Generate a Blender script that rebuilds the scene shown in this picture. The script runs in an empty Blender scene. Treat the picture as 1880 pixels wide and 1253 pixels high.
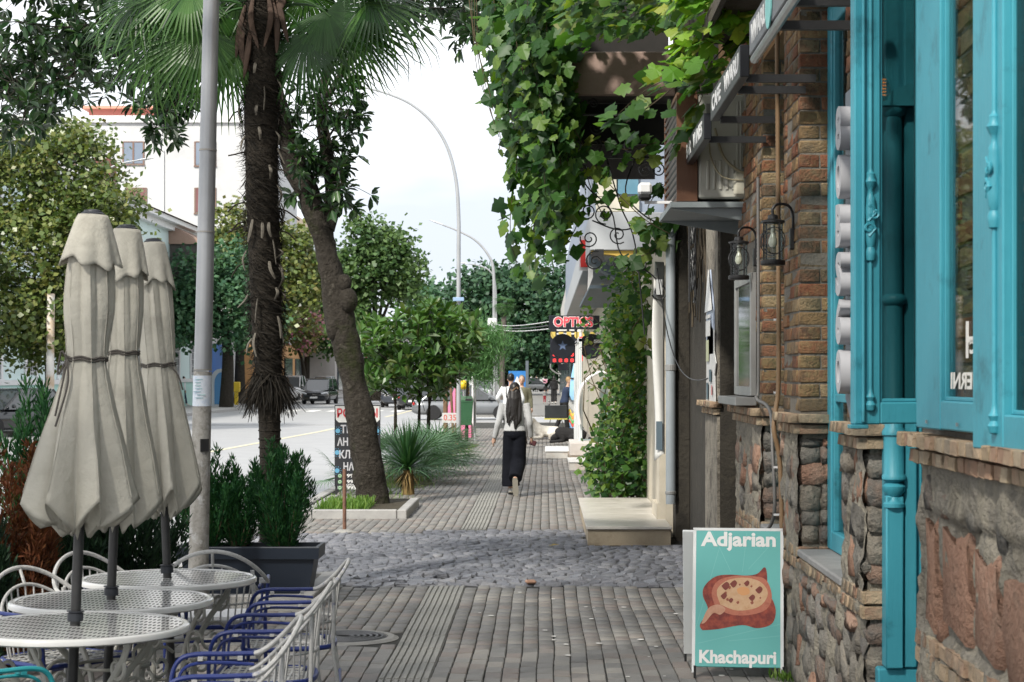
import bpy, bmesh, math, random
import numpy as np
from mathutils import Vector, Matrix, noise
R = random.Random(7)
NR = np.random.default_rng(7)
PI = math.pi
scene = bpy.context.scene
C = scene.collection

# ------------------------------------------------------------------ camera, sky, sun, exposure
F = 3500.0            # focal length in pixels of the 1880 px wide photograph
H = 1.72              # eye height
def at(px, py, D):    # a photo pixel at a given distance -> a point of the street
    return Vector(((px-1000)*D/F, D, H-(py-690)*D/F))
cd = bpy.data.cameras.new('camera'); cam = bpy.data.objects.new('camera', cd); C.objects.link(cam)
cam.location = (0, 0, H); cam.rotation_euler = (PI/2, 0, 0)
cd.sensor_width = 36; cd.lens = F/1880*36
cd.shift_x = -(1000-940)/1880; cd.shift_y = (690-626.5)/1880
cd.clip_start = 0.1; cd.clip_end = 3000
cd.dof.use_dof = True; cd.dof.focus_distance = 15.0; cd.dof.aperture_fstop = 10.0
scene.camera = cam

world = bpy.data.worlds.new('World'); scene.world = world; world.use_nodes = True
SUN_EL, SUN_AZ = math.radians(43), math.radians(-150)     # azimuth from +Y (down the street), negative = left
def build_world():
    nt = world.node_tree; N = nt.nodes; L = nt.links; N.clear()
    out = N.new('ShaderNodeOutputWorld'); bg = N.new('ShaderNodeBackground')
    sky = N.new('ShaderNodeTexSky'); sky.sky_type = 'NISHITA'; sky.sun_disc = False
    sky.sun_elevation = SUN_EL; sky.sun_rotation = SUN_AZ; sky.air_density = 1.0; sky.dust_density = 3.0
    tc = N.new('ShaderNodeTexCoord'); mp = N.new('ShaderNodeMapping'); mp.inputs['Scale'].default_value = (1.2, 1.2, 4.0)
    nz = N.new('ShaderNodeTexNoise'); nz.inputs['Scale'].default_value = 2.2; nz.inputs['Detail'].default_value = 5
    rp = N.new('ShaderNodeValToRGB')
    rp.color_ramp.elements[0].position = .38; rp.color_ramp.elements[0].color = (.52, .56, .625, 1)
    rp.color_ramp.elements[1].position = .62; rp.color_ramp.elements[1].color = (1, 1, 1, 1)
    sc_ = N.new('ShaderNodeVectorMath'); sc_.operation = 'SCALE'; sc_.inputs['Scale'].default_value = 11.0
    mx = N.new('ShaderNodeMixRGB'); mx.inputs['Fac'].default_value = .88
    L.new(tc.outputs['Generated'], mp.inputs[0]); L.new(mp.outputs[0], nz.inputs['Vector']); L.new(nz.outputs['Fac'], rp.inputs[0])
    L.new(rp.outputs[0], sc_.inputs[0]); L.new(sky.outputs[0], mx.inputs[1]); L.new(sc_.outputs[0], mx.inputs[2])
    L.new(mx.outputs[0], bg.inputs['Color']); bg.inputs['Strength'].default_value = .088
    L.new(bg.outputs[0], out.inputs[0])
build_world()
sd = bpy.data.lights.new('sun', 'SUN'); sd.energy = 3.0; sd.angle = math.radians(4); sd.color = (1, .95, .86)
sun = bpy.data.objects.new('sun', sd); C.objects.link(sun)
sdir = Vector((math.sin(SUN_AZ)*math.cos(SUN_EL), math.cos(SUN_AZ)*math.cos(SUN_EL), math.sin(SUN_EL)))
sun.rotation_euler = (-sdir).to_track_quat('-Z', 'Y').to_euler(); sun.location = sdir*60
vs = scene.view_settings; vs.view_transform = 'Standard'; vs.look = 'None'; vs.exposure = 0.92; vs.gamma = 1.0; vs.use_curve_mapping = False
scene.cycles.use_denoising = True
scene.cycles.max_bounces = 8; scene.cycles.transparent_max_bounces = 8; scene.cycles.caustics_reflective = False; scene.cycles.caustics_refractive = False
scene.cycles.sample_clamp_indirect = 4.0

# ------------------------------------------------------------------ materials
MATS = {}
def mat(name, cols, rough=.6, scale=6., bump=0., bscale=60., metal=0., spec=.4, tint=False, transl=0., coat=0., emit=0., contrast=.5, amount=.35, wear=None, bdist=.02, streak=None):
    """cols: one or more base colours blended by noise (or by a random value per piece when tint)."""
    if name in MATS: return MATS[name]
    m = bpy.data.materials.new(name); MATS[name] = m; m.use_nodes = True
    nt = m.node_tree; N = nt.nodes; L = nt.links
    b = N['Principled BSDF']; out = N['Material Output']
    b.inputs['Roughness'].default_value = rough; b.inputs['Metallic'].default_value = metal
    b.inputs['Specular IOR Level'].default_value = spec
    if coat: b.inputs['Coat Weight'].default_value = coat; b.inputs['Coat Roughness'].default_value = .08
    if isinstance(cols[0], (int, float)): cols = [cols]
    geo = N.new('ShaderNodeNewGeometry')
    col_out = None
    if len(cols) > 1 or bump:
        nz = N.new('ShaderNodeTexNoise'); nz.inputs['Scale'].default_value = scale; nz.inputs['Detail'].default_value = 6; nz.inputs['Roughness'].default_value = .62
        L.new(geo.outputs['Position'], nz.inputs['Vector'])
    if len(cols) > 1:
        rp = N.new('ShaderNodeValToRGB'); e = rp.color_ramp.elements
        for i in range(len(cols)-2): e.new(.5)
        n = len(cols)
        for i, c in enumerate(cols):
            p = i/(n-1)
            e[i].position = p if tint else .5+(p-.5)*contrast
            e[i].color = (*c, 1)
        if tint:
            a = N.new('ShaderNodeAttribute'); a.attribute_name = 'tint'
            oi = N.new('ShaderNodeObjectInfo')
            s = N.new('ShaderNodeMath'); s.operation = 'ADD'; L.new(a.outputs['Fac'], s.inputs[0]); L.new(oi.outputs['Random'], s.inputs[1])
            fr = N.new('ShaderNodeMath'); fr.operation = 'FRACT'; L.new(s.outputs[0], fr.inputs[0])
            ns = N.new('ShaderNodeMath'); ns.operation = 'MULTIPLY_ADD'; L.new(nz.outputs['Fac'], ns.inputs[0]); ns.inputs[1].default_value = amount*2; ns.inputs[2].default_value = -amount
            ad = N.new('ShaderNodeMath'); ad.operation = 'ADD'; ad.use_clamp = True; L.new(fr.outputs[0], ad.inputs[0]); L.new(ns.outputs[0], ad.inputs[1])
            L.new(ad.outputs[0], rp.inputs[0])
        else:
            L.new(nz.outputs['Fac'], rp.inputs[0])
        col_out = rp.outputs[0]
        if wear:                                  # second, larger blotchy layer: (colour, scale, low, high)
            wn = N.new('ShaderNodeTexNoise'); wn.inputs['Scale'].default_value = wear[1]; wn.inputs['Detail'].default_value = 8; wn.inputs['Roughness'].default_value = .7
            L.new(geo.outputs['Position'], wn.inputs['Vector'])
            mr = N.new('ShaderNodeMapRange'); mr.inputs['From Min'].default_value = wear[2]; mr.inputs['From Max'].default_value = wear[3]; L.new(wn.outputs['Fac'], mr.inputs['Value'])
            mw = N.new('ShaderNodeMixRGB'); mw.inputs[2].default_value = (*wear[0], 1); L.new(mr.outputs[0], mw.inputs[0]); L.new(col_out, mw.inputs[1])
            col_out = mw.outputs[0]
        L.new(col_out, b.inputs['Base Color'])
    else:
        b.inputs['Base Color'].default_value = (*cols[0], 1)
    if emit:
        if col_out: L.new(col_out, b.inputs['Emission Color'])
        else: b.inputs['Emission Color'].default_value = (*cols[0], 1)
        b.inputs['Emission Strength'].default_value = emit
    if bump:
        bn = N.new('ShaderNodeTexNoise'); bn.inputs['Scale'].default_value = bscale; bn.inputs['Detail'].default_value = 6; bn.inputs['Roughness'].default_value = .65
        if streak:
            mpg = N.new('ShaderNodeMapping'); mpg.inputs['Scale'].default_value = streak; L.new(geo.outputs['Position'], mpg.inputs[0]); L.new(mpg.outputs[0], bn.inputs['Vector'])
        else: L.new(geo.outputs['Position'], bn.inputs['Vector'])
        bp = N.new('ShaderNodeBump'); bp.inputs['Strength'].default_value = bump; bp.inputs['Distance'].default_value = bdist
        L.new(bn.outputs['Fac'], bp.inputs['Height']); L.new(bp.outputs[0], b.inputs['Normal'])
    if transl:
        t = N.new('ShaderNodeBsdfTranslucent'); mx = N.new('ShaderNodeMixShader'); mx.inputs[0].default_value = transl
        if col_out:
            g = N.new('ShaderNodeMixRGB'); g.blend_type = 'MULTIPLY'; g.inputs[0].default_value = 1; g.inputs[2].default_value = (1.6, 1.7, .7, 1); L.new(col_out, g.inputs[1]); L.new(g.outputs[0], t.inputs['Color'])
        else: t.inputs['Color'].default_value = (*cols[0], 1)
        L.new(b.outputs[0], mx.inputs[1]); L.new(t.outputs[0], mx.inputs[2]); L.new(mx.outputs[0], out.inputs[0])
    return m
def glass(name, tintc=(.8, .85, .85), rough=.02, refl=.25):
    if name in MATS: return MATS[name]
    m = bpy.data.materials.new(name); MATS[name] = m; m.use_nodes = True
    nt = m.node_tree; N = nt.nodes; L = nt.links; N.remove(N['Principled BSDF']); out = N['Material Output']
    t = N.new('ShaderNodeBsdfTransparent'); t.inputs[0].default_value = (*tintc, 1)
    g = N.new('ShaderNodeBsdfGlossy'); g.inputs['Roughness'].default_value = rough
    lw = N.new('ShaderNodeLayerWeight'); lw.inputs['Blend'].default_value = .5
    pw = N.new('ShaderNodeMath'); pw.operation = 'POWER'; pw.inputs[1].default_value = 4.5; L.new(lw.outputs['Facing'], pw.inputs[0])
    ma = N.new('ShaderNodeMath'); ma.operation = 'MULTIPLY_ADD'; ma.inputs[1].default_value = refl*2.4; ma.inputs[2].default_value = .04; L.new(pw.outputs[0], ma.inputs[0])
    mx = N.new('ShaderNodeMixShader'); L.new(ma.outputs[0], mx.inputs[0]); L.new(t.outputs[0], mx.inputs[1]); L.new(g.outputs[0], mx.inputs[2]); L.new(mx.outputs[0], out.inputs[0])
    return m

# ------------------------------------------------------------------ building helpers
def empty(name, loc=(0, 0, 0), rotz=0.):
    o = bpy.data.objects.new(name, None); C.objects.link(o); o.location = loc; o.rotation_euler = (0, 0, rotz); o.empty_display_size = .1
    return o
def tag(o, label=None, cat=None, group=None, kind=None):
    if label: o['label'] = label
    if cat: o['category'] = cat
    if group: o['group'] = group
    if kind: o['kind'] = kind
    return o
def thing(name, label, cat, loc=(0, 0, 0), rotz=0., group=None):
    return tag(empty(name, loc, rotz), label, cat, group)
def link(name, me, parent=None, loc=None):
    o = bpy.data.objects.new(name, me); C.objects.link(o)
    if parent: o.parent = parent
    if loc is not None: o.location = loc
    return o
def copy_tree(o, parent=None):
    c = o.copy(); C.objects.link(c); c.parent = parent
    for ch in list(o.children): copy_tree(ch, c)
    return c
def frame_of(d):
    d = d.normalized(); a = Vector((0, 0, 1)) if abs(d.z) < .92 else Vector((1, 0, 0))
    u = d.cross(a).normalized(); return u, u.cross(d).normalized()
class MB:
    """collects shapes, then builds ONE mesh object"""
    def __init__(s): s.v = []; s.f = []; s.m = []; s.t = []; s.mi = 0; s.ti = 0.
    def add(s, vs, fs):
        b = len(s.v); s.v += [tuple(p) for p in vs]
        for f in fs: s.f.append(tuple(i+b for i in f)); s.m.append(s.mi); s.t.append(s.ti)
        return s
    def box(s, c, sz, rot=None, bev=0.):
        hx, hy, hz = sz[0]/2, sz[1]/2, sz[2]/2; c = Vector(c)
        if bev:
            b = min(bev, hx*.9, hy*.9, hz*.9); vs = []; idx = {}
            for sx in (-1, 1):
                for sy in (-1, 1):
                    for sz_ in (-1, 1):
                        for k in range(3):
                            p = Vector((sx*(hx-(b if k != 0 else 0)), sy*(hy-(b if k != 1 else 0)), sz_*(hz-(b if k != 2 else 0))))
                            idx[(sx, sy, sz_, k)] = len(vs); vs.append(p)
            fs = []
            for k, ax in ((0, (1, 2)), (1, (2, 0)), (2, (0, 1))):
                for sg in (-1, 1):
                    q = []
                    for a, bb in ((-1, -1), (1, -1), (1, 1), (-1, 1)):
                        t = [0, 0, 0]; t[k] = sg; t[ax[0]] = a; t[ax[1]] = bb; q.append(idx[(*t, k)])
                    fs.append(q if sg > 0 else q[::-1])
            for k, l, m_ in ((0, 1, 2), (1, 2, 0), (2, 0, 1)):
                for a in (-1, 1):
                    for bb in (-1, 1):
                        t0 = [0, 0, 0]; t0[k] = a; t0[l] = bb; t1 = list(t0); t0[m_] = -1; t1[m_] = 1
                        q = [idx[(*t0, k)], idx[(*t0, l)], idx[(*t1, l)], idx[(*t1, k)]]
                        fs.append(q if a*bb > 0 else q[::-1])
            for sx in (-1, 1):
                for sy in (-1, 1):
                    for sz_ in (-1, 1):
                        q = [idx[(sx, sy, sz_, k)] for k in range(3)]
                        fs.append(q if sx*sy*sz_ > 0 else q[::-1])
        else:
            vs = [Vector((x*hx, y*hy, z*hz)) for z in (-1, 1) for y in (-1, 1) for x in (-1, 1)]
            fs = [(0, 2, 3, 1), (4, 5, 7, 6), (0, 1, 5, 4), (2, 6, 7, 3), (0, 4, 6, 2), (1, 3, 7, 5)]
        if rot is not None: vs = [rot @ p for p in vs]
        return s.add([p+c for p in vs], fs)
    def span(s, a, b, bev=0.):
        a = Vector(a); b = Vector(b); return s.box((a+b)/2, [abs(x) for x in (b-a)], None, bev)
    def tube(s, pts, r, n=8, cap=True, sq=None):
        pts = [Vector(p) for p in pts]; k = len(pts); rs = list(r) if hasattr(r, '__len__') else [r]*k
        vs = []; u = None
        for i, p in enumerate(pts):
            d = (pts[min(i+1, k-1)]-pts[max(i-1, 0)])
            if d.length < 1e-9: d = Vector((0, 0, 1))
            d.normalize()
            if u is None: u, w = frame_of(d)
            else:
                u = (u-d*u.dot(d)); u = u.normalized() if u.length > 1e-6 else frame_of(d)[0]; w = u.cross(d)
            for j in range(n):
                a = 2*PI*j/n; vs.append(p+u*(math.cos(a)*rs[i]*(sq or 1))+w*(math.sin(a)*rs[i]))
        fs = [(i*n+j, i*n+(j+1) % n, (i+1)*n+(j+1) % n, (i+1)*n+j) for i in range(k-1) for j in range(n)]
        if cap: fs += [tuple(range(n)), tuple(range((k-1)*n, k*n))[::-1]]
        fs = [f[::-1] for f in fs]
        return s.add(vs, fs)
    def loft(s, rings, close=True, cap=True):
        n = len(rings[0]); vs = [p for r in rings for p in r]; k = len(rings)
        m_ = n if close else n-1
        fs = [(i*n+j, i*n+(j+1) % n, (i+1)*n+(j+1) % n, (i+1)*n+j) for i in range(k-1) for j in range(m_)]
        if cap and close: fs += [tuple(range(n))[::-1], tuple(range((k-1)*n, k*n))]
        return s.add(vs, fs)
    def lathe(s, prof, c=(0, 0, 0), n=16, axis='z'):
        c = Vector(c); rings = []
        for r, z in prof:
            ring = []
            for j in range(n):
                a = 2*PI*j/n; p = Vector((math.cos(a)*r, math.sin(a)*r, z))
                if axis == 'y': p = Vector((p.x, -p.z, p.y))
                elif axis == 'x': p = Vector((p.z, p.x, p.y))
                ring.append(p+c)
            rings.append(ring)
        return s.loft(rings)
    def prism(s, poly, o, u, v, depth):
        """polygon (2D list) in the plane o+u*a+v*b, extruded along u x v by depth"""
        o = Vector(o); u = Vector(u); v = Vector(v); w = u.cross(v).normalized()*depth; n = len(poly)
        a = [o+u*p[0]+v*p[1] for p in poly]; b = [p+w for p in a]
        fs = [tuple(range(n))[::-1], tuple(range(n, 2*n))]+[(i, (i+1) % n, n+(i+1) % n, n+i) for i in range(n)]
        return s.add(a+b, fs)
    def quad(s, a, b, c, d): return s.add([a, b, c, d], [(0, 1, 2, 3)])
    def ball(s, c, r, n=10, m_=7):
        c = Vector(c); r = Vector(r) if hasattr(r, '__len__') else Vector((r, r, r)); rings = []
        for i in range(m_+1):
            t = PI*(.02+.96*i/m_)-PI/2; rings.append([c+Vector((math.cos(t)*math.cos(2*PI*j/n)*r.x, math.cos(t)*math.sin(2*PI*j/n)*r.y, math.sin(t)*r.z)) for j in range(n)])
        return s.loft(rings)
    def build(s, name, mats, parent=None, world=False, smooth=False, kind=None, angle=40):
        me = bpy.data.meshes.new(name); vs = s.v
        if world and parent:
            off = parent.location; vs = [(x-off.x, y-off.y, z-off.z) for x, y, z in vs]
        me.from_pydata(vs, [], s.f)
        if not isinstance(mats, (list, tuple)): mats = [mats]
        for m_ in mats: me.materials.append(m_)
        if len(mats) > 1: me.polygons.foreach_set('material_index', s.m)
        if any(s.t):
            a = me.attributes.new('tint', 'FLOAT', 'FACE'); a.data.foreach_set('value', s.t)
        if smooth:
            me.polygons.foreach_set('use_smooth', [True]*len(me.polygons))
            if angle < 179: me.set_sharp_from_angle(angle=math.radians(angle))
        me.update(); o = link(name, me, parent)
        if kind: o['kind'] = kind
        return o
def many(name, bv, bf, mats3, locs, tints, material, parent=None, world=False, kind=None, smooth=False):
    """one mesh made of many copies of a small base shape (bf all of one length); numpy for speed"""
    bv = np.asarray(bv, float); bf = np.asarray(bf, int); n = len(locs)
    locs = np.asarray(locs, float); A = np.asarray(mats3, float)
    V = np.einsum('nij,vj->nvi', A, bv)+locs[:, None, :]
    if world and parent: V -= np.array(parent.location)[None, None, :]
    Fc = (bf[None]+(np.arange(n)*len(bv))[:, None, None]).reshape(-1, bf.shape[1])
    me = bpy.data.meshes.new(name); me.vertices.add(n*len(bv)); me.vertices.foreach_set('co', V.reshape(-1))
    k = bf.shape[1]; me.loops.add(Fc.size); me.loops.foreach_set('vertex_index', Fc.reshape(-1).astype(np.int32))
    me.polygons.add(len(Fc)); me.polygons.foreach_set('loop_start', (np.arange(len(Fc))*k).astype(np.int32))
    try: me.polygons.foreach_set('loop_total', np.full(len(Fc), k, np.int32))
    except Exception: pass
    a = me.attributes.new('tint', 'FLOAT', 'FACE'); a.data.foreach_set('value', np.repeat(np.asarray(tints, np.float32), len(bf)))
    if smooth: me.polygons.foreach_set('use_smooth', np.ones(len(Fc), bool))
    me.materials.append(material); me.update(calc_edges=True)
    o = link(name, me, parent)
    if kind: o['kind'] = kind
    return o
def rots(n, up=None, spread=1.0, rng=NR):
    """random leaf frames: columns x = width, y = length, z = normal"""
    d = rng.normal(size=(n, 3))
    if up is not None: d = d*spread+np.asarray(up)
    d /= np.linalg.norm(d, axis=1)[:, None]
    w = rng.normal(size=(n, 3)); x = np.cross(d, w); x /= np.linalg.norm(x, axis=1)[:, None]; z = np.cross(x, d)
    return np.stack([x, d, z], axis=2)
def dirs_frames(d, rng=NR, zup=True):
    d = d/np.linalg.norm(d, axis=1)[:, None]
    w = np.tile(np.array([0, 0, 1.]), (len(d), 1))+rng.normal(size=d.shape)*.35
    x = np.cross(d, w); x /= np.linalg.norm(x, axis=1)[:, None]+1e-9; z = np.cross(x, d)
    return np.stack([x, d, z], axis=2)
LEAF = np.array([[0, 0, 0], [.30, .28, .08], [.40, .66, .08], [0, 1, -.08], [-.40, .66, .08], [-.30, .28, .08]])*[.62, 1, 1]
LEAF_F = [[0, 1, 2, 3], [0, 3, 4, 5]]
DIA = np.array([[0, 0, 0], [.34, .5, .06], [0, 1, 0], [-.34, .5, .06]]); DIA_F = [[0, 1, 2, 3]]
NEEDLE = np.array([[-.05, 0, 0], [.05, 0, 0], [.02, 1, 0], [-.02, 1, 0]]); NEEDLE_F = [[0, 1, 2, 3]]
_vl = [(0, -.02), (.22, -.16), (.42, .05), (.34, .22), (.56, .38), (.34, .52), (.30, .66), (0, .95), (-.30, .66), (-.34, .52), (-.56, .38), (-.34, .22), (-.42, .05), (-.22, -.16)]
VINE = np.array([[0, .25, .0]]+[[x, y, -.10*abs(x)*2+(-.18*max(0, y-.4))] for x, y in _vl])
VINE_F = [[0, 1+i, 1+(i+1) % 14] for i in range(14)]
def text_mesh(s, size, bold=0.0, extrude=.002, font=None, align='CENTER', shear=0, xs=1.0):
    cu = bpy.data.curves.new('lettering', 'FONT'); cu.body = s; cu.size = size; cu.offset = bold; cu.extrude = extrude; cu.align_x = align; cu.align_y = 'CENTER'; cu.resolution_u = 3; cu.shear = shear
    o = bpy.data.objects.new('lettering', cu); C.objects.link(o)
    dg = bpy.context.evaluated_depsgraph_get(); me = bpy.data.meshes.new_from_object(o.evaluated_get(dg)); bpy.data.objects.remove(o); bpy.data.curves.remove(cu)
    if xs != 1.0:
        for v in me.vertices: v.co.x *= xs
    return me
def text(name, s, size, material, parent, M, bold=0.0, extrude=.002, width=None, **k):
    """M: local matrix, letters in its xy plane facing +z; width fits the line"""
    me = text_mesh(s, size, bold, extrude, **k)
    if width:
        xs_ = [v.co.x for v in me.vertices]; f = width/(max(xs_)-min(xs_)); c_ = (max(xs_)+min(xs_))/2
        for v in me.vertices: v.co.x = (v.co.x-c_)*f
    me.materials.clear(); me.materials.append(material)
    o = link(name, me, parent); o.matrix_local = M; return o
def mat4(o, x, y):
    x = Vector(x).normalized(); y = Vector(y).normalized(); z = x.cross(y)
    return Matrix(((x.x, y.x, z.x, o[0]), (x.y, y.y, z.y, o[1]), (x.z, y.z, z.z, o[2]), (0, 0, 0, 1)))
def bez(p, n=10):
    p = [Vector(q) for q in p]; out = []
    for i in range(n+1):
        t = i/n; q = list(p)
        while len(q) > 1: q = [q[j].lerp(q[j+1], t) for j in range(len(q)-1)]
        out.append(q[0])
    return out
def spline(p, n=6):
    p = [Vector(q) for q in p]; out = []
    for i in range(len(p)-1):
        a, b, c, d = p[max(i-1, 0)], p[i], p[i+1], p[min(i+2, len(p)-1)]
        for j in range(n):
            t = j/n; out.append(.5*((2*b)+(c-a)*t+(2*a-5*b+4*c-d)*t*t+(3*b-a-3*c+d)*t*t*t))
    return out+[p[-1]]
def spiral(c, u, v, r0, turns=1.6, n=22, a0=0., sgn=1):
    c = Vector(c); u = Vector(u); v = Vector(v); out = []
    for i in range(n+1):
        t = i/n; a = a0+sgn*turns*2*PI*t; r = r0*(1-.86*t); out.append(c+u*math.cos(a)*r+v*math.sin(a)*r)
    return out
def remesh(name, mb, material, parent, voxel=.012, smooth=6):
    o = mb.build(name, material, None); md = o.modifiers.new('r', 'REMESH'); md.mode = 'VOXEL'; md.voxel_size = voxel
    sm = o.modifiers.new('s', 'SMOOTH'); sm.iterations = smooth; sm.factor = .5
    dg = bpy.context.evaluated_depsgraph_get(); me = bpy.data.meshes.new_from_object(o.evaluated_get(dg)); me.name = name
    old = o.data; o.modifiers.clear(); o.data = me; bpy.data.meshes.remove(old)
    if not me.materials: me.materials.append(material)
    me.polygons.foreach_set('use_smooth', [True]*len(me.polygons)); me.update()
    if parent: o.parent = parent
    return o
def structure(o): o['kind'] = 'structure'; return o
# ------------------------------------------------------------------ ground, road, paving
KX, FX = -3.12, 1.40          # kerb and facade lines
M_asph = mat('asphalt', [(.26, .26, .265), (.32, .32, .32), (.38, .38, .375)], .42, 1.2, .10, 160, spec=.8, contrast=.7)
M_paver = mat('concrete_paver', [(.13, .125, .118), (.20, .192, .178), (.165, .160, .152), (.24, .226, .202), (.19, .160, .142), (.148, .146, .14)], .62, 14, .35, 150, tint=True, amount=.14, spec=.5, wear=((.115, .115, .11), 1.3, .55, .8))
M_joint = mat('sandy_joint', [(.022, .022, .02), (.04, .04, .034)], .9, 4, .5, 90)
M_sett = mat('basalt_sett', [(.12, .124, .14), (.18, .183, .205), (.15, .155, .175), (.24, .24, .255)], .45, 18, .6, 70, tint=True, amount=.35, spec=.6)
M_tact = mat('tactile_concrete', [(.215, .212, .195), (.26, .255, .235), (.24, .236, .218)], .7, 12, .4, 120, tint=True, spec=.4, wear=((.12, .12, .11), 2.5, .55, .75))
M_kerb = mat('kerb_concrete', [(.26, .255, .25), (.38, .375, .36)], .75, 5, .4, 60)
M_soil = mat('soil', [(.03, .024, .016), (.06, .05, .03)], .95, 8, .6, 40)
M_white = mat('road_paint', [(.62, .62, .6), (.78, .78, .76)], .6, 3)
M_yel = mat('yellow_paint', [(.55, .50, .33), (.60, .56, .42)], .6, 3)
M_grass = mat('grass_blades', [(.05, .12, .015), (.10, .2, .03), (.16, .24, .05)], .6, 3, tint=True, transl=.3)

structure(MB().quad((-700, -60, -.14), (700, -60, -.14), (700, 1500, -.14), (-700, 1500, -.14)).build('ground', M_asph))
structure(MB().span((-16.2, -40, -.138), (KX-.16, 640, -.12)).build('road', M_asph))
sw = MB(); sw.span((KX, -6, -.136), (16, 70.5, -.012)); pavement = structure(sw.build('pavement', M_joint))
structure(MB().span((-3.0, 84.0, -.136), (16, 640, -.008)).build('far_pavement', mat('far_paving', [(.17, .165, .16), (.24, .235, .22)], .7, 2.0)))
structure(MB().span((-60, 70.6, -.137), (60, 83.9, -.10)).build('side_street', M_asph))
structure(MB().span((-44, -20, -.136), (-16.4, 640, .0)).build('opposite_pavement', mat('opp_paving', [(.3, .29, .28), (.38, .37, .35)], .8, 1.5)))
k = MB()
y = 2.0
while y < 70:
    k.box((KX-.085, y+.49, -.06), (.15, .98, .15), None, .012); y += 1.0
k.span((KX-.16, 70.1, -.135), (6, 70.5, .0))
k.build('kerb', M_kerb)['kind'] = 'structure'
bpy.data.objects['kerb'].parent = None
k = MB()
for i in range(160): k.box((-16.3, 2+i*2+1, -.06), (.18, 1.97, .16), None, .015)
structure(k.build('opposite_kerb', M_kerb))
# lane line, crossing bars
k = MB(); pts = [(-9.6, 30), (-8.1, 45), (-7.35, 63), (-7.0, 90), (-7.0, 200)]
for (x0, y0), (x1, y1) in zip(pts, pts[1:]): k.quad((x0-.09, y0, -.114), (x0+.09, y0, -.114), (x1+.09, y1, -.114), (x1-.09, y1, -.114))
tag(k.build('lane_line', M_yel), kind='structure')
k = MB()
for i in range(11): k.quad((-15.6+i*1.1, 97, -.113), (-15.05+i*1.1, 97, -.113), (-15.05+i*1.1, 101, -.113), (-15.6+i*1.1, 101, -.113))
k.quad((-3, 71.2, -.094), (14, 71.2, -.094), (14, 71.7, -.094), (-3, 71.7, -.094))
k.quad((-3, 82.6, -.094), (14, 82.6, -.094), (14, 83.3, -.094), (-3, 83.3, -.094))
tag(k.build('crossing_bars', M_white), kind='structure')

PAV = [(-.5, -.5, 0), (.5, -.5, 0), (.5, .5, 0), (-.5, .5, 0)]
def block_base(c=.045):       # unit paving block, open below, top inset by c
    b = [(-.5, -.5, -1), (.5, -.5, -1), (.5, .5, -1), (-.5, .5, -1)]
    m_ = [(-.5, -.5, -.12), (.5, -.5, -.12), (.5, .5, -.12), (-.5, .5, -.12)]
    t = [(-.5+c, -.5+c*.5, 0), (.5-c, -.5+c*.5, 0), (.5-c, .5-c*.5, 0), (-.5+c, .5-c*.5, 0)]
    f = [[8, 9, 10, 11]]
    for i in range(4):
        j = (i+1) % 4; f += [[i, j, 4+j, 4+i], [4+i, 4+j, 8+j, 8+i]]
    return np.array(b+m_+t, float), np.array(f)
BV, BF = block_base()
def simple_mesh(name, v, f, material):
    me = bpy.data.meshes.new(name); me.from_pydata([tuple(p) for p in v], [], [tuple(q) for q in f]); me.materials.append(material); me.update(); return me
def scatter_blocks(part, items, material, parent, limit, meshes, rest_name):
    """items: (loc, 3x3 scale/rotation, visible rank); the first 'limit' in view become objects, the rest one mesh"""
    items.sort(key=lambda q: q[2]); seen = [q for q in items if q[2] < 1e5][:limit]; ids = set(id(q) for q in seen)
    for q in seen:
        o = link(part, R.choice(meshes), parent); o.matrix_local = Matrix.Translation(q[0]) @ Matrix(q[1]).to_4x4()
    rest = [q for q in items if id(q) not in ids]
    if rest: many(rest_name, meshes[0]['bv'] if False else BVREST[0], BVREST[1], [q[1] for q in rest], [q[0] for q in rest], NR.random(len(rest)), material, parent, kind='stuff')
pm = []
for i in range(4):
    v = BV.copy(); v[8:, :2] += NR.normal(size=(4, 2))*.012; v[8:, 2] += NR.normal(size=4)*.04
    pm.append(simple_mesh('paver', v, BF, M_paver))
BVREST = (BV, BF)
def in_view(x, y, z=0): 
    px = 1000+F*x/y; py = 690-F*(z-H)/y
    return 0 <= px <= 1880 and py <= 1258
STRIP = (-.945, -.645)
MH = (-1.32, 12.55, .33)
items = []
cols_ = [(-.645+i*.1, .1) for i in range(0, 31)]+[(-1.045-i*.1, .1) for i in range(0, 21)]
def wob(x, y): return .010*noise.noise(Vector((x*.8, y*.45, 0)))+.006*noise.noise(Vector((x*2.2, y*1.3, 5)))
def cobble_edge_near(x): return 15.62+.12*noise.noise(Vector((x*1.7, 3, 0)))
def cobble_edge_far(x): return 21.15+(.0 if x > -1.3 else -.4)+.1*noise.noise(Vector((x*1.7, 9, 0)))
for ci, (x0, w) in enumerate(cols_):
    y = 9.0+R.random()*.2
    while y < 62:
        xc = x0+w/2; yc = y+.1
        d = 0.2
        if cobble_edge_near(xc) < yc+.06 and yc-.1 < cobble_edge_far(xc): y += d; continue
        if (xc-MH[0])**2+(yc-MH[1])**2 < (MH[2]+.12)**2 or (xc < -1.72 and 13.85 < yc < 15.7): y += d; continue
        if -3.1 < xc < -1.72 and 23 < yc < 60 and False: y += d; continue
        dz = R.gauss(0, .0018); hgt = .05
        Rm = Matrix.Rotation(R.gauss(0, .008), 3, 'Z') @ Matrix.Rotation(R.gauss(0, .007), 3, 'X') @ Matrix.Rotation(R.gauss(0, .012), 3, 'Y')
        A = Rm @ Matrix.Diagonal((w-.0062, d-.012, hgt))
        rank = yc if in_view(xc, yc) and xc < 1.35 else 1e6
        items.append((Vector((xc+wob(xc, yc), yc, dz)), [list(r) for r in A], rank)); y += d
scatter_blocks('paver', items, M_paver, pavement, 300, pm, 'paver_field')
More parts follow.
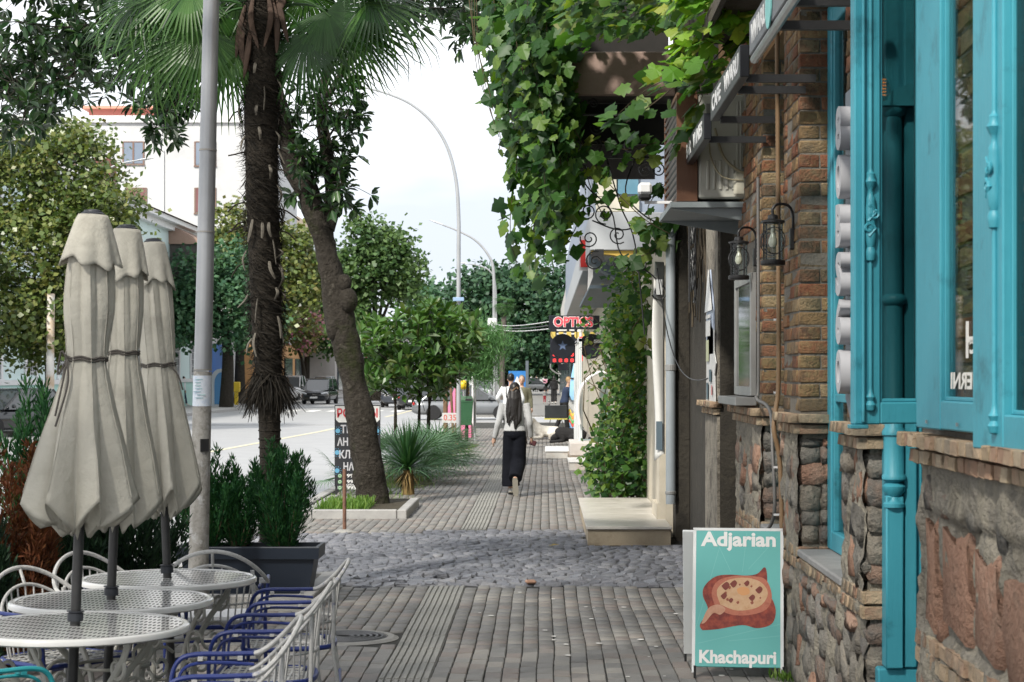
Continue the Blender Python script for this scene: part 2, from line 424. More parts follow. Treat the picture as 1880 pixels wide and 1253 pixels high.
# setts: irregular, slightly domed stones in rough rows across the pavement
sm_ = []
for i in range(8):
    v = BV.copy(); v[4:8, :2] += NR.normal(size=(4, 2))*.05; v[8:, :2] = v[4:8, :2]*.80+NR.normal(size=(4, 2))*.05; v[8:, 2] += .12+NR.normal(size=4)*.18; v[4:8, 2] = -.3
    sm_.append(simple_mesh('sett', v, BF, M_sett))
BVREST = (np.array([tuple(p.co) for p in sm_[0].vertices]), BF)
items = []
y = 15.5
while y < 21.4:
    d = R.uniform(.085, .125); x = KX+.02+R.random()*.1
    while x < FX-.02:
        w = R.uniform(.085, .15)
        yy = y+d/2+.035*math.sin(x*2.3+y)+.03*noise.noise(Vector((x*2, y*2, 1)))
        if cobble_edge_near(x+w/2)-.02 < yy < cobble_edge_far(x+w/2)+.06 and not (x > .35 and yy > 19.3) and not (x < -1.66 and yy < 15.75):
            A = Matrix.Rotation(R.gauss(0, .09), 3, 'Z') @ Matrix.Rotation(R.gauss(0, .09), 3, 'X') @ Matrix.Rotation(R.gauss(0, .07), 3, 'Y') @ Matrix.Diagonal((w-.006, d-.004, .045))
            items.append((Vector((x+w/2, yy, R.gauss(.0, .006))), [list(r) for r in A], yy if in_view(x, yy) else 1e6))
        x += w
    y += d
scatter_blocks('sett', items, M_sett, pavement, 300, sm_, 'sett_field')
# tactile tiles
v = []; f = []
def rib_tile():
    b = MB(); b.box((0, 0, -.02), (.292, .294, .03))
    for i in range(7): b.box((-.126+i*.042, 0, -.001), (.029, .288, .012), None, .003)
    me = bpy.data.meshes.new('tactile_tile'); me.from_pydata(b.v, [], b.f); me.materials.append(M_tact); me.update(); return me
tm = rib_tile(); y = 9.0; n_ = 0
while y < 62:
    if not (cobble_edge_near(-.8)-.2 < y < cobble_edge_far(-.8)-.1):
        o = link('tactile_tile', tm, pavement, (-.795+wob(-.8, y)*.6, y+.15, R.gauss(0, .0015))); o.rotation_euler = (R.gauss(0, .004), R.gauss(0, .005), R.gauss(0, .004))
    y += .3
# manhole cover, patch, litter
t = thing('manhole_cover', 'round iron manhole cover sunk in the paving beside the ribbed strip', 'manhole cover', (MH[0], MH[1], 0))
M_iron = mat('cast_iron', [(.07, .072, .075), (.11, .11, .115)], .5, 9, .4, 60, metal=.3)
MB().lathe([(.0, .002), (.27, .004), (.285, -.004)], n=40).build('lid', M_iron, t)
b = MB()
for r_ in (.06, .1, .14, .18, .22, .255): b.lathe([(r_-.012, .004), (r_-.008, .010), (r_+.006, .010), (r_+.012, .004)], n=40)
b.build('raised_rings', M_iron, t)
MB().lathe([(.29, -.01), (.29, .004), (.33, .005), (.36, -.008)], n=40).build('collar', mat('old_mortar', [(.2, .2, .19), (.32, .31, .29)], .9, 8, .5, 50), t)
tag(MB().box((-.115, 15.72, .02), (.085, .10, .03), Matrix.Rotation(.2, 3, 'Z'), .012).build('brick_chunk', mat('terracotta', [(.33, .18, .12), (.40, .25, .17)], .8, 20, .3)), 'broken orange brick chunk lying at the edge of the cobbles', 'brick')
b = MB()
for i in range(26):
    x = R.uniform(-.6, 1.2); y = R.uniform(10.7, 15.4); s_ = R.uniform(.008, .02); n_ = 6
    b.add([(x+s_*1.2*math.cos(2*PI*q/n_)*R.uniform(.7, 1.2), y+s_*1.6*math.sin(2*PI*q/n_)*R.uniform(.7, 1.2), .006) for q in range(n_)], [tuple(range(n_))])
tag(b.build('petal_litter', mat('petals', [(.55, .54, .52), (.7, .68, .64)], .8, 5)), 'pale petals and scraps littering the paving', 'litter', kind='stuff')
b = MB(); p = at(1016, 1008, 0) ; p = Vector((16*18.9/F, 18.9, .03))
b.add([p+Vector(q) for q in ((-.05, 0, 0), (0, -.03, .01), (.06, 0, .015), (0, .05, .02))], [(0, 1, 2, 3)])
tag(b.build('fallen_leaf', mat('brown_leaf', [(.25, .17, .05), (.3, .24, .08)], .8, 20)), 'single yellow-brown fallen leaf lying on the cobbles', 'leaf')
# ------------------------------------------------------------------ the cafe building along the right side
M_brick = mat('old_brick', [(.19, .135, .08), (.27, .105, .06), (.33, .235, .12), (.21, .09, .058), (.36, .27, .16), (.27, .175, .09), (.15, .12, .08), (.31, .145, .085)], .85, 26, .7, 70, tint=True, amount=.16, spec=.2, wear=((.085, .075, .06), 9, .50, .74), bdist=.03)
M_head = mat('worn_header_brick', [(.33, .25, .165), (.41, .31, .21), (.31, .19, .13), (.45, .36, .25), (.27, .22, .165)], .85, 22, .7, 60, tint=True, amount=.2, spec=.2, wear=((.15, .13, .10), 6, .5, .75))
M_mortar = mat('lime_mortar', [(.10, .09, .075), (.17, .155, .13), (.13, .115, .095)], .95, 14, .8, 45)
M_plast = mat('stained_plaster', [(.15, .135, .11), (.33, .30, .24), (.25, .23, .195), (.45, .40, .31)], .95, 5.5, 1.0, 22, contrast=.45, bdist=.05, spec=.15, wear=((.10, .09, .075), 3.6, .54, .72))
M_red = mat('red_tuff', [(.40, .23, .16), (.47, .30, .22), (.36, .21, .15), (.50, .35, .27)], .95, 16, 1.0, 26, tint=True, amount=.3, spec=.1, bdist=.06, wear=((.22, .17, .13), 5, .56, .74))
M_rub = mat('rubble_stone', [(.20, .19, .168), (.29, .27, .235), (.14, .133, .12), (.34, .30, .245), (.26, .25, .23), (.30, .20, .15), (.19, .18, .165)], .93, 14, 1.0, 24, tint=True, amount=.2, spec=.15, wear=((.09, .082, .07), 5, .55, .72), bdist=.06)
M_dark = mat('shaded_plaster', [(.016, .014, .012), (.042, .037, .029), (.027, .024, .02)], .95, 4.5, .8, 30, wear=((.10, .085, .06), 3, .6, .8))  # dark grey plaster, with the shade under the balcony put into its colour
M_teal = mat('teal_paint', [(.035, .245, .315), (.045, .285, .36), (.04, .265, .335)], .46, 3.5, .22, 1, spec=.5, wear=((.02, .15, .19), 5.5, .56, .72), streak=(60, 60, 4), bdist=.012)
M_teal_d = mat('dark_teal_paint', [(.012, .10, .12), (.018, .13, .15)], .4, 4, .05, 90)
M_glass = glass('window_glass')
M_glass_d = glass('dusky_glass', (.42, .47, .46), .02, .3)
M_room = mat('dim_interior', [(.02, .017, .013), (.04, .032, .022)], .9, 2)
M_slate = mat('sill_stone', [(.2, .2, .2), (.29, .285, .275)], .8, 8, .5, 60)
cafe = thing('cafe_building', 'old brick and rubble cafe building with turquoise window frames along the right pavement', 'building', (FX, 9, 0))
W = dict(parent=cafe, world=True)
# mortar backing of every pier; windows sit back at 1.55
MO = .007
b = MB()
PIERS = [(4.2, 7.10), (8.30, 8.86), (10.47, 11.19), (12.25, 13.80), (15.40, 16.60)]
for y0, y1 in PIERS[:4]:
    b.span((FX+MO, y0+MO, 1.42), (1.78, y1, 7.2))
b.build('wall', M_mortar, **W)
b = MB()
for y0, y1 in PIERS[:4]: b.span((FX+.02, y0+.02, -.02), (1.78, y1, 1.418))
for y0, y1 in [(8.86, 10.47), (11.19, 12.25)]: b.span((FX+.02, y0+.002, -.02), (1.78, y1+.018, .70))
b.build('base_wall', M_plast, **W)
b = MB()
b.span((FX+.02, 15.40, -.02), (1.9, 16.60, 7.2)); b.span((1.52, 16.602, -.02), (1.9, 20.3, 7.2))
b.span((1.372, 19.95, -.02), (1.515, 20.40, 7.2)); b.span((1.62, 13.802, -.02), (1.9, 15.398, 7.2))
b.build('end_wall', M_dark, **W)
b = MB(); b.span((FX-.004, 15.42, 0), (FX+.018, 16.58, 1.39)); b.span((FX+.002, 15.44, 1.52), (FX+.018, 16.56, 3.4)); b.build('peeling_plaster', mat('peeling_plaster', [(.10, .09, .075), (.30, .27, .22), (.17, .15, .125)], .95, 6, 1., 24, contrast=.5, bdist=.05, wear=((.06, .05, .042), 3, .5, .68)), **W)
b = MB()
for y0, y1 in [(7.10, 8.30), (8.86, 10.47), (11.19, 12.25), (13.80, 15.40)]: b.span((FX+.004, y0+.002, 3.75), (1.78, y1-.002, 7.2))
b.build('lintel_wall', mat('brick_upper', [(.22, .11, .05), (.3, .18, .08)], .9, 8, .6, 50), **W)
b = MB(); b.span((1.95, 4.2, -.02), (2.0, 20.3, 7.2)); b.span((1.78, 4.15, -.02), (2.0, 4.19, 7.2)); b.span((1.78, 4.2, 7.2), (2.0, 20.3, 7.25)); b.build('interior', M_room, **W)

# --- bricks
def brick_mesh(i, L=.228, h=.066, d=.10):
    b = MB(); b.box((0, 0, 0), (L, d, h), None, .004)
    me = bpy.data.meshes.new('brick'); v = [Vector(p) for p in b.v]
    v = [p+Vector((R.gauss(0, .0025), R.gauss(0, .0022), R.gauss(0, .0018))) for p in v]
    me.from_pydata([tuple(p) for p in v], [], b.f); me.materials.append(M_brick); me.update(); return me
BM = [brick_mesh(i) for i in range(7)]
HM = []
for m_ in BM[:5]:
    c = m_.copy(); c.materials.clear(); c.materials.append(M_head); HM.append(c)
def tri_base(me):
    me.calc_loop_triangles(); return np.array([tuple(v.co) for v in me.vertices]), np.array([tuple(t.vertices) for t in me.loop_triangles])
BRICKS = []       # (loc, matrix, rank, header?)
def face_x(y0, y1, z0, z1, X=FX, vis=True, top=99, hdr=False, L=.238, hh=.079, prot=0, rank0=0):
    """courses on a street-facing face"""
    n = max(1, round((z1-z0)/hh)); ch = (z1-z0)/n
    for r in range(n):
        y = y0; z = z0+ch*(r+.5); first = True
        while y < y1-.02:
            w = L*R.uniform(.93, 1.05)
            if first: w *= R.choice((.5, 1)) if (r % 2 == 0 or hdr) else 1; first = False
            if y1-(y+w) < .07: w = y1-y
            A = Matrix.Rotation(PI/2, 3, 'Z') @ Matrix.Rotation(R.gauss(0, .012), 3, 'Y') @ Matrix.Diagonal(((w-.012)/.228, 1, (ch-.012)/.066))
            x = X+.05-prot+R.gauss(0, .004)
            BRICKS.append((Vector((x, y+w/2, z)), A, (y+rank0) if vis and z < top else 1e6, hdr)); y += w
def face_y(Y, x0, x1, z0, z1, vis=True, L=.238, hdr=False, hh=.079, prot=0):
    n = max(1, round((z1-z0)/hh)); ch = (z1-z0)/n
    for r in range(n):
        x = x0; z = z0+ch*(r+.5); first = True
        while x < x1-.01:
            w = L*R.uniform(.95, 1.03)
            if first and r % 2: w *= .5
            first = False
            if x1-(x+w) < .05: w = x1-x
            A = Matrix.Rotation(R.gauss(0, .01), 3, 'Y') @ Matrix.Diagonal(((w-.010)/.228, 1, (ch-.012)/.066))
            BRICKS.append((Vector((x+w/2, Y+.05-prot+R.gauss(0, .003), z)), A, Y if vis else 1e6, hdr)); x += w
face_x(4.3, 7.09, 1.52, 3.75, top=3.1, rank0=2)
face_x(8.32, 8.85, 1.52, 3.75, top=3.5); face_y(8.31, FX+.004, 1.77, 1.52, 3.75)
face_x(10.575, 11.18, 1.52, 4.2, top=3.85); face_y(10.47, FX-.003, 1.66, 1.52, 4.2)
face_x(12.355, 12.60, 1.60, 4.3, top=3.0); face_y(12.25, FX-.003, 1.66, 1.52, 4.3)
face_x(12.60, 13.79, 2.62, 4.3, vis=False); face_x(12.60, 13.79, 1.50, 1.58)
# two stepped header courses of the ledge, and the band at sill height
for y0, y1 in [(4.3, 7.16), (8.22, 8.88), (10.39, 11.2), (12.18, 13.85)]:
    face_x(y0, y1, 1.455, 1.515, L=.105, hh=.06, hdr=True, prot=.075, vis=True)
    face_x(y0+.03, y1-.03, 1.395, 1.455, L=.105, hh=.06, hdr=True, prot=.045)
for Y, x1 in [(8.30, 1.62), (10.47, 1.58), (12.25, 1.58)]:
    face_y(Y, FX-.02, x1, 1.455, 1.515, hdr=True, hh=.06, prot=.08); face_y(Y, FX-.01, x1, 1.395, 1.455, hdr=True, hh=.06, prot=.05)
for y0, y1 in [(4.3, 7.12), (8.28, 8.90), (10.45, 11.2), (12.2, 13.8)]:
    face_x(y0, y1, .655, .785, L=.115, hh=.065, hdr=True, prot=.02)
for y0, y1 in [(8.91, 10.44), (11.2, 12.2)]: face_x(y0, y1, .665, .73, L=.11, hh=.065, hdr=True, prot=.015)
face_x(15.36, 16.66, 1.455, 1.515, L=.105, hh=.06, hdr=True, prot=.07); face_x(15.4, 16.62, 1.395, 1.455, L=.105, hh=.06, hdr=True, prot=.04)
for Y in (8.30, 10.47, 12.25): face_y(Y, FX-.012, 1.6, .655, .785, hdr=True, hh=.065, prot=.02)
BRICKS.sort(key=lambda q: q[2])
def rel(p): return p-cafe.location
for q in BRICKS[:300]:
    o = link('brick', R.choice(HM if q[3] else BM), cafe); o.matrix_local = Matrix.Translation(rel(q[0])) @ q[1].to_4x4()
for hd, mm, nm in ((False, M_brick, 'brickwork'), (True, M_head, 'ledge_brickwork')):
    rest = [q for q in BRICKS[300:] if q[3] == hd]; bv, bf = tri_base(BM[0])
    if rest: many(nm, bv, bf, [[list(r) for r in q[1]] for q in rest], [q[0] for q in rest], NR.random(len(rest)), mm, cafe, True, 'stuff')

# --- stones
def rock(i, flat=.7, jit=.09):
    bm = bmesh.new(); bmesh.ops.create_cube(bm, size=1); bmesh.ops.subdivide_edges(bm, edges=bm.edges[:], cuts=1, use_grid_fill=True)
    for v in bm.verts:
        p = v.co*2; n_ = p.normalized()*1.18; v.co = p.lerp(n_, flat)*.5
        v.co += Vector((R.gauss(0, jit*.5), R.gauss(0, jit*.5), R.gauss(0, jit*.5)))
    me = bpy.data.meshes.new('stone'); bm.to_mesh(me); bm.free(); me.polygons.foreach_set('use_smooth', [True]*len(me.polygons)); me.materials.append(M_rub); return me
RK = [rock(i, .36, .10) for i in range(8)]
RK_red = []
for i in range(5):
    m_ = rock(i, .22, .085); m_.materials.clear(); m_.materials.append(M_red); RK_red.append(m_)
def stone(p, sz, me, rz=0., rx=0.):
    o = link('stone', me, cafe); o.location = rel(Vector(p)); o.scale = sz; o.rotation_euler = (rx, 0, rz); return o
nst = 0
# big red blocks and pale plaster of the nearest pier
for yc, w, z0, z1 in [(6.88, .20, .80, 1.22), (6.47, .44, .83, 1.205), (6.02, .36, .82, 1.17), (5.58, .38, .80, 1.13), (5.15, .4, .8, 1.16)]:
    stone((FX+.050, yc, (z0+z1)/2), (.13, w*.97, z1-z0), R.choice(RK_red), R.gauss(0, .04), R.gauss(0, .05)); nst += 1
for yc, zc, w, h in [(6.70, 1.255, .14, .09), (6.25, 1.25, .16, .08), (5.82, 1.24, .15, .13), (5.4, 1.22, .16, .12), (6.95, 1.29, .1, .12), (6.75, .82, .1, .08)]:
    stone((FX+.035, yc, zc), (.09, w, h), R.choice(RK_red+RK), 0, R.gauss(0, .2)); nst += 1
for (y0, y1, z0, z1, red, sx) in [(4.4, 7.08, .0, .64, .10, 1), (8.32, 10.44, 0, .64, .10, 1), (10.46, 12.3, 0, .64, .10, 1), (12.3, 13.8, 0, .64, .1, 1),
                            (8.33, 8.84, .80, 1.38, .4, 1), (10.5, 11.17, .80, 1.38, .15, 1), (12.3, 13.75, .80, 1.38, .35, 1)]:
    z = z0+.02
    while z < z1-.05:
        h = min(R.uniform(.10, .19), z1-z); y = y0
        while y < y1-.03:
            w = min(R.uniform(.11, .27), y1-y+.04); me = R.choice(RK_red) if R.random() < red else R.choice(RK)
            if R.random() < (.86 if z0 < .5 else .72) and nst < 285 and y < 13.6: stone((FX+.052+R.gauss(0, .010), y+w/2, z+h/2), (.13, w*1.02, h*1.04), me, R.gauss(0, .05), R.gauss(0, .25)); nst += 1
            y += w
        z += h
for Y, x1 in [(8.30, 1.60), (10.47, 1.57), (12.25, 1.57)]:        # camera-facing returns
    for (z0, z1) in [(.02, .64), (.80, 1.38)]:
        z = z0
        while z < z1-.04:
            h = min(R.uniform(.09, .15), z1-z); x = FX+.01
            while x < x1-.02:
                w = min(R.uniform(.10, .2), x1-x)
                stone((x+w/2, Y+.05, z+h/2), (w*1.03, .11, h*1.03), R.choice(RK+RK_red[:1]), 0, R.gauss(0, .1)); nst += 1; x += w
            z += h
# sills
for y0, y1 in [(8.90, 10.42), (11.21, 12.21)]:
    MB().span((FX-.02, y0, .732), (1.60, y1, .772), .008).build('sill', M_slate, **W)

# rough render between the stones
v = []; ny, nz = 480, 64; Y0, Y1, Z0, Z1 = 4.3, 13.82, -.02, 1.42
for i in range(ny+1):
    y = Y0+(Y1-Y0)*i/ny
    for j in range(nz+1):
        z = Z0+(Z1-Z0)*j/nz; q = Vector((y*4.1, z*4.1, 2)); d = .028*noise.noise(q)+.020*noise.noise(q*2.7)+.013*noise.noise(q*7)+.006*noise.noise(q*15)
        v.append((FX-.010+(.022 if y < 7.05 and .8 < z < 1.24 else (.010 if z < .66 else 0))+d*(1.0 if z < .66 else .8), y, z))
def solid_at(y, z):
    if any(a-.001 <= y <= c+.001 for a, c in PIERS[:4]): return True
    return z < .69 and not (7.09 < y < 8.31)
f = [(i*(nz+1)+j, i*(nz+1)+j+1, (i+1)*(nz+1)+j+1, (i+1)*(nz+1)+j) for i in range(ny) for j in range(nz) if solid_at(Y0+(Y1-Y0)*(i+.5)/ny, Z0+(Z1-Z0)*(j+.5)/nz)]
MB().add(v, f).build('rough_render', M_plast, smooth=True, angle=180, **W)
# --- windows set back between the piers
def window(y0, y1, z0, z1, X=1.55, st=.13, rails=(1.6, 2.5)):
    f = MB()
    f.span((X, y0, z0), (X+.07, y0+st, z1), .006); f.span((X, y1-st, z0), (X+.07, y1, z1), .006)
    f.span((X+.002, y0+st, z0), (X+.068, y1-st, z0+st*.8), .006); f.span((X+.002, y0+st, z1-st), (X+.068, y1-st, z1), .006)
    f.span((X+.012, y1-st-.045, z0+st*.8), (X+.05, y1-st-.001, z1-st), .004); f.span((X+.012, (y0+y1)/2-.03, z0+st*.8), (X+.06, (y0+y1)/2+.03, z1-st), .004)
    for z in rails: f.span((X+.016, y0+st, z-.022), (X+.052, y1-st-.05, z+.022), .004)
    w = f.build('window_frame', M_teal, **W)
    g = MB(); g.span((X+.034, y0+st, z0+st*.8), (X+.038, y1-st, z1-st)); o = g.build('pane', M_glass, None); o.data.transform(Matrix.Translation(-cafe.location)); o.parent = w
    return w
window(8.87, 10.455, .775, 3.74); window(11.2, 12.24, .775, 3.74)
# doorway: turned post, jamb boards, cornice cap, door leaf inside
t0 = 8.20
b = MB()
b.span((1.435, t0, 0), (1.70, t0+.085, .46), .008)                                   # plinth
b.span((1.465, t0+.015, .462), (1.70, t0+.085, 3.74), .006)
b.span((1.545, t0-.012, .464), (1.600, t0+.012, 3.74), .006); b.span((1.612, t0-.006, .464), (1.622, t0+.012, 3.74), .003); b.span((1.64, t0-.014, .464), (1.66, t0+.012, 3.74), .004)
b.build('door_jamb', M_teal, **W)
b = MB(); px_ = 1.500; py_ = t0-.012
prof = [(.040, .47), (.040, 1.15), (.046, 1.155), (.046, 1.17), (.030, 1.185), (.026, 1.20), (.048, 1.225), (.050, 1.245), (.030, 1.262), (.052, 1.275), (.052, 1.29), (.044, 1.30), (.044, 1.46), (.052, 1.465), (.052, 1.48), (.040, 1.50), (.038, 2.02), (.050, 2.03), (.054, 2.045), (.050, 2.06), (.037, 2.07), (.035, 2.83), (.052, 2.845), (.056, 2.87)]
b.lathe([q for q in prof if q[1] > 1.15], (px_, py_, 0), 18); b.span((1.462, t0-.035, .463), (1.538, t0+.012, 1.205), .006); b.build('turned_post', M_teal, smooth=True, **W)
b = MB(); b.prism([(-.09, 0), (.10, 0), (.10, .10), (.03, .085), (-.075, .035)], (px_, py_+.06, 2.872), (1, 0, 0), (0, 0, 1), .12); b.build('post_cap', M_teal, **W)
b = MB(); b.span((1.76, 7.1, 0), (1.80, 8.28, 2.6)); b.span((1.74, 7.12, 2.62), (1.80, 8.26, 2.70)); b.span((1.755, 7.2, .2), (1.7595, 8.2, .9)); d_ = b.build('door', M_teal_d, **W)
b = MB(); b.ball((1.72, 8.1, 1.05), .03); o = b.build('handle', mat('brass', (.5, .36, .14), .35, metal=1), None); o.data.transform(Matrix.Translation(-cafe.location)); o.parent = d_
# --- open casements
def casement(name, a, c, z0, z1, st=(.13, .13), rail=(.11, .12), th=.05, ornament=(), flip=1, sash=True):
    """a, c: xy of the two lower ends; ornament: offsets along the leaf that carry a turned rod"""
    a = Vector((*a, 0)); c = Vector((*c, 0)); L = (c-a).length; u = (c-a)/L; n = Vector((u.y, -u.x, 0))*flip      # n faces the camera
    rot = Matrix((u, -n, Vector((0, 0, 1)))).transposed()
    def bx(m_, s0, s1, q0, q1, d0, d1, bev=.005):
        p = a+u*(s0+s1)/2+n*(d0+d1)/2+Vector((0, 0, (q0+q1)/2)); m_.box(p, (abs(s1-s0), abs(d1-d0), abs(q1-q0)), rot, bev)
    f = MB()
    bx(f, 0, st[0], z0, z1, -th/2, th/2); bx(f, L-st[1], L, z0, z1, -th/2, th/2)
    bx(f, st[0], L-st[1], z0+.002, z0+rail[0], -th/2+.002, th/2-.002); bx(f, st[0], L-st[1], z1-rail[1], z1-.002, -th/2+.002, th/2-.002)
    if sash:
        for s in (st[0], L-st[1]-.012): bx(f, s, s+.012, z0+rail[0], z1-rail[1], -.018, .012, .003)
        bx(f, st[0]+.012, L-st[1]-.012, z0+rail[0], z0+rail[0]+.014, -.018, .011, .003)
    w = f.build(name, M_teal, **W)
    g = MB(); bx(g, st[0], L-st[1], z0+rail[0], z1-rail[1], -.004, .0, 0); o = g.build('pane', M_glass_d if ornament else M_glass, None); o.data.transform(Matrix.Translation(-cafe.location)); o.parent = w
    for s in ornament:
        m_ = MB(); p = a+u*s+n*(th/2+.004)
        zz = 2.31
        prof = [(.006, z0+.05), (.016, z0+.055), (.022, z0+.075), (.013, z0+.09), (.020, z0+.105), (.011, z0+.12), (.0085, z0+.14), (.0085, zz-.155), (.018, zz-.15), (.022, zz-.13), (.022, zz-.115), (.015, zz-.10), (.020, zz-.085), (.024, zz-.05), (.020, zz), (.025, zz+.04), (.019, zz+.075), (.020, zz+.085), (.012, zz+.10), (.010, zz+.12), (.017, zz+.13), (.026, zz+.15), (.017, zz+.165), (.019, zz+.18), (.010, zz+.19), (.0085, zz+.2), (.0085, z1-.05)]
        m_.lathe(prof, p, 12)
        for q in range(2):      # carved curls on the ornament
            m_.tube([p+n*.02+u*(.012*(1 if q else -1)+x)+Vector((0, 0, zz+dz)) for x, dz in [(x_.x, x_.y) for x_ in spiral((0, .028*(1 if q else -1), 0), (1, 0, 0), (0, 1, 0), .022, 1.3, 12, q*PI)]], .006, 5)
        m_.tube([p+u*0+n*0+Vector((0, 0, zz))+u*x+n*.018+Vector((0, 0, z)) for x, z in ((-.012, -.06), (.014, -.03), (-.014, 0), (.014, .03), (-.01, .06))], .008, 5)
        o = m_.build('turned_rod', M_teal, None, smooth=True); o.data.transform(Matrix.Translation(-cafe.location)); o.parent = w
    return w, a, u, n
w1 = casement('casement', (1.178, 7.30), (1.50, 7.36), 1.533, 3.75, st=(.105, .06), rail=(.085, .12), ornament=(.062,))
w1b = MB(); w1b.box((1.215, 7.275, 2.64), (.012, .03, 2.2), None, .004); w1b.box((1.20, 7.30, 1.525), (.07, .075, .016), None, .003)
o = w1b.build('moulding', M_teal, None); o.data.transform(Matrix.Translation(-cafe.location)); o.parent = w1[0]
w2 = casement('casement', (1.352, 6.80), (1.392, 5.93), 1.535, 3.8, st=(.335, .02), rail=(.10, .1), th=.055)
w2b = MB()
for q in range(2): w2b.box((1.325+.02*q, 6.62-.4*q, 1.56), (.006, .012, .012))
o = w2b.build('screw', mat('steel', (.4, .4, .4), .4, metal=1), None); o.data.transform(Matrix.Translation(-cafe.location)); o.parent = w2[0]
w3 = casement('casement', (1.362, 5.905), (1.405, 5.30), 1.495, 3.8, st=(.30, .1), th=.075, ornament=(.235,))
# mirrored gold-white lettering on the inside of the middle casement's pane
M_gilt = mat('sign_white', (.75, .72, .66), .6)
wr, a_, u_, n_ = w2
def on_leaf(s, z, d): return a_+u_*s+n_*d+Vector((0, 0, z))-cafe.location
for tx, sz, s, z, wd in (('SHERNI', .075, .60, 1.70, .42), ('H', .17, .66, 1.83, .16), ('c', .09, .66, 1.82, .07)):
    text('pane_lettering', tx, sz, M_gilt, wr, mat4(on_leaf(s, z, .004), -u_, (0, 0, 1)), .002, .0006, wd)
# filament lamp glimpsed through the glass
lf = thing('hanging_lamp', 'small glowing filament lamp hanging inside the doorway', 'lamp', (1.42, 8.02, 2.93))
MB().tube([(.016*math.cos(a*.9), .016*math.sin(a*.9), -.03+a*.0019) for a in range(0, 36)], .0025, 4).build('filament', mat('hot_wire', (1, .30, .08), .5, emit=1.2), lf)
MB().tube([(0, 0, .045), (0, 0, .9)], .003, 5).build('cord', mat('black_plastic', (.012, .012, .013), .45), lf)
b = MB(); b.lathe([(.010, .06), (.014, .045), (.034, .01), (.036, -.02), (.02, -.05), (.004, -.055)], n=12); b.build('bulb', M_glass, lf, smooth=True)
# ------------------------------------------------------------------ things on and by the cafe wall
M_black = mat('black_metal', [(.010, .010, .011), (.018, .018, .019)], .45, 8, .1, 60, spec=.5)
M_white_p = mat('white_plastic', [(.62, .62, .63), (.70, .70, .70)], .4, 4)
M_grey_p = mat('grey_panel', [(.10, .115, .14), (.16, .18, .21)], .45, 6, wear=((.3, .3, .3), 9, .62, .66))
M_lett = mat('lettering_white', (.70, .70, .69), .5)
M_chan = mat('channel_grey', (.44, .44, .46), .45)
# vertical sign with raised letters
t = thing('letter_sign', 'narrow grey vertical sign with raised white rounded letters on the brick pier', 'sign', (1.388, 8.58, 1.52))
b = MB(); b.span((-.003, -.20, .10), (.010, .20, 1.5)); b.prism([(-.20, .10), (-.02, -.03), (.02, -.03), (.20, .10)], (.010, 0, 0), (0, 1, 0), (0, 0, 1), -.013); b.build('backboard', M_grey_p, t)
for ch, z in zip('8OBS6O', (2.83, 2.61, 2.39, 2.17, 1.95, 1.727)):
    o = text('raised_letter', ch, .25, M_chan, t, mat4(Vector((-.032, .06, z-1.52)), (0, -1, 0), (0, 0, 1)), .012, .026, .16)
# projecting panel sign
M_navy = mat('sign_black', [(.010, .011, .014), (.014, .015, .019)], .35, 4)
t = thing('panel_sign', 'row of narrow black hanging panels with white capitals reading CAFE VIVARU', 'sign', (1.03, 10.5, 3.26))
def panel(y0, y1, dz, mtl, words, col=M_lett):
    p = MB().span((-.025, y0-10.5, dz), (.025, y1-10.5, dz+.165), .004).build('panel', mtl, t)
    for wd, f0, f1 in words:
        a = y1+(y0-y1)*f0; c = y1+(y0-y1)*f1
        text('lettering', wd, .13, col, p, mat4(Vector((-.0262, (a+c)/2-10.5, dz+.082)), (0, -1, 0), (0, 0, 1)), .004, .001, abs(c-a))
    return p
panel(12.05, 13.60, -.045, M_navy, [('BAR', .05, .32), ('WINES', .45, .92)])
panel(9.82, 11.55, .0, M_navy, [('CAFE', .06, .38), ('VIVARU', .50, .96)])
p = panel(7.4, 9.36, .03, mat('sign_grey', [(.10, .105, .12), (.16, .165, .18)], .4, 6), [('VIVARU', .04, .36), ('CAFE', .66, .9)])
b = MB(); b.lathe([(.0, -.003), (.105, -.003), (.105, .003), (.0, .003)], (-.030, -1.98, .115), 20, 'x'); b.build('logo_disc', mat('logo_teal', (.22, .55, .53), .5), p)
b = MB(); b.tube([(-.0, -3.1, .012), (-.0, -1.14, .012)], .022, 8); b.build('edge_tube', mat('brushed_aluminium', [(.5, .5, .52), (.62, .62, .63)], .3, 12, metal=.9), t, smooth=True)
for y, dz in ((12.2, -.02), (10.35, .02), (9.95, .02), (11.4, .0), (8.55, .04), (8.05, .05)): MB().span((.02, y-10.5-.018, dz-.03), (.385, y-10.5+.018, dz+.01)).build('wall_bracket', M_black, t)
# board canopy added to block skylight over the sign, hidden by the creeper
t = thing('shade_canopy', 'dark weathered board canopy added under the creeper to keep skylight off the panel sign', 'canopy', (1.22, 11.2, 4.0))
M_bd = mat('weathered_board', [(.05, .04, .032), (.09, .075, .06)], .9, 9, .5, 40)
for i in range(7): MB().box((0, -2.2+i*.66, .04+R.gauss(0, .006)), (.35, .645, .03), None, .004).build('board', M_bd, t)
MB().span((-.175, -2.55, -.05), (-.14, 2.2, .022)).build('edge_beam', M_bd, t)
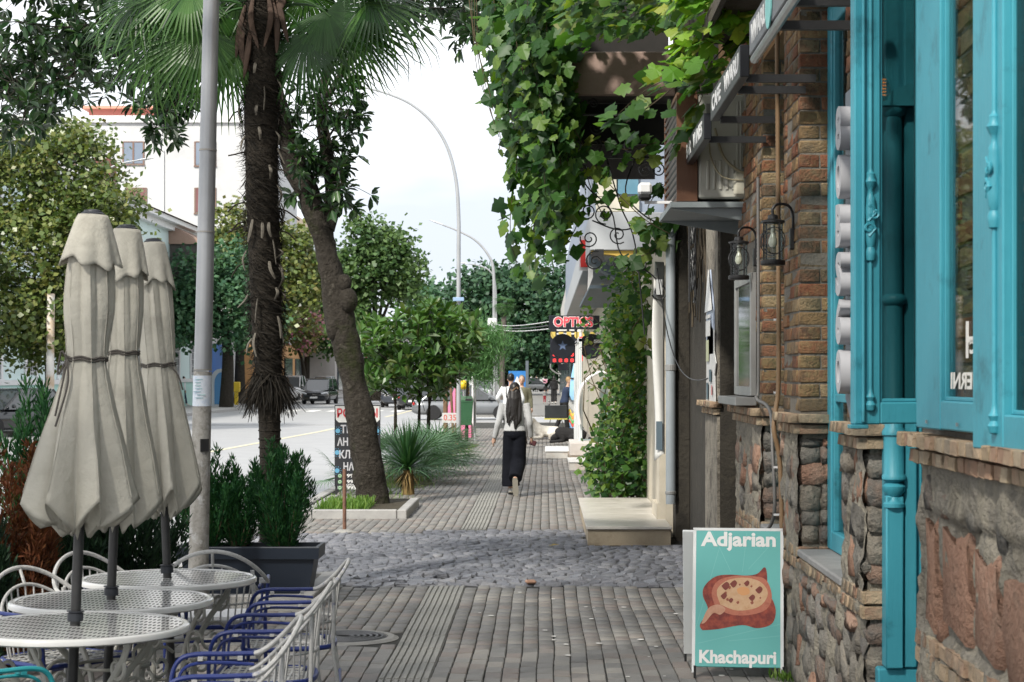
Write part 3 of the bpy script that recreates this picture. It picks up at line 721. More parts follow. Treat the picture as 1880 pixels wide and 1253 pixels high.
# wall lanterns
def lantern(x, y, z, label):
    t = thing('wall_lantern', label, 'lantern', (x, y, z), 0, 'lanterns on the brick piers')
    b = MB(); b.lathe([(.0, .10), (.055, .10), (.068, .105), (.068, .115), (.03, .125), (.028, .145), (.018, .15), (.0, .155)], n=18); b.build('cap', M_black, t, smooth=True)
    b = MB(); b.lathe([(.0, -.135), (.066, -.135), (.070, -.13), (.070, -.11), (.062, -.105), (0, -.105)], n=18); b.build('base', M_black, t, smooth=True)
    b = MB()
    for a in range(4):
        c = Vector((.062*math.cos(a*PI/2+.5), .062*math.sin(a*PI/2+.5), 0)); b.box(c, (.009, .009, .21))
    b.build('bar', M_black, t)
    b = MB()
    for s in (1, -1):
        b.tube([(.067*math.sin(q)*.98, s*math.sqrt(max(0, .072**2-(.067*math.sin(q))**2)), .075*math.cos(q)) for q in [2*PI*k/24 for k in range(25)]], .003, 5)
    b.build('wire_oval', M_black, t)
    b = MB(); b.lathe([(.054, -.105), (.054, .10)], n=20); o = b.build('glass_cylinder', M_glass, t, smooth=True)
    b = MB(); b.lathe([(.012, .09), (.012, .05), (.010, .045), (.024, .01), (.026, -.01), (.016, -.032), (.003, -.036)], n=12); b.build('bulb', mat('bulb_glass', (.75, .70, .55), .15, spec=.6), t, smooth=True)
    b = MB(); b.tube(spline([(0, 0, .15), (0, 0, .185), (.03, .01, .21), (.085, .02, .205), (.115, .03, .16), (.118, .03, .06)], 6), .008, 8); b.span((.098, -.005, -.045), (.124, .065, .075), .005); b.build('bracket', M_black, t, smooth=True)
    return t
lantern(1.283, 10.72, 2.475, 'black wall lantern with clear glass hanging on the nearer brick pier')
lantern(1.285, 12.62, 2.49, 'black wall lantern hanging on the farther brick pier, beside the grey glazed panel')
# conduits and cables
M_cond = mat('brown_conduit', [(.16, .10, .05), (.22, .14, .075)], .6, 10)
M_cond2 = mat('grey_conduit', [(.12, .115, .11), (.2, .19, .18)], .5, 10, metal=.3)
def ribbed(pts, r, step=.012):
    pts = spline(pts, 8); out = []; rs = []
    acc = [0.]
    for a, c in zip(pts, pts[1:]): acc.append(acc[-1]+(c-a).length)
    n = int(acc[-1]/step); j = 0
    for i in range(n+1):
        s = acc[-1]*i/n
        while j < len(pts)-2 and acc[j+1] < s: j += 1
        q = (s-acc[j])/max(1e-6, acc[j+1]-acc[j]); out.append(pts[j].lerp(pts[j+1], q)); rs.append(r*(1.0 if i % 2 else .82))
    return out, rs
t = thing('brown_conduit', 'brown ribbed cable conduit running down the brick pier and behind the teal board', 'conduit', (1.37, 11.3, 0))
p_, r_ = ribbed([(1.372, 11.25, 3.75), (1.378, 11.25, 2.7), (1.375, 11.2, 1.75), (1.352, 11.15, 1.52), (1.335, 11.1, 1.40), (1.37, 11.1, 1.2), (1.375, 11.05, .7), (1.345, 11.0, .45), (1.36, 11.0, .12)], .0155, .013)
MB().tube([q-t.location for q in p_], r_, 8).build('hose', M_cond, t, smooth=True, angle=180)
for q in (2.05, 1.62, 1.18, .9): MB().box((-.002, -.06, q), (.036, .012, .012)).build('clip', M_white_p, t)
b = MB(); b.tube([(-.02, -.27, .50), (-.017, -.28, .56)], .0175, 8); b.build('red_tape', mat('red_tape', (.5, .04, .02), .5), t)
t = thing('grey_conduit', 'thin grey ribbed conduit bending along the ledge and down to the sill', 'conduit', (1.37, 12.1, 0))
p_, r_ = ribbed([(1.375, 12.28, 3.0), (1.378, 12.28, 1.72), (1.35, 12.15, 1.58), (1.365, 11.75, 1.54), (1.36, 11.45, 1.48), (1.352, 11.32, 1.30), (1.362, 11.3, .92), (1.33, 11.5, .78), (1.31, 11.9, .76)], .012, .012)
MB().tube([q-t.location for q in p_], r_, 7).build('hose', M_cond2, t, smooth=True, angle=180)
# glazed grey panel on the farther pier
M_alu = mat('dull_aluminium', [(.22, .22, .215), (.32, .32, .31)], .45, 5, metal=.4)
t = thing('glazed_panel', 'tall narrow grey metal framed glass panel standing on the brick ledge', 'window', (1.385, 13.2, 1.585))
b = MB(); b.span((-.02, -.56, .0), (.02, -.50, .82), .004); b.span((-.02, .48, .0), (.02, .54, .82), .004); b.span((-.018, -.50, 0), (.018, .48, .06)); b.span((-.018, -.50, .76), (.018, .48, .82)); b.build('frame', M_alu, t)
MB().span((-.006, -.50, .06), (-.002, .48, .76)).build('pane', glass('mirror_glass', (.25, .28, .27), .05, .5), t)
MB().span((.006, -.50, .06), (.012, .48, .76)).build('backing', mat('pane_backing', (.10, .12, .115), .5), t)
MB().span((-.14, -.75, -.062), (-.0, .5, -.008), .004).build('ledge_plate', M_alu, t)
# posters on the last pier
M_paper = mat('old_paper', [(.40, .40, .39), (.56, .56, .55)], .85, 14, .2, 30)
t = thing('arrow_sign', 'small grey sign board shaped like an upward arrow on the dark pier', 'sign', (1.385, 16.0, 2.18))
MB().prism([(-.34, -.28), (.34, -.28), (.34, .08), (0, .43), (-.34, .08)], (0, 0, 0), (0, -1, 0), (0, 0, 1), -.012).build('board', mat('sign_greyblue', [(.30, .35, .45), (.38, .43, .52)], .5, 4), t)
MB().prism([(-.34, .08), (.34, .08), (0, .43)], (-.014, 0, 0), (0, -1, 0), (0, 0, 1), -.003).build('arrow_tip', M_lett, t)
b = MB(); b.span((-.017, -.2, -.13), (-.0135, .2, .0)); b.span((-.017, -.2, .02), (-.0135, .2, .05)); b.build('notice', M_paper, t)
t = thing('torn_poster', 'torn white poster pasted below the arrow sign on the dark pier', 'poster', (1.385, 15.95, 1.72))
MB().prism([(-.42, -.25), (-.1, -.23), (.1, -.26), (.44, -.22), (.40, .0), (.52, .1), (.34, .2), (.36, .36), (.1, .42), (-.3, .34), (-.38, .05)], (0, 0, 0), (0, -1, 0), (0, 0, 1), -.008).build('sheet', M_paper, t)
b = MB(); b.span((-.0105, .05, .12), (-.0085, .30, .30)); b.build('green_print', mat('print_olive', (.38, .40, .26), .7), t)
b = MB(); b.span((-.0105, -.2, -.05), (-.0085, .0, .05)); b.span((-.0105, .1, -.2), (-.0085, .26, -.06)); b.build('dark_print', mat('print_dark', (.06, .10, .12), .7), t)
b = MB(); b.span((-.0105, -.28, -.16), (-.0085, -.2, -.08)); b.build('red_print', mat('print_red', (.42, .16, .16), .7), t)
# air conditioner with brown louvred cover
M_cream = mat('cream_casing', [(.36, .36, .32), (.45, .445, .40)], .5, 5, wear=((.26, .25, .21), 3, .55, .75))
M_brown = mat('brown_steel', [(.095, .042, .022), (.13, .06, .032)], .5, 7, .1, 60, wear=((.2, .12, .07), 5, .6, .75))
t = thing('air_conditioner', 'cream air conditioner unit with brown louvred cover on a wall bracket', 'air conditioner', (1.2, 13.5, 2.965))
b = MB(); b.span((-.11, .0, .01), (.285, .62, .745), .012); b.build('casing', M_cream, t)
b = MB()
for i in range(5): b.span((-.055+i*.045, -.010, .07), (-.035+i*.045, .002, .28), .004)
for i in range(4): b.span((.16+i*.025, -.008, .02), (.17+i*.025, .002, .70), .003)
b.build('pressed_rib', M_cream, t)
b = MB(); b.span((.135, -.045, .02), (.245, .0, .20), .02); b.build('valve_cover', mat('cream_cover', [(.42, .40, .32), (.48, .46, .38)], .5, 5), t)
b = MB(); b.span((-.06, -.014, .56), (.05, .0, .68), .004); b.build('handle_recess', mat('recess_grey', (.16, .16, .145), .6), t)
b = MB(); b.span((-.265, 0, -.01), (-.118, .03, .765)); b.span((-.265, 1.37, -.01), (-.118, 1.4, .765)); b.span((-.265, .031, .735), (-.118, 1.369, .765)); b.span((-.265, .031, -.01), (-.118, 1.369, .02)); b.build('cover', M_brown, t); MB().span((-.235, .031, .021), (-.225, 1.369, .734)).build('gap_black', M_black, t)  # black panel stands in for the shade between the slats
for i in range(13):
    o = MB().box((-.258, .70, .055+i*.054), (.014, 1.335, .014), Matrix.Rotation(.5, 3, 'Y')).build('slat', mat('slat_grey', [(.26, .235, .22), (.36, .34, .32)], .5, 7), t)
b = MB(); b.span((-.31, -.02, -.055), (.30, 1.3, -.016)); b.prism([(-.31, -.056), (.30, -.056), (.30, -.16)], (0, .05, 0), (1, 0, 0), (0, 0, 1), .015); b.prism([(-.31, -.056), (.30, -.056), (.30, -.16)], (0, 1.2, 0), (1, 0, 0), (0, 0, 1), .015); b.build('bracket', mat('bracket_grey', [(.20, .23, .24), (.28, .31, .32)], .5, 5), t)
b = MB(); b.tube(spline([(.27, -.05, .35), (.22, -.09, .48), (.245, -.06, .20), (.25, -.05, .03)], 6), .028, 8); b.build('lagged_pipe', mat('pipe_lagging', [(.14, .14, .13), (.22, .22, .2)], .8, 12, .4), t, smooth=True)
b = MB(); b.tube(spline([(-.04, -.05, .52), (-.03, -.07, .3), (.05, -.06, .16), (.2, -.05, .13)], 6), .006, 6); b.tube(spline([(0, -.05, .5), (.06, -.06, .3), (.17, -.05, .2), (.25, -.04, .18)], 6), .011, 6); b.build('cable', mat('cable_cream', (.3, .27, .19), .6), t, smooth=True)
t = thing('security_camera', 'small white security camera on an arm beside the louvred cover', 'camera', (.735, 14.0, 3.06))
b = MB(); b.box((0, 0, .03), (.10, .14, .085), None, .018); b.build('body', M_white_p, t); b = MB(); b.box((0, -.002, -.03), (.094, .13, .05), None, .018); b.build('lens_face', mat('black_plastic', (.012, .012, .013), .45), t)
b = MB(); b.span((.0, .02, -.075), (.20, .05, -.055)); b.span((-.012, .02, -.056), (.012, .05, -.03)); b.build('arm', M_white_p, t)
# teal food board
M_board = mat('board_teal', [(.085, .35, .335), (.10, .385, .365)], .5, 2.5, spec=.45)
BL = Vector((.846, 10.86, .03)); BRt = Vector((1.345, 10.80, .03)); TL = Vector((.803, 11.10, .825)); TR = Vector((1.295, 11.06, .835))
t = thing('folding_board', 'teal folding pavement board reading Adjarian Khachapuri with a picture of cheese bread', 'sign', (1.07, 11.0, 0))
u = (BRt-BL).normalized(); v = (TL-BL).normalized(); n = u.cross(v).normalized(); v = n.cross(u); Lu = (BRt-BL).length; Lv = (TL-BL).length
def bp(a, c, d=0): return BL+u*(a*Lu)+v*(c*Lv)+n*d-t.location
b = MB(); A3 = Matrix((u, v, n)).transposed()
b.box(bp(.5, .52, -.012), (Lu, Lv*.96, .016), A3, .003); fp = b.build('front_panel', M_board, t)
b = MB()
for a in (.0, 1.0): b.box(bp(a, .5, -.014), (.018, Lv*1.0, .022), A3)
b.box(bp(.5, 1.0, -.014), (Lu+.018, .016, .022), A3); b.build('front_rim', mat('rim_alu', [(.45, .46, .46), (.55, .56, .56)], .4, 6, metal=.3), t)
b = MB(); bl = Vector((.832, 11.40, .06)); tl = TL+Vector((.004, .05, -.01)); br = bl+u*Lu; tr = tl+u*Lu; v2 = (tl-bl).normalized()
A4 = Matrix((u, v2, u.cross(v2))).transposed(); b.box((bl+tr)/2-t.location, (Lu, (tl-bl).length, .02), A4, .003); b.build('rear_panel', mat('board_white', [(.6, .62, .62), (.68, .7, .7)], .5, 4), t)
b = MB()
for k in range(9): b.box(bl.lerp(tl, .06+k*.11)-t.location+Vector((-.001, -.004, 0)), (.004, .008, .008))
b.build('rivet', M_black, t)
for p in (BL-v*.035, BRt-v*.035, bl-v2*.06, br-v2*.06):
    o = MB().box(p+v*.03-t.location+Vector((.01, .01, 0)), (.014, .014, .085)).build('leg', M_black, t)
text('title_lettering', 'Adjarian', .115, M_lett, fp, mat4(bp(.5, .925, -.0025), u, v), .0038, .0006, Lu*.86)
text('title_lettering', 'Khachapuri', .10, M_lett, fp, mat4(bp(.5, .105, -.0025), u, v), .0034, .0006, Lu*.87)
M_crust = mat('print_crust', [(.21, .025, .016), (.29, .05, .026), (.13, .016, .013), (.36, .09, .045)], .6, 26, contrast=.7)
M_cheese = mat('print_cheese', [(.45, .22, .11), (.55, .36, .22), (.50, .30, .16), (.26, .06, .03)], .6, 34, contrast=.75)
def blob(pts, d, mtl, nm, n=5):
    pts3 = spline([Vector((x, y, 0)) for x, y in pts+pts[:1]], n)[:-1]
    me = bpy.data.meshes.new(nm); vv = [bp(p.x, p.y, d) for p in pts3]; me.from_pydata([tuple(p) for p in vv], [], [tuple(range(len(vv)))]); me.materials.append(mtl); me.update(); return link(nm, me, fp)
blob([(.10, .29), (.28, .30), (.55, .33), (.72, .31), (.88, .34), (.93, .42), (.90, .50), (.84, .56), (.83, .69), (.80, .735), (.72, .69), (.60, .675), (.40, .68), (.24, .665), (.12, .60), (.10, .53), (.16, .43), (.07, .33)], -.0030, M_crust, 'bread_print')
blob([(.30, .47), (.50, .43), (.74, .46), (.84, .55), (.76, .63), (.58, .66), (.38, .64), (.26, .57)], -.0020, M_cheese, 'cheese_print')
blob([(.50, .55), (.56, .535), (.63, .55), (.62, .585), (.55, .595), (.49, .58)], -.0012, mat('print_yolk', (.58, .28, .11), .5), 'yolk_print')
blob([(.24, .46), (.40, .405), (.62, .40), (.82, .44), (.885, .53), (.82, .645), (.66, .672), (.42, .668), (.26, .63), (.20, .55)], -.0026, mat('print_rim', [(.30, .065, .04), (.42, .14, .085), (.22, .035, .025)], .6, 30, contrast=.8), 'rim_print')
for q_ in range(9):
    a_ = .3+q_*.7; x, y, s = .55+.24*math.cos(a_)*R.uniform(.75, 1), .55+.08*math.sin(a_)*R.uniform(.7, 1), R.uniform(.012, .024); blob([(x-s, y), (x-s*.2, y-s*.7), (x+s*.8, y-s*.2), (x+s*.3, y+s*.5)], -.0013, mat('print_fleck', [(.22, .05, .03), (.30, .09, .05)], .6, 40), 'fleck_print', 3)
for x, y, s in ((.36, .60, .05), (.45, .615, .045), (.34, .53, .04), (.66, .52, .04), (.74, .575, .045), (.42, .50, .03), (.60, .62, .035)):
    blob([(x-s, y), (x, y-s*.6), (x+s*.9, y+s*.1), (x+s*.2, y+s*.6)], -.0011, mat('print_char', [(.14, .022, .015), (.2, .045, .03)], .6, 40), 'char_print', 3)
blob([(.085, .335), (.16, .44), (.27, .47), (.36, .44), (.30, .40), (.22, .41), (.13, .345)], -.0019, mat('print_flour', [(.55, .34, .24), (.42, .18, .10)], .6, 30), 'flour_print')
M_line = mat('print_pale', (.16, .45, .43), .5)
for q in ((.02, .30, .3, .9), (.2, .98, .42, .70), (.6, .98, .55, .70), (.05, .2, .98, .34), (.4, .22, .98, .26), (.95, .95, .62, .72)):
    a = bp(q[0], q[1], -.0036); c = bp(q[2], q[3], -.0036); dd = (c-a).normalized().cross(n)*.0012
    me = bpy.data.meshes.new('fine_line'); me.from_pydata([tuple(a-dd), tuple(c-dd), tuple(c+dd), tuple(a+dd)], [], [(0, 1, 2, 3)]); me.materials.append(M_line); link('fine_line', me, fp)
# weeds at the foot of the wall
def tuft(loc, n, h, spread, label, name='weed_tuft', mtl=None):
    d = NR.normal(size=(n, 3))*.55+np.array([0, 0, 1.]); d[:, 2] = np.abs(d[:, 2]); A = dirs_frames(d)*(h*NR.uniform(.5, 1.1, n))[:, None, None]; A[:, :, 0] *= .35
    o = many(name, DIA, DIA_F, A, NR.normal(size=(n, 3))*np.array([spread, spread, .004])+np.array([0, 0, .005]), NR.random(n), mtl or M_grass, kind='stuff'); o.location = loc
    return tag(o, label, 'weeds')
tuft((1.36, 10.72, 0), 60, .07, .03, 'small weeds growing where wall meets pavement behind the teal board')
# ------------------------------------------------------------------ next building, balcony, porch, creepers
M_cream_w = mat('cream_stone', [(.42, .38, .30), (.54, .49, .40)], .7, 5, .15, 50)
M_marble = mat('beige_marble', [(.44, .41, .36), (.54, .51, .46), (.60, .57, .52)], .3, 3.5, .06, 60, spec=.5, wear=((.32, .29, .25), 4, .58, .75))
M_bay = mat('grey_render', [(.33, .345, .36), (.40, .415, .43)], .6, 3)
M_bay2 = mat('blue_grey_panel', [(.22, .26, .33), (.28, .32, .39)], .5, 2)
nb = thing('grey_building', 'grey rendered building with projecting upper floor and yellow arch beyond the cafe', 'building', (1.3, 30, 0))
NW = dict(parent=nb, world=True)
b = MB(); b.span((1.30, 20.42, -.02), (6, 69, 3.4)); b.span((1.23, 20.43, .0), (1.298, 20.9, 2.9)); b.span((1.2, 20.44, .0), (1.299, 21.3, .34)); b.build('wall', M_cream_w, **NW)
b = MB(); b.span((.62, 26, 3.43), (6, 60, 3.95), .01); b.build('floor_band', M_bay, **NW)
b = MB(); b.span((.66, 26.1, 3.952), (6, 60, 5.2)); b.build('upper_wall', M_bay2, **NW)
b = MB(); b.span((.70, 26.02, 3.96), (1.29, 26.098, 4.16)); b.span((.72, 26.03, 4.17), (.98, 26.095, 4.75)); b.build('side_panel', mat('ivory_panel', [(.5, .48, .40), (.58, .55, .46)], .5, 3), **NW)
b = MB(); b.span((1.0, 26.04, 4.2), (1.28, 26.09, 4.7)); b.build('window', mat('blue_glass', [(.10, .22, .30), (.18, .32, .40)], .15, 2, spec=.6), **NW)
arch = [(.64, 3.428), (1.30, 3.428), (1.30, 3.22), (1.2, 3.29), (1.05, 3.345), (.9, 3.375), (.75, 3.385), (.64, 3.385)]
b = MB(); b.prism(arch, (0, 26.3, 0), (1, 0, 0), (0, 0, 1), .25); b.build('arch', mat('ochre', [(.50, .33, .06), (.58, .40, .09)], .6, 3), **NW)
b = MB(); b.prism([(.62, 3.42), (.62, 3.30), (.95, 3.10), (1.3, 2.78), (1.3, 2.95), (1.0, 3.2)], (0, 27.2, 0), (1, 0, 0), (0, 0, 1), .6); b.span((.66, 28, 3.0), (1.3, 36, 3.05)); b.build('awning', mat('awning_blue', [(.07, .10, .13), (.11, .14, .17)], .6, 3), **NW)
b = MB(); b.span((.70, 38, 0), (.72, 44.5, 2.4)); b.build('glass_front', glass('shop_glass', (.72, .85, .88), .03, .35), **NW)
b = MB()
for i in range(4): b.span((.68, 38+i*2.1, 0), (.74, 38.06+i*2.1, 2.46))
b.span((.68, 38, 2.40), (.74, 44.5, 2.47)); b.build('shop_frame', M_white_p, **NW)
b = MB(); b.tube(spline([(.70, 37.9, .75), (.66, 37.9, 1.1), (.74, 37.9, 1.5), (1.0, 37.9, 1.75), (1.25, 37.9, 1.78)], 6), .035, 8); b.build('arched_rail', M_white_p, smooth=True, **NW)
fb = thing('terrace_building', 'pale buildings with balconies continuing along the right pavement', 'building', (1.4, 110, 0))
b = MB(); b.span((1.4, 86, -.02), (9, 200, 7.5)); b.build('wall', mat('pale_wall', [(.5, .5, .48), (.6, .59, .56)], .8, 1), parent=fb, world=True)
for i in range(12): MB().span((1.33, 88+i*7, .4), (1.398, 91.5+i*7, 2.6)).build('shop_window', mat('dark_glass', [(.03, .045, .05), (.07, .09, .1)], .15, 1), parent=fb, world=True)
for i in range(6):
    b = MB(); b.span((.6, 88+i*14, 3.2), (1.398, 95+i*14, 3.4)); b.span((.6, 88+i*14, 3.401), (.66, 95+i*14, 4.3)); b.build('balcony', mat('balcony_white', [(.6, .6, .58), (.7, .7, .68)], .7, 2), parent=fb, world=True)
# porch block of marble slabs
t = thing('marble_porch', 'low beige marble porch block standing on the cobbles against the wall', 'step', (.86, 21.7, 0))
b = MB(); b.span((-.42, -2.27, -.02), (.425, 2.3, .152)); b.build('riser', mat('porch_stone', [(.27, .215, .15), (.36, .30, .215), (.31, .25, .18)], .7, 4, .2, 40, wear=((.22, .18, .12), 5, .58, .75)), t)
for i in range(5): MB().span((-.435, -2.30+i*.925, .154), (.437, -1.382+i*.925, .182), .004).build('tread_slab', M_marble, t)
for nm, lab, a, c in (('marble_slab_step', 'white marble step slab beyond the ivy, nearest to the walking woman', (.45, 34.6, 0), (.95, 36.2, .17)), ('marble_slab_step', 'low white marble step with stained front, farthest along the right wall', (.03, 39.6, 0), (.52, 42, .165))):
    loc = Vector(((a[0]+c[0])/2, (a[1]+c[1])/2, 0)); t = thing(nm, lab, 'step', loc)
    MB().span(Vector(a)-loc, Vector(c)-loc-Vector((0, 0, .03))).build('block', mat('step_block', [(.38, .36, .34), (.5, .48, .45), (.42, .33, .27)], .7, 4), t)
    MB().span(Vector((a[0]-.02, a[1]-.02, c[2]-.028))-loc, Vector((c[0], c[1], c[2]))-loc, .004).build('slab', mat('white_marble', [(.62, .62, .61), (.7, .7, .69)], .35, 3), t)
t = thing('stone_planter', 'square stone planter with speckled granite base beside the marble steps', 'planter', (.85, 37.9, 0))
b = MB(); b.span((-.38, -1.2, 0), (.40, 1.2, .17)); b.build('base', mat('granite', [(.18, .14, .10), (.34, .28, .22)], .6, 60), t)
b = MB(); b.span((-.36, -1.1, .172), (.38, 1.1, .42), .01); b.build('box', mat('pink_stone', [(.5, .46, .43), (.6, .56, .53)], .6, 4), t)
# downpipe, banner
t = thing('downpipe', 'grey rain pipe at the corner beyond the dark wall', 'pipe', (1.315, 19.9, .38))
b = MB(); b.tube([(0, 0, 0), (0, 0, 2.78), (.02, .03, 2.86), (.08, .12, 2.95)], .052, 14); b.build('pipe', mat('pipe_grey', [(.22, .25, .27), (.27, .30, .32)], .4, 4, spec=.5), t, smooth=True)
b = MB(); b.lathe([(.054, 1.39), (.058, 1.395), (.058, 1.45), (.054, 1.455)], n=14); b.lathe([(.054, .1), (.058, .105), (.058, .13), (.054, .135)], n=14); b.build('collar', M_alu, t)
t = thing('cloth_banner', 'curled white cloth banner hanging beside the grey rain pipe', 'banner', (1.2, 20.1, .82))
v = []; nz_ = 26; nx_ = 7
for i in range(nz_+1):
    z = 2.1*i/nz_; wv = .018*math.sin(z*3.1+.6)
    for j in range(nx_+1):
        s = j/nx_; v.append((-.055+wv*(1-s)+s*.118, -.06*math.sin(s*2.6+z*.9)-.02*s, z+.10*s*(1 if i == 0 else 0)))
b = MB(); b.add(v, [(i*(nx_+1)+j, i*(nx_+1)+j+1, (i+1)*(nx_+1)+j+1, (i+1)*(nx_+1)+j) for i in range(nz_) for j in range(nx_)])
o = b.build('sheet', mat('banner_white', [(.60, .60, .57), (.70, .69, .66)], .7, 3, wear=((.35, .36, .38), 3, .6, .72)), t, smooth=True); md = o.modifiers.new('s', 'SOLIDIFY'); md.thickness = .004
for zz, hh, tx in ((.12, .3, 'dark'), (1.75, .16, 'pale')):
    b = MB(); b.span((-.03, -.085, zz), (.035, -.078, zz+hh)); b.build('print', mat('banner_print_'+tx, (.10, .14, .17) if tx == 'dark' else (.42, .43, .43), .7), t)
t = thing('corner_cable', 'thin black cable sagging across the dark wall behind the rain pipe', 'cable', (1.3, 19, 1.9))
MB().tube(bez([(-.12, 1.0, .95), (-.02, .6, -.1), (.02, -.8, -.3), (.09, -2.9, -.2)], 14), .006, 5).build('cable', M_black, t)
# balcony with ironwork
t = thing('iron_balcony', 'dark balcony with brown canopy board and wrought iron scrolls under the creeper', 'balcony', (.75, 20.8, 2.9))
b = MB(); b.span((-.60, -.80, 1.76), (.62, -.74, 2.22), .01); b.span((-.60, -.73, 1.9), (-.55, 3.2, 2.2), .01); b.build('canopy_board', mat('brown_board', [(.22, .15, .125), (.32, .225, .19), (.27, .19, .165)], .6, 4, .2, 30, wear=((.38, .30, .25), 2, .6, .8)), t)
b = MB(); b.span((-.5, .6, 2.30), (.64, .7, 4.2)); b.span((-.54, -.73, 1.78), (.64, 3.2, 1.82)); b.span((-.54, 3.21, 1.3), (.64, 3.3, 2.2)); b.span((-.58, -.10, 1.33), (.64, -.04, 1.77)); b.build('soffit', mat('shade_black', [(.008, .007, .006), (.02, .017, .014)], .8, 5), t)  # black panels carry the darkness under and behind the balcony as colour
MI = M_black
b = MB(); b.span((-.60, -.78, 1.10), (.64, -.75, 1.125)); b.span((-.60, -.78, 1.55), (.30, -.76, 1.568)); b.span((-.60, -.77, .9), (-.585, -.75, 1.7)); b.span((.62, -.77, -.1), (.64, -.75, 1.7)); b.build('rail', MI, t)
scr = [(-.30, .55, .10, 1), (-.12, .52, .11, -1), (-.28, .26, .10, 1), (.02, .30, .10, -1), (-.22, .02, .11, 1), (.04, .0, .10, 1), (.24, -.02, .09, -1), (.46, -.30, .09, 1), (-.42, 1.24, .075, 1), (-.22, 1.24, .075, -1), (-.05, 1.24, .075, 1), (.14, 1.24, .075, -1), (.30, .98, .08, 1), (.44, .98, .08, -1), (-.5, .95, .08, 1), (-.36, .98, .07, -1), (-.42, 1.68, .06, 1), (-.24, 1.68, .06, -1), (-.42, 1.45, .06, -1), (-.2, 1.42, .075, 1), (.0, 1.42, .06, 1)]
for x, z, r, sg in scr:
    o = MB().tube(spiral((x, -.765, z), (1, 0, 0), (0, 0, 1), r, 1.7, 24, R.uniform(0, 6.3), sg), .0075, 5).build('scroll', MI, t, smooth=True)
for q in ([(-.45, -.765, 1.10), (-.30, -.765, .8), (-.05, -.765, .55), (.05, -.765, .1), (.35, -.765, -.1), (.6, -.765, -.35)], [(-.1, -.765, 1.1), (.05, -.765, .6), (.2, -.765, .2), (.3, -.765, -.75)], [(.2, -.765, 1.1), (.1, -.765, .75), (.3, -.765, .5), (.62, -.765, .35)], [(-.25, -.765, .45), (.05, -.765, .35), (.4, -.765, .42), (.63, -.765, .3)]):
    MB().tube(spline(q, 6), .0085, 6).build('curved_bar', MI, t, smooth=True)
t = thing('iron_bracket', 'black wrought iron scroll bracket on the dark wall under the air conditioner', 'bracket', (1.36, 17.2, 2.9))
b = MB(); b.tube([(.0, 0, .5), (.0, 0, -.45), (-.02, -.1, -.52), (-.05, -.6, -.54)], .012, 6); b.tube([(-.1, -.6, .5), (-.1, -.6, -.54)], .010, 6); b.build('bar', MI, t)
for z, sg in ((.3, 1), (.08, -1), (-.15, 1), (-.35, -1)):
    for yy in (-.15, -.42): MB().tube(spiral((-.05, yy, z), (0, 1, 0), (0, 0, 1), .12, 1.6, 22, z*9, sg), .008, 5).build('scroll', MI, t, smooth=True)
# a second storey with dark opening behind the creeper, plus dry stems on the wall
b = MB()
for i in range(70):
    y0 = R.uniform(16.8, 20.3); z0 = R.uniform(2.2, 3.2)
    b.tube([(1.50+R.gauss(0, .02), y0+R.gauss(0, .15)*k, z0+k*.35) for k in range(5)], R.uniform(.004, .012), 4)
st_ = tag(b.build('dry_stem', mat('dry_vine', [(.05, .04, .028), (.09, .07, .045)], .9, 10)), 'tangle of dry creeper stems on the dark wall', 'creeper', kind='stuff')

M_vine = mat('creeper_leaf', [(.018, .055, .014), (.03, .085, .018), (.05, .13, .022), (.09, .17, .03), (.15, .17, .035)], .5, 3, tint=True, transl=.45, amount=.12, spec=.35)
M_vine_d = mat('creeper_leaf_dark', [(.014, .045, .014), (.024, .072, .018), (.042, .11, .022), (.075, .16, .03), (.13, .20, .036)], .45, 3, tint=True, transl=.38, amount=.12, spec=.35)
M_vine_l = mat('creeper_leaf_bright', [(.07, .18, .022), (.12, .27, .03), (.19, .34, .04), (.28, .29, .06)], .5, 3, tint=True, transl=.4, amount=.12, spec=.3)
M_stem = mat('vine_stem', [(.06, .045, .025), (.10, .075, .04)], .85, 8)
def leaf_frames(n, nm, tip, jn=.45, jt=.5, rng=NR):
    z = np.asarray(nm)+rng.normal(size=(n, 3))*jn; z /= np.linalg.norm(z, axis=1)[:, None]
    t_ = np.asarray(tip)+rng.normal(size=(n, 3))*jt; y = t_-z*(t_*z).sum(1)[:, None]; y /= np.linalg.norm(y, axis=1)[:, None]+1e-9
    x = np.cross(y, z); return np.stack([x, y, z], axis=2)
def leaf_objs(leafmesh, locs, A, root, n_obj, base, faces, material, rest_name, order=None, name='leaf'):
    """n_obj leaves as objects, the rest one mesh"""
    n = len(locs); idx = np.arange(n) if order is None else np.argsort(order); a, c = idx[:n_obj], idx[n_obj:]
    rl = np.array(root.location)
    for i in a:
        M = Matrix([list(r) for r in A[i]]).to_4x4(); M.translation = Vector(locs[i]-rl); o = link(name, R.choice(leafmesh), root); o.matrix_local = M
    if len(c): many(rest_name, base, faces, A[c], locs[c], NR.random(len(c)), material, root, True, 'stuff')
def vine_meshes(material, name='leaf'):
    out = []
    for i in range(5):
        v = VINE+NR.normal(size=VINE.shape)*np.array([.03, .03, .025]); out.append(simple_mesh(name, v, VINE_F, material))
    return out
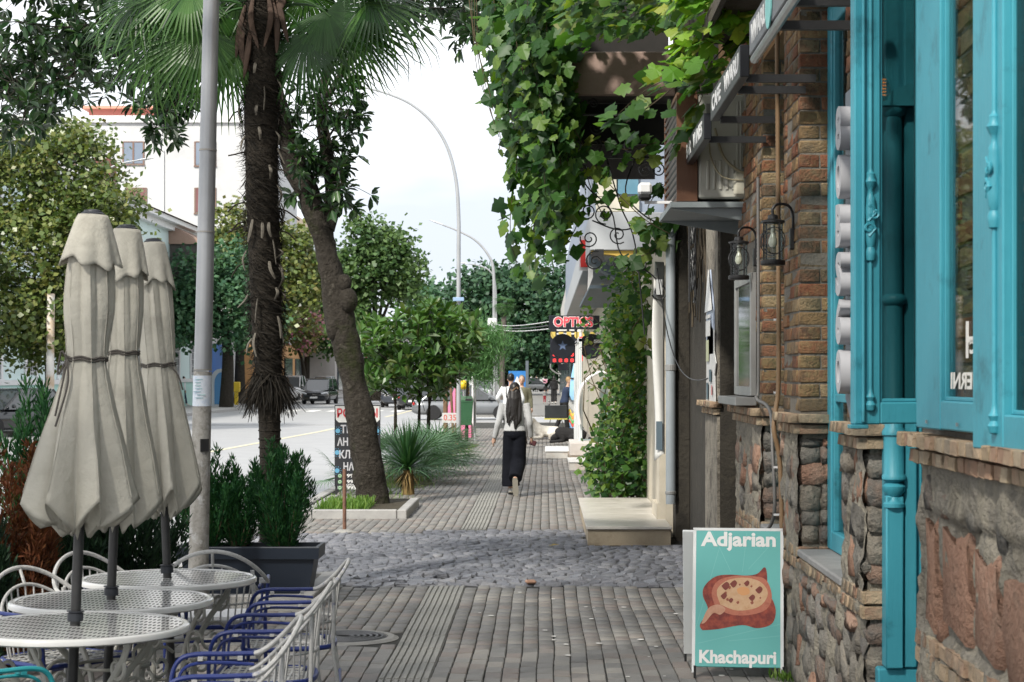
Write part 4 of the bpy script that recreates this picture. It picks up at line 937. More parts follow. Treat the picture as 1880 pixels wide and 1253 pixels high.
# curtain of creeper hanging left of the balcony
t = thing('hanging_creeper', 'thick curtain of lobed green creeper hanging beside the iron balcony', 'creeper', (.05, 20, 2.2))
locs = []; b = MB()
env = [(0, 900, 1030), (60, 905, 1035), (120, 915, 1045), (180, 930, 1050), (250, 945, 1050), (320, 945, 1060), (400, 938, 1065), (450, 935, 1060), (500, 950, 1045), (560, 975, 1020), (600, 985, 1010)]
def env_at(y):
    for (y0, a0, c0), (y1, a1, c1) in zip(env, env[1:]):
        if y0 <= y <= y1: q = (y-y0)/(y1-y0); return a0+(a1-a0)*q, c0+(c1-c0)*q
    return env[0][1:] if y < 0 else env[-1][1:]
strings = []
for i in range(64):
    yt = R.choice((-80, -60, -20, 40, 90)); ln = R.uniform(120, 300) if R.random() < .6 else R.uniform(300, 520); D = R.uniform(19.2, 22.0); q = R.random()
    if i >= 58: q = -.22-.1*(i-58)/6; yt = -60; ln = R.uniform(280, 340)
    pts = []
    for y in range(int(yt), int(min(yt+ln, 605)), 12):
        a, c = env_at(max(y, 0)); px = a+(c-a)*q+3*math.sin(y*.03+i)
        if i < 58 and R.random() > .9: continue
        pts.append(at(px, y, D))
    if len(pts) < 3: continue
    strings.append(pts)
    b.tube([p-t.location for p in pts[::2]], .004, 4)
    for k, p in enumerate(pts):
        if i >= 58:
            if k % 4 == 0 and k > 10: locs.append((p.x+R.gauss(0, .015), p.y, p.z))
            continue
        for _ in range(4 if p.z > 3.4 else 2):
            if R.random() < .78: locs.append((p.x+R.gauss(0, .07), p.y+R.gauss(0, .12)-.05, p.z+R.gauss(0, .05)))
b.build('stem', M_stem, t, kind='stuff')
for i in range(900):       # body behind, up past the frame
    y = R.uniform(-120, 330); a, c = env_at(max(y, 0)); locs.append(tuple(at(a+(c-a)*min(1, max(0, R.gauss(.62, .25))), y, R.uniform(20.4, 23.5))))
locs = np.array(locs); n = len(locs); A = leaf_frames(n, (-.55, -.6, .35), (-.15, 0, -1), .45, .5)*NR.uniform(.09, .19, n)[:, None, None]
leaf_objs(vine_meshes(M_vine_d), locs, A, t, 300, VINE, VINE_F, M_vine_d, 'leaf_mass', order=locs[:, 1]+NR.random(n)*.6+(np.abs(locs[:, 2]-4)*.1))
# creeper over the canopy and the bright shoots near the panel sign
t = thing('canopy_creeper', 'bright yellow-green creeper spreading over the board canopy above the panel sign', 'creeper', (1.0, 15.5, 4.3))
locs = []; br = []
for i in range(1700):
    D = R.uniform(12.0, 20.0); s = (D-12.0)/8; px = R.uniform(1030, 1240) if D > 16 else R.uniform(1225, 1400)
    if D > 16: y = R.uniform(-80, 80-(px-1030)*.16)+R.gauss(0, 7)
    else: y = R.uniform(-140, -10)+max(0, (1400-px))*.16+R.gauss(0, 10)
    locs.append(tuple(at(px, y, D)))
shoots = [[(1350, 60, 13.2), (1300, 120, 13.2), (1250, 150, 13.4), (1200, 190, 13.8), (1150, 225, 14.2)], [(1330, 30, 12.6), (1290, 60, 12.8), (1250, 100, 13), (1225, 140, 13)], [(1390, 40, 12.4), (1340, 90, 12.6), (1300, 130, 12.8)], [(1300, 150, 13.2), (1280, 200, 13.3), (1262, 240, 13.3), (1235, 270, 13.4)], [(1215, 150, 14), (1180, 170, 14.5), (1130, 215, 15), (1120, 232, 15)], [(1400, 10, 12), (1360, 40, 12.2), (1310, 55, 12.6), (1260, 60, 13)]]
b = MB(); nb0 = len(locs)
for s_ in shoots:
    pts = spline([at(*q) for q in s_], 7); b.tube([p-t.location for p in pts], .004, 4)
    for p in pts: locs.append((p.x+R.gauss(0, .05), p.y+R.gauss(0, .05)-.03, p.z+R.gauss(0, .05)))
for i in range(60):
    px = R.uniform(1240, 1400); y = R.uniform(-20, 135); 
    if y < 150-(px-1240)*.55: locs.append(tuple(at(px, y, R.uniform(11.9, 13.0))))
b.build('stem', M_stem, t, kind='stuff')
locs = np.array(locs); n = len(locs); A = leaf_frames(n, (-.45, -.35, .75), (-.5, -.2, -.6), .4, .5)*NR.uniform(.095, .165, n)[:, None, None]
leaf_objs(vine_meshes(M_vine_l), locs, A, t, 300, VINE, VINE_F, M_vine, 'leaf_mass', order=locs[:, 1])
# loose creeper on the scroll brackets and over the wall
t = thing('bracket_creeper', 'sparse creeper strands twisting through the iron scrolls', 'creeper', (.9, 20, 3.4))
locs = []
b = MB()
for s_ in ([(1050, 230), (1090, 300), (1120, 340), (1180, 400), (1230, 430)], [(1060, 270), (1090, 360), (1110, 400)], [(1225, 400), (1215, 430), (1200, 460), (1150, 480)], [(1180, 460), (1160, 520), (1190, 560), (1160, 610), (1200, 640)], [(1230, 330), (1190, 380), (1205, 430)], [(1105, 260), (1150, 275), (1205, 262)], [(1050, 330), (1062, 400), (1040, 450)]):
    D = R.uniform(19.6, 20.3) if s_[0][1] < 455 else R.uniform(22, 24); pts = spline([at(x, y, D) for x, y in s_], 8); b.tube([p-t.location for p in pts], .005, 4)
    for p in pts:
        for _ in range(2):
            if R.random() < .36: locs.append((p.x+R.gauss(0, .08), p.y+R.gauss(0, .08), p.z+R.gauss(0, .08)))
b.build('stem', M_stem, t, kind='stuff')
locs = np.array(locs); n = len(locs); A = leaf_frames(n, (-.4, -.75, .3), (0, 0, -1), .4, .5)*NR.uniform(.09, .2, n)[:, None, None]
leaf_objs(vine_meshes(M_vine), locs, A, t, 300, VINE, VINE_F, M_vine, 'leaf_mass')
# climbing shrub on the next wall
t = thing('climbing_shrub', 'dense small leaved climber bulging from the wall above the marble porch', 'shrub', (1.0, 25, 0))
locs = []
for i in range(5200):
    y = R.uniform(555, 905); q = (y-555)/350
    a = 1122-30*q-12*math.sin(q*9)-(14 if q > .5 else 0); c = 1212
    if y > 860: a += (y-860)*.35
    px = a+(c-a)*R.random()**.8; D = 24.2+2.6*R.random()**1.5
    p = at(px, y, D); p.x += R.gauss(0, .05)
    if p.z < .02: continue
    locs.append(tuple(p))
for i in range(700):
    y = R.uniform(470, 600); px = R.gauss(1165, 26); locs.append(tuple(at(px, y, R.uniform(23, 25))))
for i in range(60):      # strand across the optician's sign
    y = R.uniform(560, 740); px = 1084+8*math.sin(y*.03)+R.gauss(0, 7); locs.append(tuple(at(px, y, R.uniform(28, 30))))
locs = np.array(locs); n = len(locs); A = leaf_frames(n, (-.4, -.5, .6), (-.3, -.2, -.8), .55, .6)*NR.uniform(.05, .105, n)[:, None, None]
cl = NR.random(n)
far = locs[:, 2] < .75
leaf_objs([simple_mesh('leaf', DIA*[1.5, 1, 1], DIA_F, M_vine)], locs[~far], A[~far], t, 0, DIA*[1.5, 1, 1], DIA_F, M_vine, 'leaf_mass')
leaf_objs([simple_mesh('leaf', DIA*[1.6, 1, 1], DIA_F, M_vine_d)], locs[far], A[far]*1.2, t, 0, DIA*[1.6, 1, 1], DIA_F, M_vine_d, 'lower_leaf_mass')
b = MB()
for i in range(26):
    x0 = R.uniform(.75, 1.35); y0 = R.uniform(24.5, 26.5); b.tube([(x0-1+R.gauss(0, .05)*k, y0-25+R.gauss(0, .05)*k, k*.42) for k in range(7)], [.014-.0018*k for k in range(7)], 5)
b.build('stem', M_stem, t, kind='stuff')
# optician's signs
M_sgn = mat('sign_navy', [(.012, .014, .020), (.018, .02, .028)], .35, 3)
t = thing('optics_sign', 'black projecting sign reading OPTICS in red letters edged with white', 'sign', (.62, 40, 2.69))
MB().span((-.53, -.06, .0), (.53, .06, .29), .008).build('board', M_sgn, t)
M_r = mat('letter_red', (.60, .07, .09), .4, emit=.25)
text('letter_edge', 'OPTICS', .27, M_lett, t, mat4((-.02, -.064, .145), (1, 0, 0), (0, 0, 1)), .019, .003, .85)
text('letter_face', 'OPTICS', .27, M_r, t, mat4((-.02, -.070, .145), (1, 0, 0), (0, 0, 1)), .008, .003, .82)
MB().span((.5, -.02, .12), (.72, .02, .16)).build('wall_arm', M_black, t)
t = thing('spectacles_sign', 'black hanging sign shaped like a pair of spectacles under the OPTICS board', 'sign', (.68, 40.3, 2.34))
M_disc = mat('disc_black', [(.010, .011, .016), (.016, .018, .025)], .3, 4)
for s in (-.30, .30): MB().lathe([(0, -.03), (.255, -.03), (.265, -.02), (.265, .02), (.255, .03), (0, .03)], (s, 0, 0), 32, 'y').build('lens_disc', M_disc, t)
MB().tube([(-.08+.16*i/10, 0, .02+.055*math.sin(PI*i/10)) for i in range(11)], .016, 7).build('bridge', M_disc, t)
st5 = [((.11 if i % 2 == 0 else .045)*math.sin(PI*i/5), (.11 if i % 2 == 0 else .045)*math.cos(PI*i/5)) for i in range(10)]
MB().prism(st5, (-.30, -.036, .01), (1, 0, 0), (0, 0, 1), .003).build('star', mat('star_blue', (.10, .14, .24), .4), t)
MB().span((.36, -.037, .07), (.55, -.032, .14)).build('sticker', M_white_p, t)
MB().span((-.01, -.01, .06), (.01, .01, .36)).build('hanger', M_black, t)
t = thing('led_board', 'black board with rows of red lit figures behind the spectacles sign', 'sign', (.42, 43, 2.0))
MB().span((-.30, -.04, 0), (.30, .04, .80)).build('board', M_sgn, t)
M_led = mat('led_red', (.8, .05, .05), .4, emit=.45)
for z, s in ((.06, '8 8 8 8'), (.19, '8 8 8 8'), (.32, '8 8 8')): text('figure', s, .11, M_led, t, mat4((0, -.043, z), (1, 0, 0), (0, 0, 1)), .003, .001, .48)
for z in (.66, .74): text('white_figure', '== =', .08, M_lett, t, mat4((.05, -.043, z), (1, 0, 0), (0, 0, 1)), .004, .001, .4)
MB().span((.36, -.02, .05), (.44, .02, .60)).build('red_strip', M_led, t)
b = MB(); b.tube(spline([(-.28, 0, 0), (-.28, 0, -.12), (-.16, 0, -.22), (-.05, 0, -.25)], 5), .02, 6); b.build('bracket', M_alu, t, smooth=True)
MB().span((-.12, -.02, -.16), (.10, .02, -.02)).build('lower_board', M_sgn, t)
t = thing('yellow_bunting', 'row of yellow paper pennants under the OPTICS sign', 'bunting', (.6, 41, 2.60))
for i in range(6):
    MB().prism([(-.05, .08), (.05, .08), (.05, -.02), (0, -.08), (-.05, -.02)], (-.42+i*.17, 0, -.02), (1, 0, 0), (0, 0, 1), .004).build('pennant', mat('pennant_yellow', (.62, .47, .12), .6), t)
MB().span((-.5, .0, .055), (.52, .004, .062)).build('string', M_black, t)
t = thing('shop_post', 'slim white post standing in front of the glass shop front', 'post', (.83, 43.5, 0)); MB().tube([(0, 0, 0), (0, 0, 2.7)], .035, 8).build('post', mat('post_white', [(.62, .58, .58), (.7, .68, .68)], .5, 3), t, smooth=True)
t = thing('red_hanging_sign', 'small red sign hanging from the grey building under the creeper', 'sign', (.60, 29.0, 3.35)); MB().span((-.055, -.03, .02), (.055, .03, .43), .006).build('board', mat('sign_red', [(.6, .03, .03), (.68, .05, .04)], .4, 4), t); MB().span((-.07, .04, -.03), (.07, .06, .50)).build('frame', M_white_p, t)
t = thing('white_hanging_panel', 'narrow white panel hanging edge-on beside the red sign', 'sign', (.66, 27.6, 2.95)); MB().prism([(-.03, .85), (.04, .85), (.04, .2), (-.04, .0), (-.03, .25)], (0, 0, 0), (1, 0, 0), (0, 0, 1), -.05).build('panel', M_white_p, t)
t = thing('spotlight', 'pair of small black spotlights under the grey floor band', 'lamp', (.70, 25.8, 3.36))
for s in (0, .09): 
    b = MB(); b.lathe([(0, -.05), (.03, -.05), (.045, .03), (.05, .05), (0, .05)], (s-.03, -.02*s, -.02-s*.4), 12, 'y'); b.build('lamp_head', M_black, t)
MB().span((-.02, -.01, -.03), (.10, .03, .07)).build('mount', M_black, t)
# wires to the sign
t = thing('overhead_wires', 'three thin overhead wires running from the far lamp post to the OPTICS sign', 'wires', (.1, 40, 2.85))
for k, z in enumerate((.10, .02, -.05)):
    MB().tube(bez([(-.02, 0, z-.1), (-1.5, 18, z+.15), (-2.5, 45, z+1.2)], 14), .010, 4).build('wire', M_white_p if k != 1 else M_black, t)
# ------------------------------------------------------------------ cafe terrace: tables, parasols, chairs, planter
M_canvas = mat('parasol_canvas', [(.38, .36, .305), (.45, .43, .37), (.41, .39, .335)], .85, 7, .5, 14, spec=.2, wear=((.25, .235, .20), 2.2, .55, .75))
M_cap = mat('cap_dark', [(.02, .023, .03), (.035, .038, .045)], .5, 10)
M_pole = mat('pole_grey', [(.035, .035, .036), (.055, .054, .053)], .45, 10, metal=.3)
M_lacq = mat('white_lacquer', [(.52, .52, .50), (.60, .59, .57)], .22, 6, coat=.6)
M_leg = mat('table_leg_cream', [(.36, .35, .31), (.46, .45, .40)], .45, 8, wear=((.2, .18, .15), 9, .6, .75))
def top_material():      # perforated lacquered metal: fine diagonal lattice of dark holes
    m = bpy.data.materials.new('perforated_top'); MATS['perforated_top'] = m; m.use_nodes = True; nt = m.node_tree; N = nt.nodes; L = nt.links; b = N['Principled BSDF']
    tc = N.new('ShaderNodeTexCoord'); mp = N.new('ShaderNodeMapping'); mp.inputs['Scale'].default_value = (52, 13, 1); mp.inputs['Rotation'].default_value = (0, 0, .12)
    v = N.new('ShaderNodeTexVoronoi'); v.inputs['Randomness'].default_value = 0; v.inputs['Scale'].default_value = 1
    mr = N.new('ShaderNodeMapRange'); mr.inputs['From Min'].default_value = .36; mr.inputs['From Max'].default_value = .42
    mx = N.new('ShaderNodeMixRGB'); mx.inputs[1].default_value = (.06, .06, .06, 1); mx.inputs[2].default_value = (.56, .56, .545, 1)
    L.new(tc.outputs['Object'], mp.inputs[0]); L.new(mp.outputs[0], v.inputs['Vector']); L.new(v.outputs['Distance'], mr.inputs[0]); L.new(mr.outputs[0], mx.inputs[0]); L.new(mx.outputs[0], b.inputs['Base Color'])
    b.inputs['Roughness'].default_value = .16; b.inputs['Specular IOR Level'].default_value = .8; b.inputs['Coat Weight'].default_value = .35; dk = N.new('ShaderNodeBsdfDiffuse'); dk.inputs[0].default_value = (.05, .05, .05, 1); ms = N.new('ShaderNodeMixShader'); L.new(mr.outputs[0], ms.inputs[0]); L.new(dk.outputs[0], ms.inputs[1]); L.new(b.outputs[0], ms.inputs[2]); L.new(ms.outputs[0], N['Material Output'].inputs[0]); b.inputs['Coat Roughness'].default_value = .04
    nz = N.new('ShaderNodeTexNoise'); nz.inputs['Scale'].default_value = 9; bp_ = N.new('ShaderNodeBump'); bp_.inputs['Strength'].default_value = .10; bp_.inputs['Distance'].default_value = .01; L.new(tc.outputs['Object'], nz.inputs['Vector']); L.new(nz.outputs['Fac'], bp_.inputs['Height']); L.new(bp_.outputs[0], b.inputs['Normal'])
    return m
M_top = top_material()
TABLES = [(-1.847, 7.5, .444), (-1.90, 8.37, .44), (-1.83, 9.27, .424)]
for i, (x, y, r) in enumerate(TABLES):
    t = thing('round_table', ['round white metal table nearest the camera with perforated glossy top', 'round white metal table between the nearest and the farthest table', 'round white metal table farthest along, in front of the dark planter'][i], 'table', (x, y, 0), [0, .06, -.07][i], 'round white terrace tables')
    if i == 0:
        b = MB(); b.lathe([(0, .737), (r-.032, .737), (r-.032, .712), (0, .712)], n=72); b.build('tabletop', M_top, t, smooth=True)
        b = MB()
        b.lathe([(r-.0315, .714), (r-.0315, .738), (r-.028, .7405), (r-.010, .7405), (r-.002, .737), (r+.002, .731), (r+.002, .716), (r-.006, .710)], n=72); b.build('rim', M_lacq, t, smooth=True)
        for k in range(4):
            a = PI/4+k*PI/2; d = Vector((math.cos(a), math.sin(a), 0))
            pts = spline([d*.38+Vector((0, 0, .708)), d*.33+Vector((0, 0, .62)), d*.22+Vector((0, 0, .50)), d*.15+Vector((0, 0, .36)), d*.17+Vector((0, 0, .2)), d*.28+Vector((0, 0, .06)), d*.38+Vector((0, 0, .01))], 7)
            l = MB().tube(pts, .016, 8, sq=.7).build('leg', M_leg, t, smooth=True)
            for c, rr, sg in (((.26, .42), .09, 1), ((.30, .60), .055, -1), ((.30, .22), .07, -1), ((.20, .30), .06, 1)):
                MB().tube(spiral(d*c[0]+Vector((0, 0, c[1])), d, (0, 0, 1), rr, 1.35, 18, .6, sg), .008, 6).build('scroll', M_leg, l, smooth=True)
        for z in (.45, .22): MB().tube([(.16*math.cos(2*PI*q/28), .16*math.sin(2*PI*q/28), z) for q in range(29)], .008, 6).build('ring', M_leg, t, smooth=True)
        proto = t
    else:
        for ch in list(proto.children): copy_tree(ch, t)
        f = r/TABLES[0][2]; t.scale = (f, f, 1)
# folded parasols
def parasol(i, base, top, D, kr, lab):
    t = thing('folded_parasol', lab, 'parasol', (base.x, base.y, 0), 0, 'folded cream parasols on the tables')
    ax = top-base; ax.normalize(); Lz = (top-base).length
    U = Vector((1, 0, 0)); U = (U-ax*U.dot(ax)).normalized(); V = ax.cross(U)
    def P(s, ang, r): return base+ax*s+U*(math.cos(ang)*r)+V*(math.sin(ang)*r)-t.location
    rnd = random.Random(40+i); ph = [rnd.uniform(-.25, .25) for _ in range(8)]; dp = [rnd.uniform(.6, 1.15) for _ in range(8)]
    n = 128
    z0 = kr['hem']; zt = kr['tie']; zv = kr['val']; ztop = kr['top']
    def rad(s):
        key = [(z0, kr['rh']), ((z0+zt)/2, (kr['rh']+kr['rt'])*.52), (zt-.05, kr['rt']*1.16), (zt, kr['rt']), (zt+.06, kr['rt']*1.08), ((zt+zv)/2+.02, kr['rm']), (zv, kr['rm']*.93), (ztop-.03, .052), (ztop, .05)]
        for (a, ra), (c, rc) in zip(key, key[1:]):
            if a <= s <= c: q = (s-a)/(c-a); q = q if s < zt-.04 else q*q*(3-2*q); return ra+(rc-ra)*q
        return key[-1][1] if s > ztop else key[0][1]
    def fold(ang, s):
        k8 = ang/(2*PI)*8; k = int(k8) % 8; f_ = (k8 % 1)
        x = f_-.5+ph[k]*.5*(1-abs(2*f_-1))
        pk = 1-min(1, abs(x)*2)          # 0 at valley, 1 at rib
        lo = min(1, max(0, (zt-s)/(zt-z0))) ; up = min(1, max(0, (s-zt)/.25))
        dep = (.50*lo+.10) if s < zt else .10+.16*up*(1-min(1, max(0, (s-zv+.1)/.2))*.4)
        return (1-dep*dp[k]*(1-pk**.75)), pk
    prof = [z0+(ztop-z0)*q/46 for q in range(47)]; rings = []
    for j, s in enumerate(prof):
        ring = []
        for a in range(n):
            ang = 2*PI*a/n; tw = ang+.35*math.sin((s-zt)*2.2)*(1 if s > zt else .25)
            f_, pk = fold(tw % (2*PI), s); r = rad(s)*f_*(1+.035*noise.noise(Vector((math.cos(ang)*2.2, math.sin(ang)*2.2, s*2.2+i*7)))+.018*noise.noise(Vector((math.cos(ang+s)*6, math.sin(ang+s)*6, s*3.5+i*5))))
            dz = 0
            lowf = max(0, 1-(s-z0)/.45)
            dz = lowf*(.115*pk-.02+.015*math.sin(ang*5+i))
            ring.append(P(s+dz, ang, r))
        rings.append(ring)
    inner = []
    for q, (rf, dz) in enumerate(((.86, .012), (.62, .0), (.42, -.035), (.28, -.02), (.2, .10))):
        ring = []
        for a in range(n):
            ang = 2*PI*a/n; tw = ang+.35*math.sin((z0-zt)*2.2)*.25; f_, pk = fold(tw % (2*PI), z0); f2 = f_*(1-(1-rf)*1.0); w_ = (1-q/5)
            ring.append(P(z0+(.115*pk-.02+.015*math.sin(ang*5+i))*w_+dz+.012*math.sin(ang*8*(1+q*.5)+q), ang, rad(z0)*f2))
        inner.append(ring)
    b = MB(); b.loft(inner[::-1]+rings, cap=False); b.build('canopy', M_canvas, t, smooth=True, angle=180)
    sm = MB()
    for k in range(8):           # stitched seams over the ribs
        line = []
        for j in range(2, 47, 2):
            s = prof[j]; best = max(range(k*n//8, (k+1)*n//8), key=lambda a: fold((2*PI*a/n+.35*math.sin((s-zt)*2.2)*(1 if s > zt else .25)) % (2*PI), s)[1])
            q_ = rings[j][best]; c_ = P(s, 0, 0); line.append(q_+(q_-c_).normalized()*.0008)
        sm.tube([line[0]]+[(a+b_+c_)/3 for a, b_, c_ in zip(line, line[1:], line[2:])]+[line[-1]], .0021, 5)
    sm.build('seams', M_canvas, t, smooth=True, kind='stuff')
    # valance cap
    rings = []
    for q in range(13):
        s = ztop+.012-(ztop+.012-zv+.0)*q/12; ring = []
        for a in range(n):
            ang = 2*PI*a/n; w_ = q/12; k = .5+.5*math.cos(ang*8+i+.5*math.sin(ang*2))
            r = (kr['cap']+(kr['rv']-kr['cap'])*w_**.8)*(1+.11*w_*(k-.5)*1.6)+.004
            ring.append(P(s-.022*w_*k+.018*w_*math.sin(ang*2+i*2), ang, r))
        rings.append(ring)
    o = MB().loft(rings, cap=False).build('valance', M_canvas, t, smooth=True, angle=180); md = o.modifiers.new('s', 'SOLIDIFY'); md.thickness = .003
    # finial: stacked dark rings
    b = MB(); 
    rr = kr['cap']*1.0
    rings = []
    for r, dz in ((rr*1.02, -.012), (rr*1.06, -.004), (rr*1.02, .003), (rr*.92, .005), (rr*.92, .011), (rr*.74, .016), (rr*.70, .022), (rr*.3, .026), (.002, .027)):
        rings.append([P(ztop+dz+.008, 2*PI*a/28, r) for a in range(28)])
    b.loft(rings); b.build('finial', M_cap, t, smooth=True)
    b = MB(); b.tube([P(-.62 if i != 1 else -.55, 0, 0), P(ztop, 0, 0)], .0205, 12); b.build('pole', M_pole, t, smooth=True)
    b = MB(); rings = [[P(s, 2*PI*a/20, r) for a in range(20)] for s, r in ((.0, .031), (.03, .031), (.032, .026), (.036, .026), (.036, .034), (.04, .034))]; b.loft(rings); b.build('table_collar', M_cap, t)
    # tie cord
    b = MB()
    for dz in (0, .010): b.tube([P(zt+dz+.004*math.sin(a*.9), 2*PI*a/40, kr['rt']*.96*(1-.05*math.cos(8*2*PI*a/40))+.006) for a in range(41)], .0048, 5)
    if i == 0:
        a0 = 3.9
        b.tube(spline([P(zt, a0, kr['rt']+.01), P(zt-.02, a0+.3, kr['rt']+.03), P(zt-.10, a0+.45, kr['rt']+.045), P(zt-.26, a0+.35, kr['rt']+.09)], 6), .0045, 5)
        b.tube(spline([P(zt, a0, kr['rt']+.01), P(zt+.03, a0-.15, kr['rt']+.03), P(zt-.06, a0-.3, kr['rt']+.035), P(zt, a0, kr['rt']+.012)], 6), .0045, 5)
        b.tube(spline([P(zt, a0, kr['rt']+.01), P(zt-.08, a0+.1, kr['rt']+.03), P(zt-.22, a0+.2, kr['rt']+.07)], 6), .0045, 5)
    if i == 2:
        b.tube(spline([P(zt, 5.6, kr['rt']+.01), P(zt-.05, 5.8, kr['rt']+.04), P(zt-.12, 5.9, kr['rt']+.055)], 6), .0045, 5)
    b.build('tie_cord', mat('cord_brown', [(.06, .052, .045), (.10, .09, .08)], .8, 40), t)
    return t
for i, (D, bp_, tp_, kr, lab) in enumerate([
        (7.5, (138, 1140), (171, 392), dict(hem=.38, tie=1.025, val=1.415, top=1.585, rh=.238, rt=.075, rm=.098, rv=.110, cap=.050), 'folded cream parasol with trailing brown tie cord on the nearest table'),
        (8.37, (204, 1093), (233, 424), dict(hem=.33, tie=1.06, val=1.41, top=1.595, rh=.22, rt=.072, rm=.085, rv=.093, cap=.050), 'folded cream parasol half hidden between two others, with torn valance'),
        (9.27, (307, 1052), (281, 443), dict(hem=.315, tie=1.005, val=1.41, top=1.595, rh=.195, rt=.078, rm=.085, rv=.088, cap=.048), 'folded cream parasol with closely pleated canvas on the farthest table')]):
    parasol(i, at(*bp_, D), at(*tp_, D), D, kr, lab)
# chairs of bent tube
M_tube = mat('worn_white_tube', [(.34, .34, .33), (.46, .455, .44), (.25, .25, .245)], .45, 24, wear=((.06, .075, .22), 16, .60, .70))
M_tubeb = mat('blue_tube', [(.012, .022, .12), (.018, .034, .165), (.02, .03, .14)], .38, 24, wear=((.34, .34, .36), 14, .62, .72))
M_strap = mat('seat_strap', [(.36, .36, .34), (.50, .49, .47)], .5, 30, wear=((.1, .1, .12), 20, .6, .7))
M_ctl = mat('turquoise_tube', [(.02, .22, .25), (.03, .28, .30)], .4, 12)
def make_chair(tm_, bm_, label, group):
    """faces +y; seat .43 high"""
    t = thing('tube_armchair', label, 'chair', (0, 0, 0), 0, group)
    f = MB(); hoop = []          # outer hoop: arm fronts sweep back and up round the back
    for q in range(41):
        a = -PI/2+PI*2*0+ (q/40)*PI  # left to right over the back
        s = math.sin(a); c = math.cos(a)
        hoop.append((.275*s, -.12-.20*c, .655+.17*c**1.6 if c > 0 else .655))
    f.tube(hoop, .0105, 8)
    f.tube([(.225*math.sin(-PI/2+PI*q/30), -.10-.175*math.cos(-PI/2+PI*q/30), .60+.15*math.cos(-PI/2+PI*q/30)**1.5*1) if 0 < q < 30 else (.225*(-1 if q == 0 else 1), -.10, .60) for q in range(31)], .008, 8)
    f.tube([(0, -.318, .822), (0, -.275, .745)], .008, 6)
    f.build('back_hoop', tm_, t, smooth=True)
    for s in (-1, 1):
        o = MB().tube(spline([(.275*s, -.13, .656), (.278*s, .0, .655), (.28*s, .14, .654), (.28*s, .205, .63), (.275*s, .235, .56), (.262*s, .24, .42)], 6), .0098, 8).build('arm', bm_, t, smooth=True)
        MB().tube(spline([(.232*s, -.12, .62), (.24*s, .0, .627), (.245*s, .12, .626), (.25*s, .185, .60), (.245*s, .21, .53), (.24*s, .215, .42)], 6), .0068, 7).build('inner_arm', bm_, o, smooth=True)
        b = MB()
        for yy in (-.06, .11): b.box((.26*s, yy, .642), (.055, .022, .012))
        b.build('binding', tm_, o)
        MB().tube([(.262*s, .24, .45), (.268*s, .255, .0)], .0105, 8).build('leg', bm_, t, smooth=True)
        MB().tube([(.20*s, -.24, .72), (.215*s, -.235, .43), (.25*s, -.30, .0)], .0105, 8).build('leg', tm_, t, smooth=True)
    sp = MB()
    for q in range(13):
        a = -1.25+2.5*q/12; sp.tube([(.225*math.sin(a), -.10-.175*math.cos(a), .60+.15*max(0, math.cos(a))**1.5), (.19*math.sin(a*.95), -.06-.17*math.cos(a*.8), .43)], .0045, 5)
    sp.tube([(.205*math.sin(-1.3+2.6*q/16), -.09-.165*math.cos(-1.3+2.6*q/16), .545) for q in range(17)], .006, 5)
    sp.build('spindles', tm_, t, smooth=True, kind='stuff')
    r_ = MB(); ring = [(.245, .235), (-.245, .235), (-.235, .0), (-.21, -.15), (-.12, -.235), (.12, -.235), (.21, -.15), (.235, .0), (.245, .235)]
    r_.tube(spline([(x, y, .43) for x, y in ring], 4), .0125, 7); r_.tube([(-.262, .245, .30), (.262, .245, .30)], .009, 6); r_.tube([(-.23, -.27, .26), (.23, -.27, .26)], .009, 6)
    r_.build('seat_frame', bm_, t, smooth=True)
    g = MB()
    for q in range(13):
        x = -.222+.444*q/12; g.box((x, .02, .436+.002*(q % 2)), (.011, .42-abs(x)*.35, .003))
    for q in range(12):
        y = -.20+.42*q/11; g.box((0, y, .439-.002*(q % 2)), (.46-max(0, -y)*.55, .011, .003))
    g.build('woven_seat', M_strap, t, kind='stuff')
    return t
GR = 'bent tube armchairs round the tables'
ch = make_chair(M_tube, M_tubeb, 'worn white and blue tube armchair beside the farthest table, near the planter', GR)
spots = [(-1.19, 9.22, 90+6, None), (-1.16, 8.20, 90+3, 'worn white and blue tube armchair beside the middle table'), (-1.14, 7.02, 90+8, 'worn white and blue tube armchair nearest the camera, seen from behind its arm'),
         (-1.73, 9.98, 8, 'tube armchair with white cushion turned away between the farthest table and the planter'), (-2.13, 9.50, -122, 'tube armchair standing before the dark hedge, behind the middle table'), (-2.22, 8.72, -126, 'tube armchair at the left before the rust-brown bush'), (-2.45, 7.45, -70, 'white tube armchair half under the nearest table at its left')]
for i, (x, y, rz, lab) in enumerate(spots):
    o = ch if i == 0 else copy_tree(ch)
    o.location = (x-(.04 if rz > 60 else 0), y, 0); o.rotation_euler.z = math.radians(rz); o.scale = (1, .88, 1)
    if lab: o['label'] = lab
t = tag(MB().box((0, 0, .02), (.40, .38, .035), None, .014).build('seat_cushion', mat('cushion_white', [(.6, .6, .6), (.68, .68, .67)], .85, 6)), 'thin white cushion lying on the chair turned away beside the planter', 'cushion'); t.location = (-1.73, 10.0, .437); t.rotation_euler.z = math.radians(8)
ct = make_chair(M_ctl, M_ctl, 'turquoise tube armchair pushed under the nearest table from the left', GR); ct.location = (-2.16, 7.05, 0); ct.rotation_euler.z = math.radians(-48)
